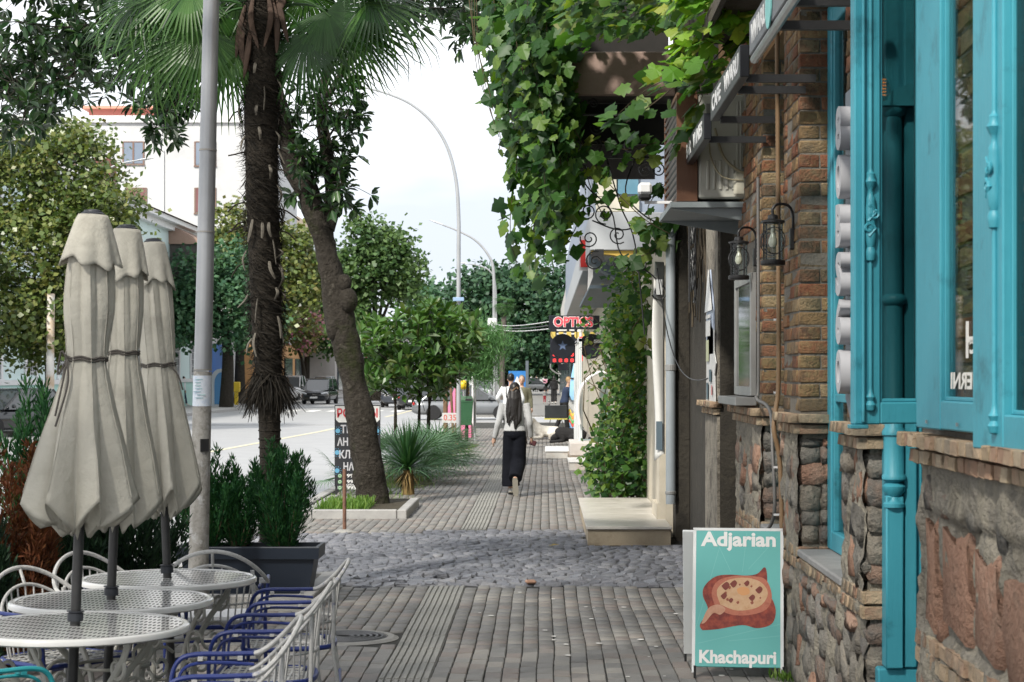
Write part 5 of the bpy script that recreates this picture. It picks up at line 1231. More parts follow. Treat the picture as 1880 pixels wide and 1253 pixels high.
# lamp pole with poster scraps
M_galv = mat('galvanised_steel', [(.25, .26, .275), (.31, .32, .335)], .36, 3, metal=.35, spec=.5)
M_dirt = mat('dirty_pole', [(.16, .15, .13), (.32, .31, .29), (.24, .23, .21), (.10, .095, .085)], .8, 16, .4, 50, contrast=.5, wear=((.42, .42, .42), 9, .56, .66))
t = thing('lamp_pole', 'tall round galvanised pole with dirty lower part and poster scraps', 'pole', (-2.505, 13.75, 0))
def pl(z): return Vector((.052*z/2.3, 0, z))
b = MB(); b.tube([pl(1.76), pl(3.0), pl(4.6), pl(9)], [.064, .0605, .057, .05], 24); b.build('shaft', M_galv, t, smooth=True)
b = MB(); b.tube([pl(0), pl(.8), pl(1.75)], [.074, .07, .066], 24); b.build('lower_shaft', M_dirt, t, smooth=True)
b = MB()
for z in (1.756, 2.75, 3.34): b.tube([pl(z), pl(z+.012)], [.0675-.002*(z-1.7)]*2, 24)
b.build('band', mat('band_dark', [(.2, .2, .2), (.3, .28, .25)], .5, 10), t)
b = MB()
for z, h, c0, c1 in ((1.50, .22, -2.9, -.2),):
    b.add([pl(z+(h if j else 0)*(1)+R.gauss(0, .006)*0)+Vector((math.cos(c0+(c1-c0)*q/14)*.0685, math.sin(c0+(c1-c0)*q/14)*.0685, 0)) for j in (0, 1) for q in range(15)], [(q, q+1, 16+q, 15+q) for q in range(14)])
b.build('poster', mat('poster_pale', [(.45, .50, .58), (.58, .62, .68), (.34, .44, .58)], .8, 22), t)
b = MB()
for k in range(7): b.box(pl(1.56+.022*k)+Vector((-.012+R.gauss(0, .008), -.070, 0)), (.05+R.uniform(-.01, .015), .002, .007))
b.build('poster_line', mat('poster_print', [(.25, .38, .5), (.35, .5, .45)], .8, 20), t)
b = MB(); b.box(pl(1.22)+Vector((.035, -.062, 0)), (.06, .02, .09), Matrix.Rotation(.5, 3, 'Z')); b.build('black_sticker', M_black, t)
# dark planter with three conifers, in a kerbed bed
t = thing('concrete_bed', 'low concrete kerb frame of the tree bed under the dark planter', 'kerb', (-2.3, 14.9, 0))
for a, c in (((-2.95, 13.95, -.02), (-1.70, 14.07, .11)), ((-1.82, 14.072, -.02), (-1.70, 15.55, .11)), ((-2.95, 15.56, -.02), (-1.70, 15.68, .11))): MB().span(Vector(a)-t.location, Vector(c)-t.location, .008).build('kerb_stone', M_kerb, t)
MB().span(Vector((-2.95, 14.075, -.02))-t.location, Vector((-1.825, 15.55, .06))-t.location).build('soil', M_soil, t)
M_pl = mat('planter_navy', [(.008, .013, .024), (.012, .019, .032)], .45, 4, spec=.5)
t = thing('dark_planter', 'tapered navy blue rectangular planter with a wide rim', 'planter', (-2.225, 14.45, .06))
b = MB(); rg = lambda hx, hy, z: [(-hx, -hy, z), (hx, -hy, z), (hx, hy, z), (-hx, hy, z)]
b.loft([rg(.45, .15, 0), rg(.497, .175, .285)]); b.build('body', M_pl, t)
b = MB(); b.loft([rg(.505, .19, .286), rg(.535, .205, .288), rg(.54, .21, .372), rg(.535, .205, .38), rg(.51, .18, .38), rg(.505, .175, .35)]); b.build('rim', M_pl, t)
MB().span((-.5, -.17, .33), (.5, .17, .345)).build('soil', M_soil, t)
M_thuja = mat('conifer_green', [(.008, .045, .018), (.014, .07, .022), (.035, .12, .03), (.02, .085, .032)], .6, 3, tint=True, transl=.15, amount=.15, spec=.3)
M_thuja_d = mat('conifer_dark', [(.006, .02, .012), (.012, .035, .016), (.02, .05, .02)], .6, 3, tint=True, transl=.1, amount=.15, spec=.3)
M_rust = mat('conifer_rust', [(.085, .028, .014), (.14, .045, .018), (.06, .022, .013), (.17, .07, .028)], .7, 3, tint=True, transl=.15, amount=.15, spec=.2)
SPRAY = np.array([[-.10, 0, 0], [.10, 0, 0], [.24, .45, .03], [.03, 1, 0], [-.2, .5, -.03]]); SPRAY_F = [[0, 1, 2, 3, 4]]
def conifer(label, loc, h, r, n, mtl, tipl=.10, group=None, tipmat=None, shape=.75, name='conifer_shrub', up=1.3, plumes=26):
    """many upright plumes of fine sprays"""
    t = thing(name, label, 'shrub', loc, 0, group); P_ = []; D_ = []; S_ = []; b = MB(); per = n//plumes
    for k in range(plumes):
        ang = R.random()*2*PI; q = R.random()**.6; top = h*(1.02-.34*q*q)*R.uniform(.74, 1.08); e = Vector((math.cos(ang)*r*q*1.28, math.sin(ang)*r*q*1.28, top)); s_ = Vector((math.cos(ang)*r*q*.32, math.sin(ang)*r*q*.32, 0)); mid = s_.lerp(e, .5)+Vector((math.cos(ang), math.sin(ang), 0))*r*.30*q
        c = bez([s_, mid, e], 12); b.tube(c[:9], [.007*(1-i/10) for i in range(9)], 4); u = NR.random(per)**.8; i0 = np.minimum((u*12).astype(int), 11); fr_ = u*12-i0; ca = np.array([tuple(p) for p in c]); base = ca[i0]+(ca[i0+1]-ca[i0])*fr_[:, None]; tang = ca[i0+1]-ca[i0]; tang /= np.linalg.norm(tang, axis=1)[:, None]
        w = (.32+.68*np.sin(PI*np.clip(u*.9+.08, 0, 1)))*r*.34; off = NR.normal(size=(per, 3)); off /= np.linalg.norm(off, axis=1)[:, None]; off *= (w*NR.random(per)**.6)[:, None]
        P_.append(base+off); d = off/(np.linalg.norm(off, axis=1)[:, None]+1e-6)*.75+tang*up+NR.normal(size=(per, 3))*.28; D_.append(d); S_.append(NR.uniform(.5, 1.35, per))
    P_ = np.concatenate(P_); D_ = np.concatenate(D_); S_ = np.concatenate(S_); ok = P_[:, 2] > .02; P_, D_, S_ = P_[ok], D_[ok], S_[ok]
    A = dirs_frames(D_)*(tipl*S_)[:, None, None]; A[:, :, 0] *= .5; many('foliage', SPRAY, SPRAY_F, A, P_, NR.random(len(P_)), mtl, t, False, 'stuff')
    b.build('stem', M_stem, t, kind='stuff'); return t
conifer('feathery green conifer at the left end of the navy planter, behind the pole', (-2.56, 14.45, .40), .74, .19, 9000, M_thuja, .045, 'conifers in the planter')
conifer('shorter green conifer in the middle of the navy planter', (-2.34, 14.5, .40), .66, .16, 7500, M_thuja, .042, 'conifers in the planter')
conifer('tall bright green conifer at the right end of the navy planter', (-1.98, 14.42, .40), .80, .22, 11000, M_thuja, .045, 'conifers in the planter')
conifer('rust-brown withered conifer at the left edge beside the tables', (-3.05, 10.9, 0), 1.32, .22, 14000, M_rust, .05, None, shape=.6, up=1.0)
conifer('dark green conifer behind the rust-brown one', (-3.15, 12.2, 0), 1.62, .32, 17000, M_thuja, .055, None, shape=.6)
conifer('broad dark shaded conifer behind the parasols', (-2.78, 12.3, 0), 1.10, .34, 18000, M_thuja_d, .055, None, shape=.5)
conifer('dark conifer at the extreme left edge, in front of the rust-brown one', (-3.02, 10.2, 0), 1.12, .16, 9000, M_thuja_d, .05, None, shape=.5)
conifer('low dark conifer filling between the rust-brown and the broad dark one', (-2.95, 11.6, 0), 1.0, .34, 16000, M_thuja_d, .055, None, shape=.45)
# ------------------------------------------------------------------ street trees and planting on the kerb side
M_bark = mat('magnolia_bark', [(.017, .014, .011), (.047, .041, .034), (.028, .024, .019), (.10, .09, .075)], .95, 9, 1.0, 16, contrast=.5, wear=((.026, .03, .012), 2.2, .54, .68), bdist=.07, spec=.15)
M_mag = mat('magnolia_leaf', [(.010, .028, .012), (.016, .045, .016), (.026, .065, .02), (.04, .085, .02)], .32, 3, tint=True, transl=.12, amount=.12, spec=.5)
M_mag_l = mat('magnolia_leaf_young', [(.025, .07, .016), (.05, .125, .022), (.085, .17, .035), (.04, .10, .022), (.10, .13, .035)], .34, 3, tint=True, transl=.2, amount=.12, spec=.55)
def rosette(n, c, axis, size, up=.2, rng=NR, droop=.0):
    """n leaves round the end of a twig"""
    a = np.asarray(axis, float); a /= np.linalg.norm(a)
    u = np.cross(a, [.3, .2, 1.]); u /= np.linalg.norm(u); w = np.cross(a, u)
    th = np.arange(n)*2.4+rng.random()*6; el = rng.uniform(.05, .95, n)
    d = (np.cos(th)[:, None]*u+np.sin(th)[:, None]*w)*np.cos(el)[:, None]+a*np.sin(el)[:, None]; d[:, 2] -= droop
    A = dirs_frames(d, rng)*(size*rng.uniform(.7, 1.2, n))[:, None, None]; A[:, :, 0] *= .8
    return np.tile(np.asarray(c, float), (n, 1))+d*.02, A
def leaf_set(root, cl, mtl, n_obj, view_rank, nm='leaf_mass'):
    L_ = np.concatenate([c[0] for c in cl]); A_ = np.concatenate([c[1] for c in cl])
    ms = [simple_mesh('leaf', LEAF*[1, 1, s], LEAF_F, mtl) for s in (1, .5, 1.5)]
    leaf_objs(ms, L_, A_, root, n_obj, LEAF, LEAF_F, mtl, nm, order=view_rank(L_))
# big leaning magnolia
t = thing('magnolia_tree', 'old leaning magnolia with knobbly dark trunk and glossy leaves over the pavement', 'tree', (-2.21, 25, 0))
def rel_(p): return p-t.location
tp = [(686, 948, .26), (682, 905, .215), (675, 845, .195), (665, 785, .19), (652, 715, .175), (639, 645, .175), (627, 590, .205), (618, 545, .18), (608, 500, .15), (597, 450, .148), (582, 400, .158), (562, 350, .16), (545, 310, .17), (528, 260, .13), (512, 200, .12), (498, 120, .11), (480, 30, .10), (470, -80, .08)]
pts = [at(a, c, 25) for a, c, r in tp]; rs = [r for a, c, r in tp]
P2 = spline(pts, 5); R2 = []
for i in range(len(rs)-1): R2 += [rs[i]+(rs[i+1]-rs[i])*k/5 for k in range(5)]
R2.append(rs[-1])
b = MB(); b.tube([rel_(p) for p in P2], R2, 22)
vv = []
for p in b.v:
    q = Vector(p); d = noise.noise(q*2.2+Vector((3, 1, 9)))*.035+noise.noise(q*6.5)*.028+noise.noise(q*16)*.014
    k = min(range(len(P2)), key=lambda i: (rel_(P2[i])-q).length); dd = (q-rel_(P2[k])); 
    vv.append(tuple(q+(dd.normalized()*d if dd.length > 1e-5 else Vector())))
b.v = vv
b.ball(rel_(at(638, 552, 24.9)), (.135, .14, .17), 12, 8); b.ball(rel_(at(612, 600, 24.9)), (.10, .1, .18), 12, 8); b.ball(rel_(at(632, 520, 24.9)), (.10, .1, .12), 10, 7)
b.tube([rel_(p) for p in spline([at(597, 420, 25), at(612, 360, 25.1), at(600, 280, 25.2), at(590, 200, 25.3), at(610, 90, 25.4), at(660, -60, 25.6)], 5)], [.13-.004*i for i in range(26)], 10)
b.build('trunk', M_bark, t, smooth=True, angle=180)
cl = []; lb = MB()
def branch(pp, D0, D1, r0, dens, k_=0, end=True, size=.185):
    pts = spline([at(x, y, D0+(D1-D0)*i/max(1, len(pp)-1)) for i, (x, y) in enumerate(pp)], 6); n = len(pts)
    lb.tube([rel_(p) for p in pts], [max(.004, r0*(1-i/n)) for i in range(n)], 6)
    for i, p in enumerate(pts):
        q = i/n
        for _ in range(dens if q > .3 and (k_ < 17 or k_ > 28 or i % 2) else 0):
            if R.random() < .75:
                off = Vector((R.gauss(0, .16), R.gauss(0, .2), R.gauss(-.02, .13))); c = p+off
                lb.tube([rel_(p), rel_(p+off*.6+Vector((0, 0, .02))), rel_(c)], .004, 4)
                cl.append(rosette(R.randint(6, 9), c, off.normalized()+Vector((0, 0, .25)), size, droop=.1))
    if end: cl.append(rosette(9, pts[-1], (pts[-1]-pts[-3]), size, droop=.1))
BR = [[(500, 150), (420, 90), (330, 60), (220, 40), (120, 50), (20, 40)], [(490, 60), (380, 0), (260, -20), (120, -10), (-20, 0)], [(330, 60), (250, 80), (150, 90), (60, 110), (10, 130)],
      [(220, 40), (180, 80), (140, 120), (120, 160)], [(120, 50), (80, 100), (40, 150), (30, 175)], [(420, 90), (370, 130), (320, 170), (295, 215), (285, 235)], [(420, 100), (400, 60), (330, 20), (280, -20)],
      [(300, 60), (240, 110), (210, 150)], [(330, 60), (300, 110), (285, 150)], [(60, 60), (20, 90), (-10, 150)], [(85, 100), (60, 170), (45, 215), (40, 230)], [(180, 80), (110, 140), (75, 200)], [(360, 140), (340, 190), (305, 205)],
      [(600, 180), (680, 60), (760, 20), (850, 20), (905, 40)], [(680, 50), (780, -10), (880, -10), (930, 20)], [(610, 60), (700, -40), (820, -40), (900, -10)], [(850, 15), (870, 45), (880, 55)],
      [(595, 250), (560, 270), (545, 300)], [(598, 260), (625, 220), (650, 190)], [(590, 210), (630, 175), (650, 165)], [(600, 290), (580, 320), (560, 350)], [(600, 300), (620, 320), (630, 350)], [(595, 240), (575, 230), (550, 240)], [(600, 230), (610, 270), (620, 300)], [(605, 330), (590, 300), (600, 270)], [(590, 180), (560, 190), (545, 210)], [(600, 320), (622, 345), (632, 370)], [(590, 200), (610, 190), (640, 215)],
      [(400, 60), (440, 100), (460, 130)], [(350, 30), (320, 90), (330, 130)], [(480, 40), (430, 20), (400, 60)]]
for k, q in enumerate(BR): branch(q, 24.9, 24.9+R.uniform(-1.6, 1.6) if k not in range(17, 28) else 24.8+R.uniform(-.3, .2), .05 if len(q) > 4 else .02, 3, k)
for k in range(420):         # crown above the frame
    a = R.random()*2*PI; rr = R.random()**.5*4.6; c = Vector((-4.0+math.cos(a)*rr*1.1, 25.5+math.sin(a)*rr*.8, R.uniform(6.9, 9.5)-.02*rr*rr))
    cl.append(rosette(8, c, (R.gauss(0, 1), R.gauss(0, 1), .6), .2))
for k in range(70):
    px = R.uniform(-60, 300); y = R.uniform(-100, 90)-px*.12; c = at(px, y, R.uniform(23.5, 27)); cl.append(rosette(9, c, (R.gauss(0, 1), R.gauss(0, 1), .2), .19, droop=.15))
for k in range(14):
    q = b_ = at(R.uniform(-10, 180), R.uniform(60, 150), 24.6); lb.tube([rel_(p) for p in spline([q, q+Vector((R.gauss(0, .2), 0, -.3)), q+Vector((R.gauss(.1, .3), 0, -.45)), q+Vector((R.gauss(.3, .3), 0, -.25))], 6)], .006, 4)
lb.build('limb', M_bark, t, smooth=True)
leaf_set(t, cl, M_mag, 300, lambda L_: np.where((H-L_[:, 2])*F/L_[:, 1]+690 > -5, L_[:, 1]-(np.abs((L_[:, 0]*F/L_[:, 1]+1000)-420) < 420)*1.0, 1e6))
# tree pit with kerb, grass
t = thing('tree_pit_kerb', 'low concrete kerb round the foot of the leaning magnolia', 'kerb', (-2.25, 24, 0))
k0 = MB()
for a, c in (((-2.92, 22.92, -.02), (-2.80, 25.9, .10)), ((-2.795, 22.92, -.02), (-1.78, 23.05, .105)), ((-1.775, 22.93, -.02), (-1.66, 25.2, .105))): MB().span(Vector(a)-t.location, Vector(c)-t.location, .01).build('kerb_stone', M_kerb, t)
MB().span(Vector((-2.79, 23.06, -.02))-t.location, Vector((-1.78, 25.9, .05))-t.location).build('soil', M_soil, t)
def grass(n, x0, x1, y0, y1, z, h, label, mtl=M_grass, dens=None):
    p = np.stack([NR.uniform(x0, x1, n), NR.uniform(y0, y1, n), np.full(n, z)], 1)
    if dens is not None: p = p[[R.random() < dens(q) for q in p]]
    n = len(p); d = NR.normal(size=(n, 3))*.45+np.array([0, 0, 1.]); A = dirs_frames(d)*(h*NR.uniform(.4, 1.2, n))[:, None, None]; A[:, :, 0] *= 1.2
    return tag(many('grass', NEEDLE, NEEDLE_F, A, p, NR.random(n), mtl, kind='stuff'), label, 'grass')
grass(1500, -2.78, -2.2, 23.1, 24.6, .05, .14, 'short green grass in the tree pit beside the leaning magnolia')
grass(4200, -3.0, -1.65, 26, 46, 0, .09, 'ragged grass and moss creeping onto the paving below the spiky plants', dens=lambda q: max(0, noise.noise(Vector((q[0]*1.1, q[1]*.45, 2)))+.25-(q[0]+1.8)*.35))
# moss sheet
b = MB()
for i in range(16):
    c = Vector((R.uniform(-2.9, -1.75), R.uniform(25.5, 48), .004+.0004*i)); n_ = 14; rx = R.uniform(.2, .5); ry = R.uniform(.7, 2.2)
    b.add([c+Vector((math.cos(2*PI*q/n_)*rx*R.uniform(.7, 1.15), math.sin(2*PI*q/n_)*ry*R.uniform(.7, 1.15), 0)) for q in range(n_)], [tuple(range(n_))])
tag(b.build('moss', mat('moss_green', [(.05, .07, .02), (.10, .10, .05), (.12, .115, .08)], .95, 20, .8, 60), kind='stuff'), 'green moss and soil patches along the paving edge', 'moss')
# rusty post
t = thing('rusty_post', 'thin rusty steel post standing in the cobbles before the tree pit', 'post', (-2.205, 21.0, 0)); MB().tube([(0, 0, 0), (0, 0, .69)], .021, 10).build('post', mat('rust', [(.10, .05, .03), (.17, .09, .06), (.07, .04, .03)], .85, 20, .3, 60), t, smooth=True); b = MB(); b.lathe([(0, .03), (.06, .025), (.13, .0)], n=14); b.build('mortar_collar', mat('old_mortar', (.2, .2, .19), .9), t)
# advertising board behind the trunk
t = thing('advert_board', 'tall black advertising board with red Cyrillic heading half hidden by the leaning trunk', 'sign', (-2.68, 27.3, 0))
M_bk = mat('board_black', [(.012, .013, .016), (.02, .021, .025)], .45, 6)
bw = .327
fb_ = MB().span((-bw, -.015, .14), (bw, .015, 1.3)).build('board', M_bk, t)
hd = [(-bw+.01, 1.285), (bw-.01, 1.285), (bw-.01, 1.09), (bw-.05, 1.05), (-bw+.06, 1.05), (-bw+.02, 1.09)]
hp = MB().prism(hd, (0, -.016, 0), (1, 0, 0), (0, 0, 1), .004).build('head_panel', mat('head_white', (.6, .6, .58), .5), t)
def onb(x, z, d=.021): return mat4((x, -d, z), (1, 0, 0), (0, 0, 1))
text('heading', 'РОЛЕТЫ', .17, mat('cyr_red', (.5, .02, .03), .5), hp, onb(0, 1.175, .022), .004, .001, .58)
for s, z, x, w in (('ТЕНТЫ', .945, -.02, .44), ('АНТЕННЫ', .765, -.01, .56), ('КЛИМАТ', .585, .0, .52), ('НАВЕСЫ', .41, .03, .46)): text('line', s, .155, mat('cyr_grey', (.42, .42, .44), .5), fb_, onb(x, z, .017), .004, .001, w)
for z in (.285, .20, .115+.02-.02):
    b = MB(); b.lathe([(0, 0), (.030, 0), (.030, .003), (0, .003)], (-.25, -.018, z), 16, 'y'); b.build('phone_icon', mat('icon_green', (.10, .26, .10), .5), fb_)
    b = MB(); b.tube([(-.25+.018*math.cos(q*.5), -.023, z+.018*math.sin(q*.5)) for q in range(13)], .003, 4); b.build('icon_ring', M_lett, fb_)
    text('number', '+995', .07, M_lett, fb_, onb(-.11, z, .017), .001, .001, .19)
b = MB(); b.lathe([(0, 0), (.030, 0), (.030, .003), (0, .003)], (-.25, -.018, .185-.15+.14), 16, 'y'); 
text('address', 'srbatu', .07, M_lett, fb_, onb(-.08, .175-.02, .017), 0, .001, .16)
for x, z in ((-.28, .93), (-.29, .62), (-.29, .36), (.28, .93)):
    b = MB(); b.lathe([(0, 0), (.034, 0), (.034, .003), (0, .003)], (x, -.018, z), 16, 'y')
    for q in range(10): a = q*PI/5; b.lathe([(0, 0), (.006, 0), (.006, .003), (0, .003)], (x+.055*math.cos(a), -.018, z+.055*math.sin(a)), 8, 'y')
    b.build('blue_dots', mat('dot_blue', (.10, .28, .42), .5), fb_)
for x in (-bw+.02, bw-.02): MB().span((x-.014, .016, -.05), (x+.014, .04, 1.3)).build('leg', M_black, t)
# spiky plants
def blades(root, nm, n, L, w, el0, el1, mtl, c=(0, 0, 0), droop=.35, seg=4, a0=0, a1=2*PI, kind='stuff'):
    v = []; f = []
    for i in range(n):
        a = R.uniform(a0, a1); el = R.uniform(el0, el1); l = L*R.uniform(.75, 1.1); d = Vector((math.cos(a)*math.cos(el), math.sin(a)*math.cos(el), math.sin(el))); s = Vector((-math.sin(a), math.cos(a), 0)); p = Vector(c); bs = len(v)
        for k in range(seg+1):
            q = k/seg; ww = w*(1-q**2)*(.7+.6*q if q < .4 else 1)*.5+.0008; v += [p-s*ww, p+s*ww]; p = p+d*(l/seg); d = (d+Vector((0, 0, -droop/seg))).normalized()
        f += [(bs+2*k, bs+2*k+1, bs+2*k+3, bs+2*k+2) for k in range(seg)]
    b = MB(); b.add(v, f); o = b.build(nm, mtl, root, kind=kind); a_ = o.data.attributes.new('tint', 'FLOAT', 'FACE'); a_.data.foreach_set('value', np.repeat(NR.random(n), seg).astype(np.float32)); return o
M_yuc = mat('yucca_leaf', [(.015, .06, .02), (.03, .10, .03), (.05, .13, .04), (.03, .09, .045)], .38, 3, tint=True, transl=.12, amount=.1, spec=.5)
M_palmet = mat('palmetto_leaf', [(.03, .09, .03), (.055, .14, .05), (.09, .19, .09), (.14, .24, .14)], .4, 3, tint=True, transl=.15, amount=.1, spec=.5)
M_dry = mat('dry_leaf', [(.14, .09, .03), (.22, .15, .06), (.10, .06, .025)], .9, 10, tint=True)
t = thing('yucca', 'spiky dark green yucca with dry brown skirt beside the trunk', 'plant', (-1.98, 27.6, 0))
MB().tube([(0, 0, 0), (.0, 0, .35)], [.10, .07], 10).build('trunk', M_dry, t, smooth=True)
blades(t, 'leaf_blade', 150, .70, .045, .45, 1.5, M_yuc, (0, 0, .38), .45); blades(t, 'lower_blade', 40, .7, .04, -.1, .5, M_yuc, (0, 0, .36), .8); blades(t, 'dry_skirt', 60, .34, .03, -1.3, -.5, M_dry, (0, 0, .36), .2)
def fan(nm, mtl, root, M, L=.5, n=30, spread=2.2, petiole=.4, wd=1.0, seed=0, droop=.25, split=.42):
    rd = random.Random(seed); b = MB()
    for i in range(n):
        a = -spread+2*spread*i/(n-1); l = L*(1-.22*abs(a/spread)**2)*rd.uniform(.93, 1.05); dx, dy = math.sin(a), math.cos(a); half = spread/(n-1)*.98*wd; s = Vector((dy, -dx, 0)); d = Vector((dx, dy, 0))
        st = []
        for q in (0, split*.5, split, .7, .88, 1):
            r = q*l; w_ = math.tan(half)*r if q <= split else math.tan(half)*split*l*(1-(q-split)/(1-split))**.8+.0006; z = -droop*l*max(0, q-.30)**2*rd.uniform(.5, 1.7)-.10*l*(q)**2
            w_ = max(w_, .0008); zz = .25*w_; base = d*r+Vector((0, 0, z)); st.append((base-s*w_+Vector((0, 0, zz)), base, base+s*w_+Vector((0, 0, zz))))
        b.ti = rd.random()*.35
        for p, q in zip(st, st[1:]):
            b.add([p[0], p[1], q[1], q[0]], [(0, 1, 2, 3)]); b.add([p[1], p[2], q[2], q[1]], [(0, 1, 2, 3)])
    b.ti = .05; b.tube([(0, 0, 0), (0, -petiole*.5, .02), (0, -petiole, .0)], .009, 5)
    o = b.build(nm, mtl, root); o.matrix_local = M; return o
def aim(p, y, z):
    y = Vector(y).normalized(); z = Vector(z); z = (z-y*y.dot(z)).normalized(); x = y.cross(z); return Matrix(((x.x, y.x, z.x, p[0]), (x.y, y.y, z.y, p[1]), (x.z, y.z, z.z, p[2]), (0, 0, 0, 1)))
def palmetto(loc, n, label, L=.42, h=.55, seed=1):
    t = thing('palmetto', label, 'plant', loc, 0, 'low fan palms along the kerb'); rd = random.Random(seed)
    protos = [None]*3
    for i in range(n):
        a = 2*PI*i/n*2.4+rd.random(); el = rd.uniform(.1, 1.2); d = Vector((math.cos(a)*math.cos(el), math.sin(a)*math.cos(el), math.sin(el))); l = rd.uniform(.75, 1.1)
        M = aim(d*h*l+Vector((0, 0, .12)), d+Vector((0, 0, -.25)), Vector((-d.x*.4, -d.y*.4, 1))); k = i % 3
        if protos[k] is None: protos[k] = fan('frond', M_palmet, t, M, L, 20, 1.9, h*.95, .62, seed+k, .3, .3)
        else: o = link('frond', protos[k].data, t); o.matrix_local = M
    return t
palmetto((-1.95, 30.6, 0), 40, 'low fan palm just behind the yucca', .50, .55, 3)
palmetto((-1.85, 33.2, 0), 40, 'low fan palm with grey-green fronds reaching over the paving', .52, .56, 5)
palmetto((-2.5, 31.8, 0), 36, 'low fan palm at the road side, behind the advertising board', .52, .6, 8)
palmetto((-3.0, 28.2, 0), 10, 'small spiky fan palm poking out left of the advertising board', .34, .35, 9)
# young magnolia bush
t = thing('young_magnolia', 'young bushy magnolia with glossy leaf rosettes on thin stems', 'tree', (-2.35, 36, 0)); cl = []; b = MB()
def rel_(p): return p-t.location
for i in range(400):
    y = R.uniform(545, 725); q = (y-545)/180; wl = 658+40*max(0, .35-q)/.35; wr = 880-60*max(0, q-.5)*2
    px = R.uniform(wl, wr); 
    if y < 560+ (abs(px-800)*.25 if px < 800 else abs(px-800)*.35): continue
    if q > .85 and R.random() < .5: continue
    D = R.uniform(34.8, 37.2); c = at(px, y, D); dirv = Vector((R.gauss(0, .7), R.gauss(-.2, .7), R.uniform(.1, 1.1))); cl.append(rosette(R.randint(7, 11), c, dirv, .24))
    if i % 3 == 0: b.tube([rel_(c), rel_(c)-dirv*.15-Vector((0, 0, .06)), rel_(c)-dirv*.2-Vector((c.x+2.35, c.y-36, .6))*.35], .007, 4)
for px, tops in ((724, ((700, 640), (740, 600), (690, 690))), (768, ((760, 600), (800, 640))), (786, ((800, 560), (850, 620), (780, 650)))):
    base = at(px, 800, 36); base.z = 0
    for tx, ty in tops: b.tube([rel_(p) for p in spline([base, at(px+2, 745, 36), at((px+tx)/2, (700+ty)/2, 36), at(tx, ty, 36)], 5)], [.032-.0016*k for k in range(16)], 6)
b.build('trunk', M_bark, t, smooth=True, kind=None); leaf_set(t, cl, M_mag_l, 300, lambda L_: L_[:, 1])
# pine behind, with stakes
M_pine = mat('pine_needle', [(.05, .13, .04), (.09, .21, .07), (.13, .27, .10)], .6, 3, tint=True, transl=.2, amount=.1)
t = thing('young_pine', 'young soft light green pine tied to wooden stakes', 'tree', (-2.05, 50, 0)); n = 9000
c = np.array([[875, 640], [895, 620], [860, 660], [885, 665], [850, 640], [900, 650], [870, 615], [890, 690], [915, 630], [840, 680]])[NR.integers(0, 10, n)]+NR.normal(size=(n, 2))*[15, 13]
D = NR.normal(size=n)*.3+50; loc = np.stack([(c[:, 0]-1000)*D/F+2.05, D-50, H-(c[:, 1]-690)*D/F], 1); A = dirs_frames(NR.normal(size=(n, 3))+[.2, 0, .7])*(.19*NR.uniform(.6, 1.2, n))[:, None, None]; A[:, :, 0] *= .9
many('needles', NEEDLE, NEEDLE_F, A, loc, NR.random(n), M_pine, t, False, 'stuff'); MB().tube([(0, 0, 0), (.02, 0, 1.3), (.1, 0, 2.6)], [.05, .04, .01], 7).build('trunk', M_bark, t)
M_wood = mat('stake_wood', [(.12, .07, .04), (.18, .11, .06)], .85, 10)
for i, px in enumerate((818, 833, 838)):
    o = thing('tree_stake', ['brown wooden stake left of the pine trunk', 'thin leaning wooden stake in front of the pine', 'reddish wooden stake right of the pine trunk'][i], 'stake', (at(px, 700, 47).x, 47, 0), 0, 'stakes round the young pine'); MB().tube([(0, 0, 0), ([0, -.08, .02][i], 0, 1.65)], [.06, .035, .045][i], 7).build('stake', M_wood, o)
# fan palm with shaggy trunk
t = thing('fan_palm', 'tall fan palm with dark shaggy fibrous trunk', 'palm tree', (-2.19, 15.15, 0))
def ax(z): return Vector((.02*math.sin(z*1.3)-.012*z, 0, z))
b = MB(); zs = [.0, .4, .8, 1.2, 1.6, 1.9, 2.2, 2.8, 3.4, 4.0, 4.5, 4.8]; rr = [.082, .082, .08, .083, .092, .112, .122, .126, .128, .138, .155, .11]
b.tube([ax(z) for z in zs], rr, 18); M_pt = mat('palm_trunk', [(.008, .007, .005), (.03, .024, .017), (.018, .015, .010)], .95, 18, 1.0, 40); b.build('trunk', M_pt, t, smooth=True)
b = MB()
for k in range(24): b.tube([ax(.06+k*.068)+Vector((0, 0, -.006)), ax(.06+k*.068), ax(.06+k*.068+.01)], [.088, .092, .087], 18, cap=False)
b.build('ring_scars', M_pt, t, kind='stuff')
n = 7500; z = 1.62+3.2*NR.random(n); ang = NR.random(n)*2*PI; r0 = np.interp(z, zs, rr)*NR.uniform(.92, 1.12, n)*(1+.10*np.sin(z*9+2*np.sin(ang)))
p = np.stack([np.cos(ang)*r0+.02*np.sin(z*1.3)-.012*z, np.sin(ang)*r0, z], 1); d = np.stack([-np.sin(ang), np.cos(ang), NR.normal(size=n)*.35-.35], 1)+np.stack([np.cos(ang), np.sin(ang), 0*ang], 1)*NR.normal(size=n)[:, None]*.22
A = dirs_frames(d)*(NR.uniform(.06, .16, n))[:, None, None]; A[:, :, 0] *= .55
M_fib = mat('palm_fibre', [(.006, .005, .004), (.016, .013, .009), (.034, .028, .020), (.010, .008, .006)], .95, 10, tint=True, amount=.1)
many('fibre', NEEDLE, NEEDLE_F, A, p, NR.random(n), M_fib, t, False, 'stuff')
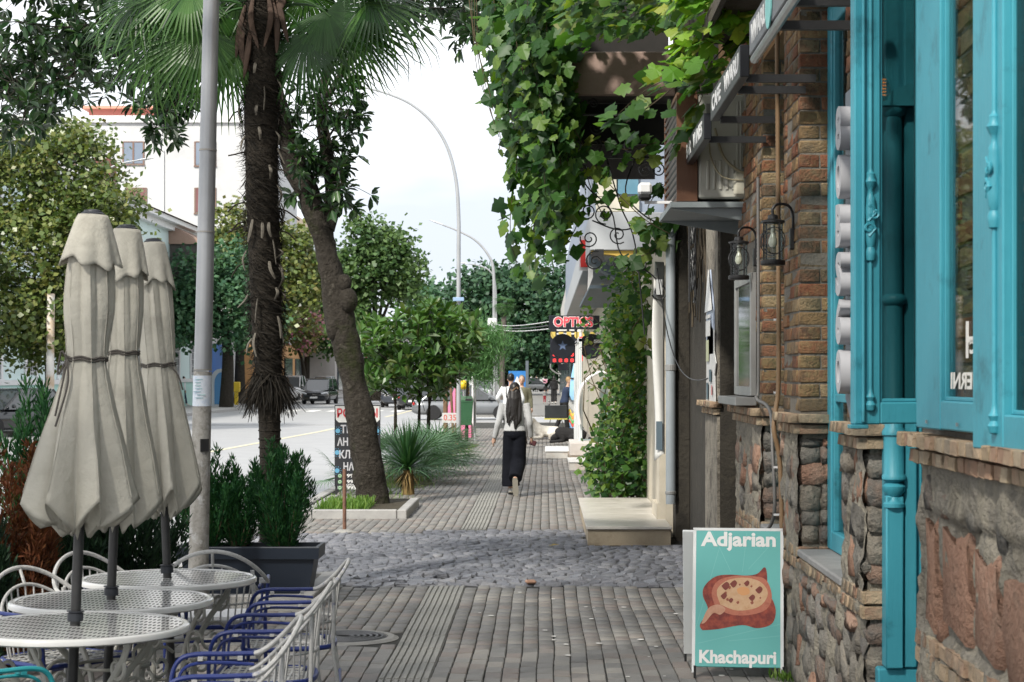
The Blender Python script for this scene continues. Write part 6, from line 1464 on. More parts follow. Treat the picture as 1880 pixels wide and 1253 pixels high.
n = 900; z = 1.6+.14*NR.random(n); ang = NR.random(n)*2*PI; p = np.stack([np.cos(ang)*.12, np.sin(ang)*.12, z], 1); d = np.stack([np.cos(ang)*.3, np.sin(ang)*.3, -np.ones(n)], 1)+NR.normal(size=(n, 3))*.25; A = dirs_frames(d)*NR.uniform(.1, .28, n)[:, None, None]; A[:, :, 0] *= .4; many('skirt_fibre', NEEDLE, NEEDLE_F, A, p, NR.random(n), M_fib, t, False, 'stuff')
M_stub = mat('leaf_base', [(.07, .062, .05), (.15, .135, .11), (.04, .034, .027)], .9, 12)
for k in range(30):
    z = R.uniform(1.75, 4.3); a = -PI/2+R.uniform(-1.5, 1.5); o_ = ax(z)+Vector((math.cos(a)*.15, math.sin(a)*.15, 0)); out = Vector((math.cos(a), math.sin(a), 0)); l = R.uniform(.07, .20)
    pts = spline([o_, o_+out*.03+Vector((R.gauss(0, .006), 0, -l*.45)), o_+out*R.uniform(0, .05)+Vector((R.gauss(0, .02), 0, -l))], 4); MB().tube(pts, [.003+.0035*math.sin(PI*min(1, (i+1)/9)) for i in range(9)], 5, sq=2.2).build('leaf_stub', M_stub, t, smooth=True)
for k in range(12):          # thin stubs sticking out at the sides
    z = R.uniform(2.6, 4.1); s = R.choice((-1, -1, 1)); MB().tube(spline([ax(z)+Vector((s*.13, -.05, 0)), ax(z)+Vector((s*.20, -.06, -.02)), ax(z)+Vector((s*R.uniform(.24, .30), -.06, R.uniform(-.12, -.03)))], 4), .006, 4).build('leaf_stub', M_pt, t)
M_fan = mat('fan_frond', [(.012, .045, .010), (.022, .072, .014), (.038, .11, .022), (.07, .16, .034)], .38, 2.5, tint=True, transl=.28, amount=.12, spec=.45)
M_sheath = mat('dry_sheath', [(.035, .021, .014), (.075, .045, .031)], .8, 9)
crown = Vector(ax(4.72))
FR = [((335, 25), (-.55, -.2, -.75), (.5, -.6, .6)), ((300, 60), (-.75, -.1, -.65), (.3, -.75, .6)), ((375, 60), (-.25, -.3, -.9), (.2, -.9, .3)), ((270, -10), (-.9, 0, -.35), (0, -.6, .8)), ((420, 70), (.05, -.2, -.95), (.1, -.95, .1)),
      ((565, 65), (.12, -.2, -.95), (-.1, -.95, .2)), ((640, 40), (.75, -.1, -.6), (-.3, -.75, .6)), ((600, 20), (.5, -.2, -.8), (-.2, -.9, .4)), ((680, 0), (.9, 0, -.35), (0, -.6, .8)), ((560, -20), (.4, .3, -.5), (0, -.8, .6)), ((440, -10), (-.3, .4, -.5), (0, -.8, .5)), ((650, -60), (.8, 0, .1), (0, -.4, .9)), ((320, -70), (-.8, 0, .1), (0, -.4, .9)), ((540, -110), (.3, -.2, .9), (0, -1, 0)), ((440, -110), (-.3, -.2, .9), (0, -1, 0)), ((490, -60), (.0, -.9, .2), (0, .2, 1)), ((480, -40), (.1, .9, .2), (0, -.2, 1)), ((370, 10), (-.7, .5, -.3), (0, -.5, .8)), ((620, 10), (.6, .6, -.3), (0, -.5, .8)), ((405, 30), (-.35, -.1, -.9), (.5, -.7, .3)), ((350, -20), (-.7, -.4, -.5), (.2, -.6, .8))]
fm = []
for i, (pp, d, nrm) in enumerate(FR):
    D = 15.15+d[1]*.5; q = at(*pp, D)-t.location; pet = crown-q
    if i < 4: o = fan('frond', M_fan, t, aim(q, d, nrm), .70, 44, 1.75, .01, 1.0, i, [.5, .75, .45, .6][i], .46); fm.append(o.data)
    else: o = link('frond', fm[i % 4], t); o.matrix_local = aim(q, d, nrm); o.scale = Vector((1, 1, 1))*R.uniform(.88, 1.08)
    MB().tube(bez([crown-Vector((0, 0, .15)), crown.lerp(q, .5)+Vector((0, 0, .18)), q+Vector(d).normalized()*.06], 8), [.016, .015, .014, .013, .012, .011, .010, .009, .008], 6).build('petiole', M_fan, t, smooth=True)
for k in range(9):
    a = -PI/2+R.uniform(-1.4, 1.4); o_ = ax(R.uniform(4.2, 4.75))+Vector((math.cos(a)*.15, math.sin(a)*.15, 0)); MB().tube(spline([o_+Vector((0, 0, .2)), o_+Vector((math.cos(a)*.05, -.03, 0)), o_+Vector((R.gauss(0, .05), -.04, -.22))], 4), [.010, .015, .02, .024, .026, .024, .02, .014, .005], 7, sq=.5).build('dry_sheath', M_sheath, t, smooth=True)

# ---- unseen kerb tree added to shade the terrace, crown kept above the frame
t = thing('magnolia_tree', 'unseen spreading magnolia added on the kerb to shade the terrace and the cafe front', 'tree', (-4.6, 4.2, -.1)); cl = []; b = MB()
def rel_(p): return Vector(p)-t.location
b.tube([rel_(p) for p in spline([(-4.6, 4.2, -.1), (-4.5, 4.3, 2), (-4.2, 4.6, 4.2)], 4)], [.26-.012*i for i in range(9)], 12)
for k in range(16):
    a = k*PI/8; e = Vector((-4.2+3.0*math.cos(a), 5.0+8.5*math.sin(a), R.uniform(6.2, 8.2))); b.tube([rel_(p) for p in bez([(-4.2, 4.6, 4.1), Vector((-3.9, 5, 6.0)), e], 8)], [.10-.011*i for i in range(9)], 6)
b.build('trunk', M_bark, t, smooth=True)
for k in range(900):
    a = R.random()*2*PI; rr = R.random()**.55; c = Vector((-4.2+3.4*rr*math.cos(a), 5.0+10.0*rr*math.sin(a), R.uniform(6.4, 9.0)-1.0*rr*rr))
    if (690-F*(c.z-.4-H)/max(c.y, .1)) > -25 and c.y > 1: continue
    cl.append(rosette(8, c, (R.gauss(0, 1), R.gauss(0, 1), .5), .24))
L_ = np.concatenate([c[0] for c in cl])-np.array(t.location); A_ = np.concatenate([c[1] for c in cl]); many('crown', LEAF, LEAF_F, A_, L_, NR.random(len(L_)), M_mag, t, False, 'stuff')
# ---- trees farther along both sides
M_fol = mat('street_leaf', [(.032, .075, .026), (.055, .11, .034), (.085, .145, .045), (.12, .18, .06)], .5, .6, tint=True, transl=.2, amount=.15, spec=.35)
M_fol_s = mat('sunny_leaf', [(.03, .06, .018), (.06, .10, .026), (.10, .145, .036), (.16, .185, .05), (.13, .115, .032)], .38, .6, tint=True, transl=.2, amount=.1, spec=.55)
M_fol_d = mat('dense_leaf', [(.022, .062, .034), (.036, .09, .042), (.055, .115, .052)], .5, .6, tint=True, transl=.12, amount=.15, spec=.35)
M_fol_b = mat('bluish_leaf', [(.03, .085, .045), (.05, .12, .06), (.075, .155, .075)], .55, .6, tint=True, transl=.2, amount=.15, spec=.3)
def tree(name, label, base, trunk, blobs, n, leaf, mtl, group=None, r0=.2, clump=26, cs=.45, cat='tree', extra=None):
    """blobs: (px, py, D, rx, ry, rz)"""
    t = thing(name, label, cat, base, 0, group); bl = [(at(q[0], q[1], q[2])-Vector(base), q[3], q[4], q[5]) for q in blobs]
    vol = np.array([q[1]*q[2]+q[1]*q[3] for q in bl]); nc = max(1, n//clump); pick = NR.choice(len(bl), nc, p=vol/vol.sum()); cc = []
    for k in pick:
        c, rx, ry, rz = bl[k]; d = NR.normal(size=3); d /= np.linalg.norm(d); d *= NR.uniform(.45, 1.0)**.5; cc.append((c.x+d[0]*rx, c.y+d[1]*ry, c.z+d[2]*rz))
    cc = np.repeat(np.array(cc), clump, axis=0); s = np.repeat(NR.uniform(.6, 1.3, nc), clump)[:, None]; p = cc+NR.normal(size=cc.shape)*cs*s*np.array([1, 1, .7]); m_ = len(p)
    A = leaf_frames(m_, (0, -.25, .8), (0, 0, -.5), .7, 1.0)*(leaf*NR.uniform(.6, 1.25, m_))[:, None, None]; A[:, :, 0] *= 1.25
    ti = np.clip(np.repeat(NR.random(nc), clump)*.6+NR.random(m_)*.4, 0, .999)
    many('crown', DIA, DIA_F, A, p, ti, mtl, t, False, 'stuff')
    b = MB(); tp_ = [Vector(q)-Vector(base) for q in trunk]; P_ = spline(tp_, 5); b.tube(P_, [r0*(1-.6*i/len(P_)) for i in range(len(P_))], 9)
    for c, rx, ry, rz in bl[:5]: b.tube(bez([P_[-1], P_[-1].lerp(c, .5)+Vector((0, 0, -.1)), c], 6), [r0*.4*(1-i/8) for i in range(7)], 6)
    b.build('trunk', M_bark, t, smooth=True)
    return t
def gx(px, D): return at(px, 690, D).x
tree('magnolia_tree', 'big sunlit magnolia at the far left before the mint building', (gx(85, 62), 62, 0), [(gx(90, 62), 62, 0), (gx(88, 62), 62, 2.2), (gx(70, 62), 62, 4)], [(30, 600, 61, 2.0, 1.8, 1.3), (120, 590, 62, 1.8, 1.8, 1.2), (60, 470, 62, 2.3, 2, 1.6), (160, 430, 62, 1.4, 1.6, 1.4), (130, 320, 62.5, 1.5, 1.5, 1.6), (40, 350, 63, 1.4, 1.6, 1.8), (130, 260, 63, .9, 1, .7), (190, 370, 62, 1.1, 1.3, .9), (10, 280, 63, .8, 1, .9), (190, 580, 62, .6, 1, .6)], 24000, .20, M_fol_s, None, .16, cs=.36)
tree('street_tree', 'light green tree with grey trunk beside the blue kiosk', (gx(415, 104), 104, 0), [(gx(415, 104), 104, 0), (gx(418, 104), 104, 2.8), (gx(410, 104), 104, 4.5)], [(400, 560, 104, 2.6, 2.2, 1.7), (350, 560, 104, 1.8, 2, 1.8), (460, 600, 104, 1.6, 1.8, 1.4), (380, 500, 104, 2.0, 2, 1.2), (335, 600, 103, 1.0, 1.5, .8), (445, 500, 104.5, 1.6, 1.6, 1.4)], 9000, .30, M_fol_b, None, .42, cs=.5)
tree('street_tree', 'tall yellowish green tree behind the lamp pole', (gx(440, 118), 118, 0), [(gx(440, 118), 118, 0), (gx(440, 118), 118, 5)], [(430, 430, 118, 2.2, 2.2, 1.8), (410, 470, 118, 2.2, 2.2, 1.6), (540, 470, 118, 1.6, 2, 1.9), (520, 560, 118, 2.2, 2.2, 2.0), (555, 520, 118, 1.4, 1.6, 1.4), (460, 520, 118, 2, 2, 2), (545, 440, 118, .8, 1, .9)], 10000, .34, M_fol_s, None, .4, cs=.55)
tree('street_tree', 'dark leafy tree standing above the white pickup', (gx(560, 150), 150, 0), [(gx(560, 150), 150, 0), (gx(565, 150), 150, 4)], [(565, 560, 150, 2.6, 2.2, 2.6), (600, 600, 150, 2.2, 2, 2.2), (590, 520, 150, 2, 2, 1.8)], 5000, .42, M_fol, None, .35, cs=.7)
M_pink = mat('pink_blossom', [(.45, .16, .26), (.5, .26, .34), (.16, .17, .06), (.10, .15, .05)], .7, 1, tint=True, transl=.25)
tree('flowering_tree', 'small tree with pink blossom beyond the parked pickup', (gx(550, 138), 138, 0), [(gx(562, 138), 138, 0), (gx(556, 138), 138, 2.5), (gx(548, 138), 138, 3.5)], [(548, 610, 138, 1.4, 1.4, 1.4), (565, 595, 138, .9, 1, .9), (545, 580, 138, .8, .8, .7)], 2600, .30, M_pink, None, .18, cs=.4)
tree('street_tree', 'round dense green tree in the middle distance left of the tall lamp', (gx(700, 130), 130, 0), [(gx(690, 130), 130, 0), (gx(690, 130), 130, 4.5)], [(690, 500, 130, 2.9, 2.6, 2.4), (735, 500, 130, 1.5, 2, 1.7), (650, 510, 130, 1.6, 2, 2.2), (680, 440, 130, 1.9, 2, 1.3), (720, 455, 130, 1.3, 1.4, 1.0), (640, 580, 130, 1.8, 2, 1.8), (750, 530, 130, .9, 1, .9), (665, 415, 130, .9, .9, .5)], 9000, .36, M_fol, None, .4, cs=.5)
tree('street_tree', 'large dark green tree closing the pavement at the end', (gx(925, 170), 170, 0), [(gx(925, 170), 170, 0), (gx(935, 170), 170, 4)], [(925, 580, 170, 4.2, 3.5, 3.6), (985, 590, 170, 3.4, 3.4, 3.8), (880, 560, 171, 3.2, 3, 2.8), (1020, 610, 170, 3.2, 3, 3.4), (930, 640, 168, 3.6, 3, 2.2), (870, 620, 170, 2.6, 3, 2.4), (985, 650, 168, 3.2, 3, 1.8), (905, 520, 171, 2.4, 2.4, 1.6), (1035, 540, 172, 2.4, 2.6, 2.6), (960, 515, 172, 2.4, 2.4, 1.4)], 17000, .50, M_fol_d, None, .55, cs=.8)
tree('street_tree', 'feathery grey-green tree top behind the tall lamp', (gx(800, 200), 200, 0), [(gx(800, 200), 200, 0), (gx(800, 200), 200, 8)], [(790, 540, 200, 2.2, 2, 1.4), (815, 560, 200, 2.4, 2, 1.6), (795, 590, 200, 3.4, 3, 2.4), (840, 600, 200, 3, 3, 2)], 4200, .6, M_fol_b, None, .4, cs=.9)
tree('street_tree', 'rounded tree low behind the kiosk at the pavement end', (gx(1010, 240), 240, 0), [(gx(1010, 240), 240, 0), (gx(1010, 240), 240, 3)], [(1000, 650, 240, 3.4, 3, 2), (1040, 650, 240, 3.4, 3, 2), (975, 655, 235, 2.5, 3, 1.8)], 3500, .7, M_fol, None, .4, cs=.9)
# little palm far off
t = thing('slender_palm', 'slender palm with small fan crown far down the pavement', 'palm tree', (gx(921, 85), 85, 0)); MB().tube([(0, 0, -.1), (.02, 0, 2.5), (.12, 0, 4.8)], [.13, .12, .11], 9).build('trunk', mat('far_palm_trunk', [(.07, .06, .05), (.12, .10, .085)], .9, 6), t, smooth=True)
for i in range(30):
    a = R.random()*2*PI; el = R.uniform(-.7, 1.1); d = Vector((math.cos(a)*math.cos(el), math.sin(a)*math.cos(el), math.sin(el))); o = link('frond', fm[i % 4], t); M = aim(Vector((.12, 0, 4.9))+d*.28, d+Vector((0, 0, -.3)), (0, 0, 1)); o.matrix_local = M; o.scale = (.5, .5, .5)
for i in range(8):
    a = i*PI/4; o = link('frond', fm[i % 4], t); d = Vector((math.cos(a)*.5, math.sin(a)*.5, -.8)); o.matrix_local = aim(Vector((.12, 0, 4.75))+d*.2, d, (d.x, d.y, .5)); o.scale = (.42, .42, .42)
# ------------------------------------------------------------------ far street: lamps, buildings, cars, stall
M_lampp = mat('lamp_post_grey', [(.30, .31, .32), (.38, .39, .40)], .45, 3, metal=.3)
def lamp_post(label, base, path, D, r, head=True):
    t = thing('street_lamp', label, 'street lamp', base, 0, 'curved street lamps'); P_ = spline([Vector(base)]+[at(x, y, D) for x, y in path], 6); n = len(P_)
    MB().tube([p-Vector(base) for p in P_], [r*(1-.6*i/n) for i in range(n)], 10).build('pole', M_lampp, t, smooth=True)
    if head:
        d = (P_[-1]-P_[-3]).normalized(); b = MB(); rings = []
        for q in range(7): 
            w = .03+.05*math.sin(PI*min(1, q/6*.9+.1)); c = P_[-1]+d*(q*.12-.05)-Vector(base); s = Vector((0, 1, 0)); u = Vector((0, 0, 1)); rings.append([c+s*math.cos(2*PI*k/8)*w*1.6+u*math.sin(2*PI*k/8)*w*.5 for k in range(8)])
        b.loft(rings); b.build('lamp_head', M_white_p, t, smooth=True)
    return t
lamp_post('tall street lamp whose curved arm sweeps left over the pavement', (at(842, 690, 45).x, 45, 0), [(842, 480), (842, 400), (837, 330), (821, 270), (793, 225), (755, 192), (710, 172), (668, 161)], 45, .055, False)
lamp_post('second street lamp with curved arm pointing left, smaller than the tall one', (at(908, 690, 92).x, 92, -.02), [(907, 600), (906, 500), (896, 468), (872, 441), (840, 424), (812, 413)], 92, .09)
lamp_post('small far street lamp behind the slender palm', (at(913, 690, 150).x, 150, -.02), [(911, 600), (909, 520), (898, 497), (878, 488), (860, 485)], 150, .09)
lamp_post('street lamp rising from behind the sunlit magnolia on the far side', (at(165, 690, 74).x, 74, 0), [(165, 500), (167, 380), (178, 330), (200, 310), (225, 300), (252, 295)], 74, .06)
lamp_post('street lamp with curved arm pointing right above the young magnolia', (at(668, 690, 175).x, 175, 0), [(668, 620), (670, 575), (680, 552), (698, 538), (718, 533)], 175, .10)
lamp_post('far street lamp with short arm beside the round tree', (at(634, 690, 200).x, 200, 0), [(634, 560), (636, 528), (645, 510), (662, 505)], 200, .11)
t = thing('utility_box', 'white camera box on the second lamp post', 'camera', at(904, 592, 91.6)); MB().box((0, -.15, 0), (.45, .3, .38), None, .06).build('box', M_white_p, t); MB().box((.05, -.1, -.5), (.3, .25, .3), None, .05).build('lower_box', M_white_p, t)
t = thing('blue_sign_box', 'small pale blue sign box on the tall street lamp', 'sign', (at(842, 550, 44.9).x, 44.85, at(842, 550, 44.9).z)); MB().box((0, 0, 0), (.26, .05, .09), None, .01).build('box', mat('sign_pale_blue', (.25, .36, .52), .5), t)

M_wall_w = mat('white_render', [(.47, .475, .48), (.51, .515, .52)], .8, .25, wear=((.40, .405, .41), .35, .52, .75))
M_mint = mat('mint_paint', [(.36, .58, .53), (.42, .63, .58)], .8, .6)
M_mint_l = mat('pale_mint', [(.52, .64, .63), (.58, .69, .68)], .8, .6)
M_roof_b = mat('brown_roof', [(.14, .06, .05), (.19, .085, .07)], .8, 1.5)
M_win = mat('window_dark', [(.03, .04, .05), (.08, .10, .12)], .12, .5, spec=.6)
M_frame = mat('frame_brown', [(.16, .10, .08), (.2, .13, .10)], .6, 2)
# mint building on the opposite side
X0 = -20.5
t = thing('mint_building', 'pale mint and white two-storey building with brown roof on the opposite side', 'building', (X0, 85, 0))
W_ = dict(parent=t, world=True)
b = MB(); b.span((-34, 52, 1.55), (X0, 111.5, 9.6)); b.build('wall', M_mint_l, **W_)
b = MB(); b.span((-34, 51.98, 0), (X0+.12, 111.52, 1.35)); b.build('plinth', M_mint, **W_)
b = MB(); b.span((-34, 51.95, 1.352), (X0+.2, 111.55, 1.548)); b.span((-34, 51.9, 5.4), (X0+.2, 111.6, 5.65)); b.build('string_course', M_white_p, **W_)
b = MB(); b.span((-34, 51.7, 9.602), (X0+.35, 111.8, 9.9)); b.span((-34, 51.5, 9.902), (X0+.75, 112.0, 10.15)); b.build('cornice', M_white_p, **W_)
b = MB(); b.prism([(X0+.9, 10.16), (X0-13, 10.16), (X0-6.5, 12.2)], (0, 112, 0), (1, 0, 0), (0, 0, 1), .01)
b.v = []; b.f = []; b.m = []; b.t = []
b.add([(X0+.9, 51.3, 10.16), (X0+.9, 112.1, 10.16), (X0-5.5, 112.1, 12.4), (X0-5.5, 51.3, 12.4), (X0-13, 51.3, 10.16), (X0-13, 112.1, 10.16)], [(0, 1, 2, 3), (3, 2, 5, 4), (0, 3, 4), (1, 5, 2)]); b.build('roof', M_roof_b, **W_)
b = MB(); b.span((X0-1.2, 91, 10.6), (X0-.2, 92.2, 12.1)); b.build('chimney', M_roof_b, **W_)
for y in range(56, 112, 5):
    for z0, z1 in ((1.75, 4.2), (6.2, 8.6)):
        f = MB(); f.span((X0+.002, y-.95, z0-.15), (X0+.07, y-.7, z1+.15)); f.span((X0+.002, y+.7, z0-.15), (X0+.07, y+.95, z1+.15)); f.span((X0+.002, y-.699, z1), (X0+.07, y+.699, z1+.2)); f.span((X0+.002, y-1.0, z0-.2), (X0+.12, y+1.0, z0-.152)); w = f.build('window', M_white_p, **W_)
        for nm, mb_, mt in (('pane', MB().span((X0-.04, y-.7, z0), (X0+.01, y+.7, z1)), M_win),):
            o = mb_.build(nm, mt, None); o.data.transform(Matrix.Translation(-t.location)); o.parent = w
        if z0 < 3:
            g = MB()
            for k in range(6): g.span((X0+.03, y-.68+k*.27, z0), (X0+.05, y-.65+k*.27, z1))
            for k in range(6): g.span((X0+.032, y-.68, z0+.1+k*.4), (X0+.048, y+.68, z0+.13+k*.4))
            o = g.build('grille', M_white_p, None); o.data.transform(Matrix.Translation(-t.location)); o.parent = w
t = thing('oriel_balcony', 'roofed wooden balcony with brown tiled roof on the end of the mint building', 'balcony', (-19.6, 106.5, 5.0)); W_ = dict(parent=t)
b = MB(); b.add([(1.0, -2.6, 4.0), (1.0, 2.6, 4.0), (-.9, 2.6, 5.0), (-.9, -2.6, 5.0), (1.0, -2.6, 3.9), (1.0, 2.6, 3.9), (-.9, -2.6, 3.9), (-.9, 2.6, 3.9)], [(0, 1, 2, 3), (4, 5, 1, 0), (0, 3, 6, 4), (1, 5, 7, 2), (6, 7, 5, 4)]); b.build('roof', mat('rusty_roof', [(.26, .17, .13), (.36, .25, .2)], .8, 2), **W_)
b = MB()
for y in (-2.4, -1.2, 0, 1.2, 2.4): b.span((.7, y-.06, 1.2), (.82, y+.06, 3.9)); 
b.span((-.88, -2.4, 1.0), (.85, 2.4, 1.2)); b.build('timber_frame', mat('grey_timber', [(.16, .155, .15), (.24, .235, .23)], .8, 3), **W_)
b = MB(); b.span((.74, -2.39, 1.21), (.78, 2.39, 2.2)); b.span((-.86, -2.38, 1.21), (.73, -2.34, 3.88)); b.build('panel', mat('timber_dark', [(.07, .065, .06), (.12, .11, .10)], .8, 3), **W_)
# white apartment block
t = thing('apartment_block', 'tall plain white apartment block with red penthouse behind the mint building', 'building', (-25, 135, 0)); W_ = dict(parent=t, world=True)
b = MB(); b.span((-46, 125, 0), (-19.5, 150, 18.3)); b.build('wall', M_wall_w, **W_)
b = MB(); b.span((-46.1, 124.8, 18.302), (-19.4, 150, 18.75)); b.build('parapet', M_white_p, **W_)
b = MB(); b.span((-30.6, 128, 18.76), (-26.3, 140, 19.6)); b.build('penthouse', mat('red_render', [(.42, .15, .12), (.48, .19, .15)], .8, 1), **W_); b = MB(); b.span((-31, 127.6, 19.602), (-25.9, 140.4, 19.78)); b.build('penthouse_roof', mat('red_roof_edge', [(.5, .24, .18), (.55, .28, .2)], .8, 1), **W_)
for px, y0, y1, mt in ((245, 262, 300, 0), (377, 262, 303, 0), (250, 347, 385, 1), (377, 347, 390, 1), (120, 262, 300, 0), (120, 347, 390, 1)):
    a = at(px, y1, 125); z0, z1 = a.z, at(px, y0, 125).z
    f = MB(); f.span((a.x-.72, 124.94, z0-.06), (a.x-.62, 124.998, z1+.06)); f.span((a.x+.62, 124.94, z0-.06), (a.x+.72, 124.998, z1+.06)); f.span((a.x-.05, 124.93, z0), (a.x+.05, 124.998, z1)); f.span((a.x-.619, 124.94, z1), (a.x+.619, 124.998, z1+.07)); f.span((a.x-.75, 124.9, z0-.14), (a.x+.75, 124.998, z0-.062)); w = f.build('window', M_frame, **W_)
    for s in (-1, 1):
        o = MB().span((a.x+s*.06, 124.96, z0), (a.x+s*.615, 124.99, z1)).build('pane', mat('pane_blue', [(.16, .20, .26), (.22, .26, .32)], .15, .7) if not mt else mat('pane_maroon', [(.16, .07, .07), (.21, .10, .10)], .3, .7), None); o.data.transform(Matrix.Translation(-t.location)); o.parent = w
for px in (300, 207): 
    a = at(px, 300, 125); MB().tube([(a.x, 124.93, .1), (a.x, 124.93, 16.5)], .06, 6).build('rain_pipe', M_white_p, **W_)
for z in (10.6, 13.9, 16.9): 
    MB().span((-19.498, 127, z), (-18.6, 133, z+.25)).build('balcony_slab', mat('beige_slab', [(.42, .33, .25), (.5, .4, .31)], .8, 1), **W_)
    g = MB()
    for k in range(13): g.span((-18.68, 127.05+k*.49, z+.25), (-18.64, 127.09+k*.49, z+1.2))
    g.span((-18.69, 127, z+1.2), (-18.63, 133, z+1.26)); g.build('balcony_rail', M_frame, **W_)
t = thing('beige_building', 'beige building with tall windows beyond the white apartment block', 'building', (-20, 160, 0)); W_ = dict(parent=t, world=True)
b = MB(); b.span((-36, 150.1, 4.0), (-19.8, 178, 14.5)); b.build('wall', mat('peach_render', [(.55, .42, .31), (.62, .49, .37)], .8, .4), **W_)
for k in range(5):
    for z in (5, 8.4, 11.6): MB().span((-19.798, 152+k*5.2, z), (-19.7, 154+k*5.2, z+2.2)).build('window', M_win, **W_)
t = thing('bank_front', 'ground floor shops with blue panels and orange wall behind the grey trunk', 'building', (-20, 130, 0)); W_ = dict(parent=t, world=True)
M_blue = mat('bank_blue', [(.02, .10, .35), (.03, .14, .42)], .4, 1); M_org = mat('orange_render', [(.50, .27, .11), (.56, .32, .15)], .8, .6)
b = MB(); b.span((-34, 112.2, 0), (-19.9, 124.9, 4.6)); b.build('wall', M_wall_w, **W_)
b = MB(); b.span((-19.898, 113, .1), (-19.8, 118, 3.6)); b.build('blue_panel', M_blue, **W_); b = MB(); b.span((-22.6, 112.1, .1), (-20.6, 112.198, 3.7)); b.build('blue_end_panel', M_blue, **W_)
b = MB(); b.span((-34, 124.91, 0), (-19.0, 150, 4.0)); b.build('shop_wall', M_org, **W_)
for k in range(4): MB().span((-18.998, 127+k*6, .5), (-18.9, 131+k*6, 3)).build('shop_window', M_win, **W_)
t = thing('cash_machine', 'white and blue arched cash machine kiosk on the opposite pavement', 'kiosk', (at(402, 690, 108).x, 108, 0))
arc_ = [(.55*math.cos(PI*k/12)*1.0+.1, 1.3+.8*math.sin(PI*k/12)) for k in range(13)]; MB().prism([(.65, 0)]+arc_+[(-.45, 0)], (0, .3, 0), (1, 0, 0), (0, 0, 1), .6).build('body', mat('kiosk_white', (.6, .64, .68), .4), t)
arc2 = [(.42*math.cos(PI*k/12)+.22, 1.3+.62*math.sin(PI*k/12)) for k in range(13)]; MB().prism([(.62, .1)]+arc2+[(-.2, .1)], (0, -.302, 0), (1, 0, 0), (0, 0, 1), .02).build('blue_face', mat('kiosk_blue', (.10, .28, .55), .3), t)
t = thing('yellow_post', 'yellow parking machine beside the grey trunk', 'machine', (at(434, 690, 112).x, 112, 0)); MB().span((-.22, -.15, .75), (.22, .15, 1.35), .04).build('head', mat('machine_yellow', (.6, .42, .03), .5), t); MB().span((-.1, -.1, 0), (.1, .1, .748)).build('stand', mat('machine_yellow', (.6, .42, .03), .5), t)
t = thing('stained_pole', 'rust-stained white concrete pole in front of the mint building', 'pole', (at(92, 690, 60).x, 60, 0)); MB().tube([(0, 0, 0), (0, 0, 2.2), (.03, 0, 4.3)], [.14, .13, .12], 12).build('pole', mat('rusty_white', [(.62, .6, .56), (.52, .40, .28), (.66, .65, .62), (.64, .62, .58)], .8, 1.6), t, smooth=True)
t = thing('far_shop_row', 'row of pale weathered shop fronts at the far left bend of the street', 'building', (-20, 210, 0)); W_ = dict(parent=t, world=True)
b = MB(); b.span((-34, 178.1, 0), (-19.6, 300, 7)); b.build('wall', mat('grey_weathered', [(.32, .30, .28), (.45, .43, .41), (.38, .37, .36)], .9, .35), **W_)
for k in range(12):
    MB().span((-19.598, 180+k*9, .4), (-19.45, 184+k*9, 3.1)).build('shop_window', M_win, **W_); MB().span((-19.598, 184.6+k*9, .3), (-19.4, 185.4+k*9, 6.5)).build('pilaster', M_white_p, **W_)
    MB().span((-19.598, 180+k*9, 3.3), (-19.2, 184.2+k*9, 3.9)).build('sign_band', [mat('band_red', (.4, .08, .08), .5), mat('band_blue', (.12, .2, .45), .5), M_wall_w][k % 3], **W_)
# end of the street
t = thing('end_building', 'distant pale building closing the street behind the trees', 'building', (-5, 330, 0)); MB().span((-60, -5, 0), (40, 5, 9)).build('wall', mat('far_wall', [(.42, .43, .42), (.5, .5, .5)], .9, .1), t)
tree('tree_line', 'low mass of distant trees closing the end of the street', (-10, 290, 0), [(-10, 290, 0), (-10, 290, 3)], [(560+k*48, 655+R.uniform(-18, 6), 290, 4.5, 3, 3.8) for k in range(11)], 9000, .9, M_fol_d, None, .4, cs=1.2)
t = thing('advert_kiosk', 'blue lightbox kiosk with white triangle on the far pavement', 'kiosk', (at(951, 690, 112).x, 112, -.01)); MB().span((-.55, -.2, .1), (.45, .2, 2.0)).build('lightbox', mat('kiosk_blue2', [(.02, .13, .40), (.04, .2, .5)], .3, 1.5), t); MB().prism([(-.3, 1.15), (.25, 1.15), (-.05, 1.7)], (0, -.205, 0), (1, 0, 0), (0, 0, 1), .01).build('triangle', M_lett, t); MB().span((.452, -.22, 0), (.62, .22, 2.6)).build('post', mat('kiosk_post', (.10, .12, .14), .5), t)
# litter bin
t = thing('litter_bin', 'green litter bin hung on a grey post at the kerb side', 'bin', (at(855, 690, 50).x, 50, 0)); b = MB(); rg = lambda a, c, z: [(-a, -c, z), (a, -c, z), (a, c, z), (-a, c, z)]; b.loft([rg(.155, .12, .42), rg(.19, .16, 1.02)]); M_bin = mat('bin_green', [(.02, .08, .035), (.03, .10, .045)], .5, 3); b.build('body', M_bin, t)
b = MB(); b.loft([rg(.2, .17, 1.022), rg(.2, .17, 1.08), rg(.16, .13, 1.18)]); b.build('lid', M_bin, t); MB().span((.0, -.175, 1.06), (.17, -.12, 1.12)).build('slot', M_black, t); MB().tube([(.24, .1, 0), (.24, .1, 1.9)], .03, 8).build('post', M_lampp, t)
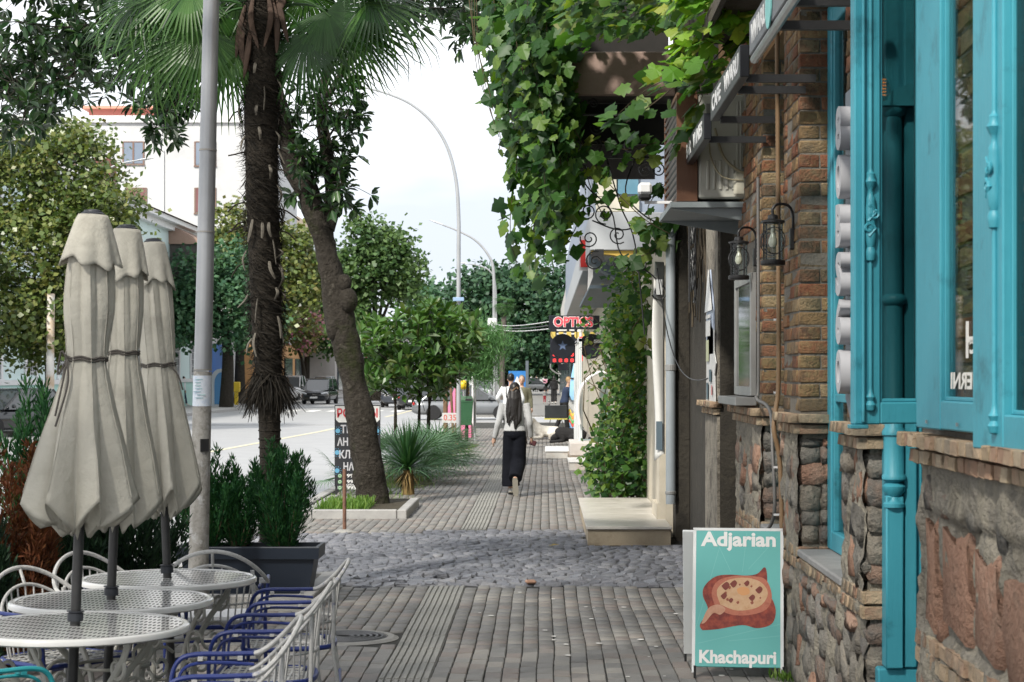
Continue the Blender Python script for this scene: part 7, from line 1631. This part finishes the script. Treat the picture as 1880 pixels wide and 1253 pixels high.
# toy stall in pink
M_pk = mat('pink_cloth', [(.62, .16, .30), (.70, .22, .38)], .8, 3)
t = thing('pink_stall', 'low stall draped in bright pink cloth beside the green bin', 'stall', (at(853, 690, 53.5).x, 53.5, 0)); b = MB(); b.loft([rg(.20, .4, 0), rg(.19, .4, .40)]); b.build('cloth', M_pk, t); b = MB(); b.prism([(-.6, .5), (-.22, .62), (-.22, 1.35), (-.3, 1.4)], (0, .5, 0), (1, 0, 0), (0, 0, 1), .05); b.build('slanted_board', M_pk, t); MB().tube([(.22, .2, 0), (.22, .2, 1.7)], .03, 7).build('post', M_white_p, t)
t = thing('yellow_balloon', 'yellow balloon above the green litter bin', 'balloon', at(851, 707, 52)); MB().ball((0, 0, 0), (.16, .14, .13), 14, 9).build('balloon', mat('balloon_yellow', (.70, .48, .02), .35), t, smooth=True); MB().tube([(0, 0, -.13), (.01, 0, -.5)], .006, 4).build('string', M_white_p, t)
for i, (px, c) in enumerate(((846, 'toy_green'), (857, 'toy_brown'))):
    t = thing('hanging_toy', ['green strip of toys hanging below the yellow balloon', 'brown and yellow toys hanging beside the green ones'][i], 'toy', at(px, 722, 52.5), 0, 'toys on the pink stall'); b = MB()
    for k in range(3): b.ball((R.gauss(0, .02), 0, -.1+.1*k), (.05, .05, .06), 8, 6)
    b.build('toy_string', mat(c, (.05, .35, .10) if i == 0 else (.30, .18, .06), .5), t, smooth=True)
t = thing('price_sign', 'white price card with red figures 0.35 on a stick', 'sign', (at(826, 690, 46).x, 46, 0)); MB().span((-.19, -.006, .58), (.18, .006, .82)).build('card', M_paper, t); text('figures', '0.35', .2, mat('price_red', (.5, .10, .08), .6), t, mat4((0, -.009, .70), (1, 0, 0), (0, 0, 1)), .002, .001, .30); MB().span((.15, .008, 0), (.18, .03, .82)).build('stick', M_black, t)
t = thing('small_red_sign', 'small low red sign standing in the grass below the price card', 'sign', (at(835, 690, 43).x, 43, 0)); MB().span((-.10, -.006, .08), (.08, .006, .26)).build('card', mat('card_red', [(.45, .10, .07), (.5, .25, .2)], .6, 18), t); MB().span((.04, .008, 0), (.06, .02, .26)).build('stick', M_black, t)
# pavement trader's stand
t = thing('trader_stand', 'black box stand on thin folding legs with yellow base board', 'stand', (at(1020, 690, 55).x, 55, 0)); MB().span((-.31, -.2, .50), (.32, .2, .86)).build('box', mat('box_black', [(.015, .018, .02), (.022, .026, .03)], .5, 4), t); MB().span((-.33, -.24, .455), (.34, .24, .49)).build('base_board', mat('board_yellow', (.5, .45, .10), .6), t)
for x0, x1 in ((-.22, -.15), (.26, .18)):
    MB().tube([(x0, -.18, 0), (x1, .12, .455)], .012, 6).build('leg', M_alu, t); MB().tube([(x0, .18, 0), (x1, -.12, .455)], .012, 6).build('leg', M_alu, t)
t = thing('toy_figure', 'small dark toy figure standing on the black box stand', 'toy', (at(1008, 690, 55).x, 55, .86)); b = MB(); b.ball((0, 0, .05), (.04, .04, .05), 8, 6); b.ball((0, 0, .12), (.032, .032, .035), 8, 6); b.build('figure', mat('toy_dark', [(.1, .1, .11), (.3, .28, .28)], .5, 20), t, smooth=True)
t = thing('swim_rings', 'stack of wavy foam boards in yellow, green, red and blue beside the trader', 'goods', (at(1053, 690, 57).x, 57, 0))
for k, (nm, c) in enumerate((('blue', (.08, .25, .6)), ('pale_blue', (.25, .45, .7)), ('red', (.6, .10, .06)), ('green', (.08, .45, .10)), ('orange', (.65, .28, .04)), ('yellow', (.7, .55, .06)))):
    top = [(-.16+.32*i/12, .08*math.sin(i*.95)+.03) for i in range(13)]; bot = [(x, z-.085) for x, z in top[::-1]]; o = MB().prism(bot+top, (0, .05, .10+k*.105), (1, 0, 0), (0, 0, 1), .1).build('wavy_board', mat('foam_'+nm, c, .5), t)
t = thing('hanging_kite', 'light blue cloth kite hanging at the glass shop front', 'kite', (at(1056, 690, 56).x, 56, 1.0)); b = MB(); b.loft([[(math.cos(2*PI*k/10)*r, math.sin(2*PI*k/10)*r*.4, z) for k in range(10)] for r, z in ((.10, 0), (.17, .15), (.15, .5), (.10, .8), (.03, 1.15), (.01, 1.3))]); b.build('cloth', mat('kite_blue', [(.22, .45, .68), (.32, .55, .75)], .6, 4), t, smooth=True); MB().span((-.14, -.08, .62), (.14, -.07, .66)).build('dark_band', M_sgn, t)

# ---- cars
M_tyre = mat('tyre', (.015, .015, .016), .8); M_rim = mat('alloy', (.45, .46, .47), .3, metal=.8)
M_cglass = mat('car_glass', [(.012, .015, .017), (.03, .036, .04)], .04, 1.5, spec=1.0, coat=.5)
M_hl = mat('headlamp', (.6, .62, .64), .1, spec=.8)
def car(name, label, loc, rz, L, Wd, Hh, paint, belt=.58, hood=.55, cab=(-.42, .30), roof=(-.30, .08), cat='car', group='cars in the street', bed=False):
    t = thing(name, label, cat, loc, rz, group); hw = Wd/2; zb = .20; b = MB(); rings = []
    for q in range(23):
        s = -1+2*q/22; y = s*L/2; e = max(0, abs(s)-.80)/.2; w = hw*(1-.16*e**2)
        ztop = Hh*belt*(1.0 if s < cab[1]*2*.9 else 1-.12*((s-cab[1]*1.8)/(1-cab[1]*1.8))**1.5)
        if s > .86: ztop *= 1-.22*((s-.86)/.14)**2
        if s < -.86: ztop *= 1-.10*((-s-.86)/.14)**2
        zb_ = zb+(.10*((abs(s)-.85)/.15)**2 if abs(s) > .85 else 0); ring = []
        for k in range(16):
            a = 2*PI*k/16; cx, cz = math.cos(a), math.sin(a); sx = math.copysign(abs(cx)**.42, cx); sz = math.copysign(abs(cz)**.42, cz); zz = (zb_+ztop)/2+sz*(ztop-zb_)/2; ring.append((sx*w*(1-.05*max(0, sz)), y, zz))
        rings.append(ring)
    b.loft(rings[::-1]); b.build('body', paint, t, smooth=True, angle=50)
    zt = Hh; z0 = Hh*belt-.02; yr0, yf0 = cab[0]*L, cab[1]*L; yr1, yf1 = roof[0]*L, roof[1]*L; wb, wt = hw*.93, hw*.76
    prof = [(yr0, z0), (yr1, zt-.05), ((yr1+yf1)/2, zt-.012), (yf1, zt-.04), (yf0, z0)]; wd = [wb, wt, wt*.98, wt, wb]
    g = MB(); lf = [(-w_, y, z) for (y, z), w_ in zip(prof, wd)]; rt = [(w_, y, z) for (y, z), w_ in zip(prof, wd)]; g.add(lf+rt, [(0, 1, 6, 5), (1, 2, 7, 6), (2, 3, 8, 7), (3, 4, 9, 8), (4, 3, 2, 1, 0), (5, 6, 7, 8, 9)]); g.build('window_glass', M_cglass, t)
    r_ = MB(); r_.loft([[(-wt*1.0, y, z+.004), (-wt*.7, y, z+.022), (wt*.7, y, z+.022), (wt*1.0, y, z+.004), (wt*.98, y, z-.05), (-wt*.98, y, z-.05)] for y, z in ((yr1-.05, zt-.06), (yr1+.1, zt-.035), ((yr1+yf1)/2, zt-.01), (yf1-.1, zt-.03), (yf1+.05, zt-.055))][::-1])
    for sgn in (-1, 1):
        for a, c in (((wb, yr0, z0), (wt, yr1, zt-.05)), ((wb, yf0, z0), (wt, yf1, zt-.04)), ((wb*.99, (yr0+yf0)/2, z0), (wt*.99, (yr1+yf1)/2+.05, zt-.02))): r_.tube([(sgn*a[0], a[1], a[2]), (sgn*c[0], c[1], c[2])], .035, 6)
    r_.build('roof', paint, t, smooth=True)
    for sx in (-1, 1):
        for sy in (-.30, .31):
            c = (sx*(hw-.10), sy*L, .31); o = MB().lathe([(.20, -.1), (.29, -.1), (.31, -.07), (.31, .07), (.29, .1), (.20, .1)], c, 20, 'x').build('wheel', M_tyre, t, smooth=True); MB().lathe([(0, -.06), (.19, -.08), (.2, .08), (0, .06)], c, 12, 'x').build('rim', M_rim, o, smooth=True)
        b = MB(); rgs = [[(sx*(hw*x_)+sx*.0, L/2*(y_), Hh*belt*z_+dz) for dz in (-.07, .06)] for x_, y_, z_ in ((.48, .985, .76), (.75, .955, .80), (.93, .86, .86), (.96, .78, .90))]
        o = MB(); 
        for q in range(3): o.box(Vector((sx*hw*(.62+.12*q), L/2*(.975-.035*q), Hh*belt*(.74+.03*q))), (.17, .10, .11), Matrix.Rotation(-sx*.35*q, 3, 'Z'), .03)
        o.build('headlight', M_hl, t); MB().box((sx*hw*.78, -L/2*.965, Hh*belt*.78), (.22, .10, .13), None, .03).build('tail_light', mat('tail_red', (.4, .02, .02), .3), t)
        MB().box((sx*(hw+.07), yf0-.28, z0+.10), (.16, .09, .12), None, .035).build('mirror', paint, t)
    b = MB(); b.box((0, L/2*.985, Hh*belt*.52), (Wd*.50, .05, .14), None, .02); b.box((0, L/2*.97, .30), (Wd*.72, .08, .12), None, .02); b.build('grille', M_black, t)
    MB().box((0, L/2+.012, Hh*belt*.47), (.48, .012, .11)).build('number_plate', M_lett, t); MB().box((0, -L/2-.006, Hh*belt*.55), (.48, .012, .11)).build('number_plate', M_lett, t)
    if bed: MB().span((-hw*.96, -L/2+.02, Hh*belt-.05), (hw*.96, yr0-.05, Hh*belt+.06), .03).build('cargo_bed', paint, t)
    return t
PB = mat('paint_black', [(.010, .011, .013), (.014, .015, .018)], .22, 2, coat=.8); PW = mat('paint_white', (.66, .66, .67), .25, coat=.6); PG = mat('paint_grey', [(.16, .17, .18), (.19, .20, .21)], .25, 2, coat=.8, metal=.4); PS = mat('paint_silver', [(.36, .37, .38), (.42, .43, .44)], .28, 2, coat=.6, metal=.4); PD = mat('paint_dark', [(.03, .035, .045), (.04, .045, .055)], .25, 2, coat=.6)
ZR = -.12
def cx_(px, D): return at(px, 690, D).x
car('parked_car', 'black sedan parked at the far left edge before the mint building', (cx_(22, 58), 58, ZR), PI-.55, 4.6, 1.8, 1.46, PB, roof=(-.22, .06), cab=(-.36, .24))
car('parked_car', 'black minivan facing the camera left of the advertising board', (cx_(588, 124), 124, ZR), PI-.08, 4.3, 1.76, 1.66, PB, belt=.56, cab=(-.47, .36), roof=(-.44, .14))
car('pickup_truck', 'white pickup truck half hidden by the palm trunk', (cx_(538, 136), 136, ZR), PI-.16, 5.2, 1.85, 1.84, PW, belt=.58, cab=(-.12, .24), roof=(-.08, .12), bed=True, cat='pickup')
car('parked_car', 'white car far behind the pickup', (cx_(568, 150), 150, ZR), PI-.1, 4.4, 1.8, 1.6, PW); car('parked_car', 'silver car with roof rails behind the minivan', (cx_(594, 160), 160, ZR), PI, 4.6, 1.85, 1.8, PS, cab=(-.47, .3), roof=(-.43, .1))
car('parked_car', 'black car nosing out between the grey trunk and the palm', (cx_(458, 128), 128, 0), PI-.3, 4.2, 1.75, 1.45, PB)
car('parked_car', 'dark off-road car seen between the stems of the young magnolia', (cx_(733, 112), 112, ZR), PI, 4.5, 1.9, 1.85, PD, cab=(-.47, .26), roof=(-.44, .12)); car('parked_car', 'black car seen from behind, right of the off-road car', (cx_(763, 104), 104, ZR), 0, 4.4, 1.78, 1.5, PB)
car('grey_car', 'grey sedan crossing the side street, seen side-on', (cx_(858, 79), 79, -.10), -PI/2, 4.5, 1.76, 1.46, PG, roof=(-.24, .06), cab=(-.40, .27))
car('parked_car', 'dark grey car parked near the far end of the pavement', (cx_(975, 205), 205, -.01), -PI/2+.3, 4.4, 1.8, 1.5, PG); car('parked_car', 'silver car in the distance left of the lamp post', (cx_(885, 150), 150, ZR), PI, 4.3, 1.76, 1.5, PS)

# ---- people and dogs
M_skin = mat('skin', [(.42, .26, .19), (.47, .30, .22)], .55, 20)
M_hairb = mat('hair_black', [(.006, .005, .005), (.014, .011, .010)], .4, 40); M_hairf = mat('hair_fair', [(.26, .16, .07), (.34, .22, .10)], .5, 30)
M_eye = mat('eye_dark', (.02, .015, .012), .2); M_lip = mat('lip', (.35, .14, .12), .5)
def person(label, loc, rz, h, pose, top, bottom, shoes, hair, vox=.012, hair_len=0, group=None, torso=1.0, wide=0., skirt=0, extra=None):
    t = thing('person', label, 'person', loc, rz, group); k = h/1.70
    J = dict(pel=(0, 0, .93), chest=(0, .0, 1.24), neck=(0, -.01, 1.43), head=(0, .015, 1.575), shL=(-.165, -.01, 1.385), shR=(.165, -.01, 1.385), elL=(-.22, -.03, 1.12), elR=(.22, -.03, 1.12), wrL=(-.24, .04, .88), wrR=(.24, .04, .88), hipL=(-.085, 0, .90), hipR=(.085, 0, .90), knL=(-.09, .02, .49), knR=(.09, .02, .49), anL=(-.09, -.01, .08), anR=(.09, -.01, .08), toeL=(-.10, .16, .025), toeR=(.10, .16, .025))
    J.update({a: c for a, c in pose.items() if a in J}); J = {a: Vector(c)*k for a, c in J.items()}
    def limb(m, a, c, e, r0, r1, r2, sc=1.): m.tube(spline([J[a], J[a].lerp(J[c], .5), J[c], J[c].lerp(J[e], .4), J[e]], 3), [k*sc*r for r in np.interp(np.linspace(0, 1, 13), [0, .25, .5, .65, 1], [r0, r0*.95, r1, r1*1.02, r2])], 12)
    def torso_(m, grow=0., lo=0., hi=1.):
        up = (J['neck']-J['pel']); rings = []
        for q, rx, ry in ((-.14, .125, .10), (-.05, .165, .12), (.08, .165, .118), (.30, .138, .10), (.48, .145, .105), (.70, .168, .112), (.86, .165, .098), (.95, .10, .075), (1.02, .055, .055)):
            if lo <= q <= hi: c = J['pel']+up*q; rings.append([c+Vector((math.cos(2*PI*j/16)*(rx*torso+grow)*k, math.sin(2*PI*j/16)*(ry*torso+grow)*k, 0)) for j in range(16)])
        m.loft(rings)
    b = MB(); torso_(b); b.tube([J['neck']-Vector((0, 0, .04))*k, J['head']-Vector((0, .01, .06))*k], [.052*k, .048*k], 12)
    hd = J['head']; fd = Vector(pose.get('look', (0, 1, 0))).normalized(); sd_ = fd.cross(Vector((0, 0, 1))).normalized(); A3 = Matrix((sd_, fd, Vector((0, 0, 1)))).transposed()
    hm = MB(); hm.ball((0, 0, .015), (.075, .092, .108), 16, 12); hm.ball((0, .02, -.045), (.055, .068, .065), 12, 8); hm.ball((0, .092, -.012), (.013, .022, .022), 8, 6); hm.ball((.075, -.005, -.01), (.012, .022, .032), 8, 6); hm.ball((-.075, -.005, -.01), (.012, .022, .032), 8, 6)
    b.add([hd+(A3 @ Vector(p))*k for p in hm.v], hm.f)
    for s in 'LR':
        limb(b, 'sh'+s, 'el'+s, 'wr'+s, .050, .040, .026); limb(b, 'hip'+s, 'kn'+s, 'an'+s, .088, .058, .036)
        d = (J['wr'+s]-J['el'+s]).normalized(); u = Vector(pose.get('palm', (0, 1, 0))); u = (u-d*u.dot(d)).normalized(); w = J['wr'+s]; sg = -1 if s == 'L' else 1; nrm = d.cross(u)*sg
        b.tube([w, w+d*.045*k, w+d*.085*k], [.026*k, .036*k, .034*k], 10, sq=.6)
        for q in range(4):
            o_ = w+d*.08*k+u*(.026-.0175*q)*k; l = (.062, .070, .066, .052)[q]; curl = nrm*(-.5); b.tube([o_-d*.02*k, o_+d*l*.45*k, o_+(d*.80+curl*.45)*l*k, o_+(d*.90+curl*.9)*l*k], [.0095*k, .009*k, .0082*k, .007*k], 7)
        o_ = w+d*.03*k+u*.025*k; b.tube([o_, o_+(d*.035+u*.028)*k, o_+(d*.065+u*.030-nrm*.012)*k], [.012*k, .010*k, .008*k], 7)
        n_ = (J['toe'+s]-J['an'+s]).normalized(); sv = n_.cross(Vector((0, 0, 1))); sv = sv.normalized() if sv.length > .1 else Vector((1, 0, 0)); uv = sv.cross(n_).normalized()*.034*k
        b.tube([J['an'+s]+uv*.6-n_*.02*k, J['an'+s].lerp(J['toe'+s], .5)+uv, J['toe'+s]+uv*.8], [.032*k, .028*k, .018*k], 9)
    remesh('body', b, M_skin, t, vox*.8)
    for sx in (-1, 1): MB().ball(hd+(A3 @ Vector((sx*.03, .084, .012)))*k, .009*k, 8, 6).build('eye', M_eye, t)
    MB().ball(hd+(A3 @ Vector((0, .083, -.055)))*k, (.02*k, .01*k, .007*k), 8, 6).build('mouth', M_lip, t)
    c = MB(); torso_(c, .014, -.10 if not pose.get('tuck') else .02, .96)
    for s in 'LR': limb(c, 'sh'+s, 'el'+s, 'wr'+s, .062, .050, .038, 1.0)
    if pose.get('tuck') or True: remesh('top', c, top, t, vox)
    c = MB(); torso_(c, .012, -.14, .12)
    for s in 'LR':
        a, e = J['hip'+s], J['an'+s]; P_ = spline([a, a.lerp(J['kn'+s], .5), J['kn'+s], J['kn'+s].lerp(e, .5), e+(J['kn'+s]-e)*(.15 if a.z-e.z > .75*k else .04)], 4); c.tube(P_, [k*r for r in np.interp(np.linspace(0, 1, len(P_)), [0, .25, .5, .75, 1], [.098, .094+wide*.2, .074+wide*.6, .066+wide*.9*(1 if a.z-e.z > .75*k else .6), .064+wide*(1 if a.z-e.z > .75*k else .5)])], 14)
    remesh('trousers', c, bottom, t, vox)
    for s in 'LR':
        a, e = J['an'+s], J['toe'+s]; d = e-a; m = MB(); n_ = d.normalized(); heel = a+Vector((0, 0, -.035*k))-n_*.055*k; sdv = n_.cross(Vector((0, 0, 1))); sdv = sdv.normalized() if sdv.length > .1 else Vector((1, 0, 0)); upv = sdv.cross(n_).normalized(); rings = []
        for q, w_, hgt in ((0, .028, .055), (.15, .038, .08), (.4, .038, .065), (.7, .043, .045), (.92, .036, .034), (1.0, .018, .022)):
            p = heel.lerp(e+n_*.045*k, q); rings.append([p+sdv*w_*k*math.copysign(abs(math.cos(x))**.6, math.cos(x))+upv*(hgt*.5+hgt*.5*math.copysign(abs(math.sin(x))**.6, math.sin(x)))*k for x in [2*PI*j/12 for j in range(12)]])
        m.loft(rings); o = m.build('shoe', shoes, t, smooth=True)
        m = MB(); rings = []
        for q, w_ in ((-.01, .030), (.15, .041), (.4, .040), (.7, .046), (.92, .039), (1.01, .02)):
            p = heel.lerp(e+n_*.045*k, q)-upv*.012*k; rings.append([p+sdv*w_*k*sx+upv*sz*k for sx, sz in ((-1, 0), (1, 0), (1, .018), (-1, .018))])
        m.loft(rings); m.build('sole', mat('sole_tan', [(.15, .14, .115), (.20, .185, .155)], .8, 20), o)
    c = MB(); c.ball((0, -.018, .035), (.084, .094, .103), 16, 10)
    if hair_len:
        rings = []
        for q, wx, wy, y_ in ((0, .07, .05, -.03), (.12, .085, .06, -.06), (.3, .088, .05, -.10), (.5, .08, .04, -.12), (.68, .06, .03, -.13), (.8, .03, .015, -.135)):
            z_ = .07-hair_len*q; rings.append([Vector((math.cos(2*PI*j/18)*wx*(1+.13*math.sin(j*2.3+q*7)), y_+math.sin(2*PI*j/18)*wy, z_+.015*math.sin(j*1.7))) for j in range(18)])
        c.loft([[p for p in r] for r in rings][::-1])
    if hair_len:
        for q in range(15):
            x0 = -.085+.17*q/14+R.gauss(0, .006); le = hair_len*R.uniform(.72, 1.08)*(1-.35*abs(x0)/.085*.5); c.tube(spline([(x0*.7, -.05, .06), (x0*1.15, -.11, -.12), (x0*1.35+R.gauss(0, .008), -.14, -.12-le*.45), (x0*1.15+R.gauss(0, .016), -.155+abs(x0)*.3, .06-le)], 3), [.02, .022, .022, .022, .021, .020, .018, .016, .013, .008], 7)
    hb = MB(); hb.add([hd+(A3 @ Vector(p))*k for p in c.v], c.f); cut = hd+fd*.05*k
    remesh('hair', hb, hair, t, vox*.8, 3)
    return t
M_swt = mat('sweater_grey', [(.36, .365, .37), (.44, .445, .45)], .9, 30, .2, 120); M_trs = mat('trousers_black', [(.004, .0045, .007), (.008, .009, .013)], .9, 8, .5, 9, spec=.1); M_sho = mat('shoe_white', (.62, .61, .58), .6)
M_wht = mat('shirt_white', [(.60, .61, .63), (.68, .69, .70)], .8, 12); M_olv = mat('top_olive', [(.12, .12, .08), (.17, .165, .11)], .9, 12); M_nvy = mat('coat_navy', [(.012, .022, .05), (.02, .032, .07)], .85, 12); M_blk = mat('cloth_black', [(.008, .008, .009), (.014, .014, .015)], .85, 12); M_redt = mat('trousers_red', (.25, .025, .035), .85); M_gry = mat('top_grey', (.2, .2, .2), .9); M_pnk = mat('top_pink', (.55, .25, .32), .85)
w = person('woman in grey sweater and wide black trousers walking away with long black hair', (-.43, 27.3, 0), -.06, 1.62,
    dict(shL=(-.172, -.01, 1.385), shR=(.172, -.01, 1.385), elL=(-.235, -.05, 1.12), wrL=(-.305, .03, .87), elR=(.225, -.05, 1.12), wrR=(.245, .07, .885), hipL=(-.08, 0, .9), knL=(-.075, .06, .49), anL=(-.06, .06, .08), toeL=(-.075, .22, .03), hipR=(.08, 0, .9), knR=(.055, .0, .50), anR=(.03, -.30, .265), toeR=(.04, -.30, .06), tuck=True, palm=(0, 1, .3)),
    M_swt, M_trs, M_sho, M_hairb, .010, .62, None, .98, .075)
b = MB(); b.box(Vector((.268, .10, .79))*.953, (.10, .035, .075), Matrix.Rotation(.3, 3, 'Y'), .012); o = b.build('wallet', mat('wallet_red', [(.10, .012, .018), (.02, .02, .022)], .4, 30)); tag(o, 'dark red and black wallet in the hand of the woman in grey', 'wallet'); o.location = w.location; o.rotation_euler = w.rotation_euler
o.data.transform(Matrix.Translation((0, 0, 0)))
MB().tube([Vector((.055*math.cos(q*.4-.0), -.085+.01*math.sin(q), 1.60+.03*math.sin(q*.8)))*.953 for q in range(9)], .012, 6).build('hair_clip', mat('clip_brown', (.16, .10, .06), .4), w)
p = person('man in loose white shirt walking away just ahead of the woman in grey', (cx_(938, 45), 45, 0), 0, 1.77, dict(elL=(-.30, -.04, 1.15), wrL=(-.25, .12, 1.0), elR=(.27, -.04, 1.13), wrR=(.25, .1, .95), knL=(-.09, .1, .49), anL=(-.09, .12, .08), toeL=(-.1, .3, .03), anR=(.09, -.14, .10), toeR=(.1, .03, .03)), M_wht, M_blk, M_sho, M_hairb, .016, 0, None, 1.16)
b = MB()
for s in (-1, 1): b.tube(spline([(s*.10, -.13, 1.2), (s*.11, -.12, 1.42), (s*.12, .02, 1.50)], 4), .014, 5)
b.build('strap', M_blk, p)
person('man in olive top coming towards the camera beside the white shirt', (cx_(958, 48), 48, 0), PI, 1.73, dict(knL=(-.09, .08, .49)), M_olv, M_gry, M_blk, mat('cap_grey', (.14, .14, .13), .9), .016)
person('fair-haired person in navy jacket bending over the stand beside the glass front', (cx_(1036, 57), 57, 0), -PI/2+.35, 1.70, dict(neck=(0, .10, 1.41), head=(.02, .15, 1.555), look=(.55, .6, -.1), shL=(-.165, .09, 1.37), shR=(.165, .09, 1.37), elL=(-.2, .22, 1.14), wrL=(-.15, .42, 1.0), elR=(.2, .2, 1.14), wrR=(.15, .42, .98), anL=(-.09, -.28, .08), toeL=(-.1, -.12, .025), knL=(-.09, -.08, .50), anR=(.09, .08, .08), toeR=(.1, .25, .025)), M_nvy, M_blk, M_sho, M_hairf, .016)
person('woman in black holding the child walking away down the pavement', (cx_(1017, 116), 116, -.01), 0, 1.72, dict(elL=(-.24, 0, 1.1), wrL=(-.34, .02, .86), anR=(.1, -.1, .1)), M_blk, M_blk, M_sho, M_hairb, .022, .2, None, 1.1, .03)
person('small child in red trousers beside the woman in black', (cx_(1000, 118), 118, -.01), 0, .90, dict(elR=(.24, 0, 1.2), wrR=(.36, 0, 1.3)), M_gry, M_redt, M_sho, M_hairb, .016, 0, None, 1.15)
person('man in dark coat standing far down the pavement', (cx_(985, 205), 205, -.01), 0, 1.78, {}, M_blk, M_blk, M_blk, M_hairb, .03, 0, None, 1.15)
person('person in pink top in the far distance', (cx_(1001, 215), 215, -.01), 0, 1.6, {}, M_pnk, M_gry, M_blk, M_hairb, .03, 0, None, 1.1)
person('person in white jacket walking on the opposite pavement beside the lamp pole', (cx_(337, 108), 108, 0), -PI/2+.4, 1.68, dict(anL=(-.09, .2, .08), toeL=(-.1, .36, .025), anR=(.09, -.22, .1), toeR=(.1, -.06, .025), knL=(-.09, .12, .49)), M_wht, M_nvy, M_sho, M_hairb, .02, .2, None, 1.1)
M_dogw = mat('fur_cream', [(.55, .51, .44), (.66, .63, .57), (.48, .43, .36)], .95, 9, .6, 60); M_dogb = mat('fur_black', [(.008, .008, .009), (.018, .017, .017)], .9, 10, .5, 60)
def dog(label, loc, rz, s, mtl, head_up=True):
    """lying, body along +y (head end)"""
    t = thing('dog', label, 'dog', loc, rz); b = MB()
    b.tube(spline([(0, -.36, .14), (0, -.2, .19), (0, .05, .21), (0, .25, .24), (0, .36, .30 if head_up else .2)], 5), [s*r for r in np.interp(np.linspace(0, 1, 21), [0, .2, .5, .8, 1], [.12, .17, .165, .16, .10])], 14)
    if head_up:
        b.tube(spline([(0, .28, .28), (0, .36, .40), (0, .42, .48)], 4), [.13, .125, .12, .11, .10, .095, .09, .09, .09], 12); b.ball((0, .44, .50), (.085, .10, .085), 12, 9); b.tube([(0, .48, .48), (0, .58, .455), (0, .62, .45)], [.058, .045, .034], 10)
        for sx in (-1, 1): b.tube([(sx*.06, .42, .56), (sx*.10, .41, .50), (sx*.10, .42, .43)], [.022, .034, .02], 8, sq=.5)
    else:
        b.tube(spline([(0, .30, .18), (.04, .42, .14), (.08, .52, .09)], 4), [.11, .10, .095, .09, .085, .08, .065, .05, .04], 10)
        for sx in (-1, 1): b.tube([(.05+sx*.05, .42, .2), (.05+sx*.09, .43, .14)], [.02, .026], 7)
    for sx in (-1, 1):
        b.tube(spline([(sx*.10, .24, .20), (sx*.12, .16, .08), (sx*.11, .35, .045), (sx*.10, .52, .035)], 4), [.08, .075, .07, .06, .055, .05, .045, .042, .04, .04, .042, .042, .035], 9)
        b.tube(spline([(sx*.10, -.24, .2), (sx*.17, -.05, .12), (sx*.16, -.18, .05), (sx*.17, -.02, .035)], 4), [.11, .12, .115, .10, .09, .07, .06, .05, .045, .045, .045, .04, .034], 9)
    b.tube(spline([(0, -.44, .12), (.08, -.62, .05), (.22, -.70, .035)], 4), [.05, .05, .048, .045, .042, .04, .035, .03, .02], 8)
    o = remesh('body', b, mtl, t, .014, 4)
    if head_up:
        MB().ball((0, .645, .458), (.018, .014, .014), 8, 6).build('nose', M_eye, t)
        for sx in (-1, 1): MB().ball((sx*.04, .515, .52), .011, 8, 6).build('eye', M_eye, t)
    return t
dog('cream dog lying on the pavement with raised head turned left', (cx_(1007, 51.5), 51.5, 0), PI/2-.1, .95, M_dogw)
dog('black dog lying curled beside the marble steps', (cx_(1048, 47.5), 47.5, .04), PI/2-.2, 1.05, M_dogb, False)
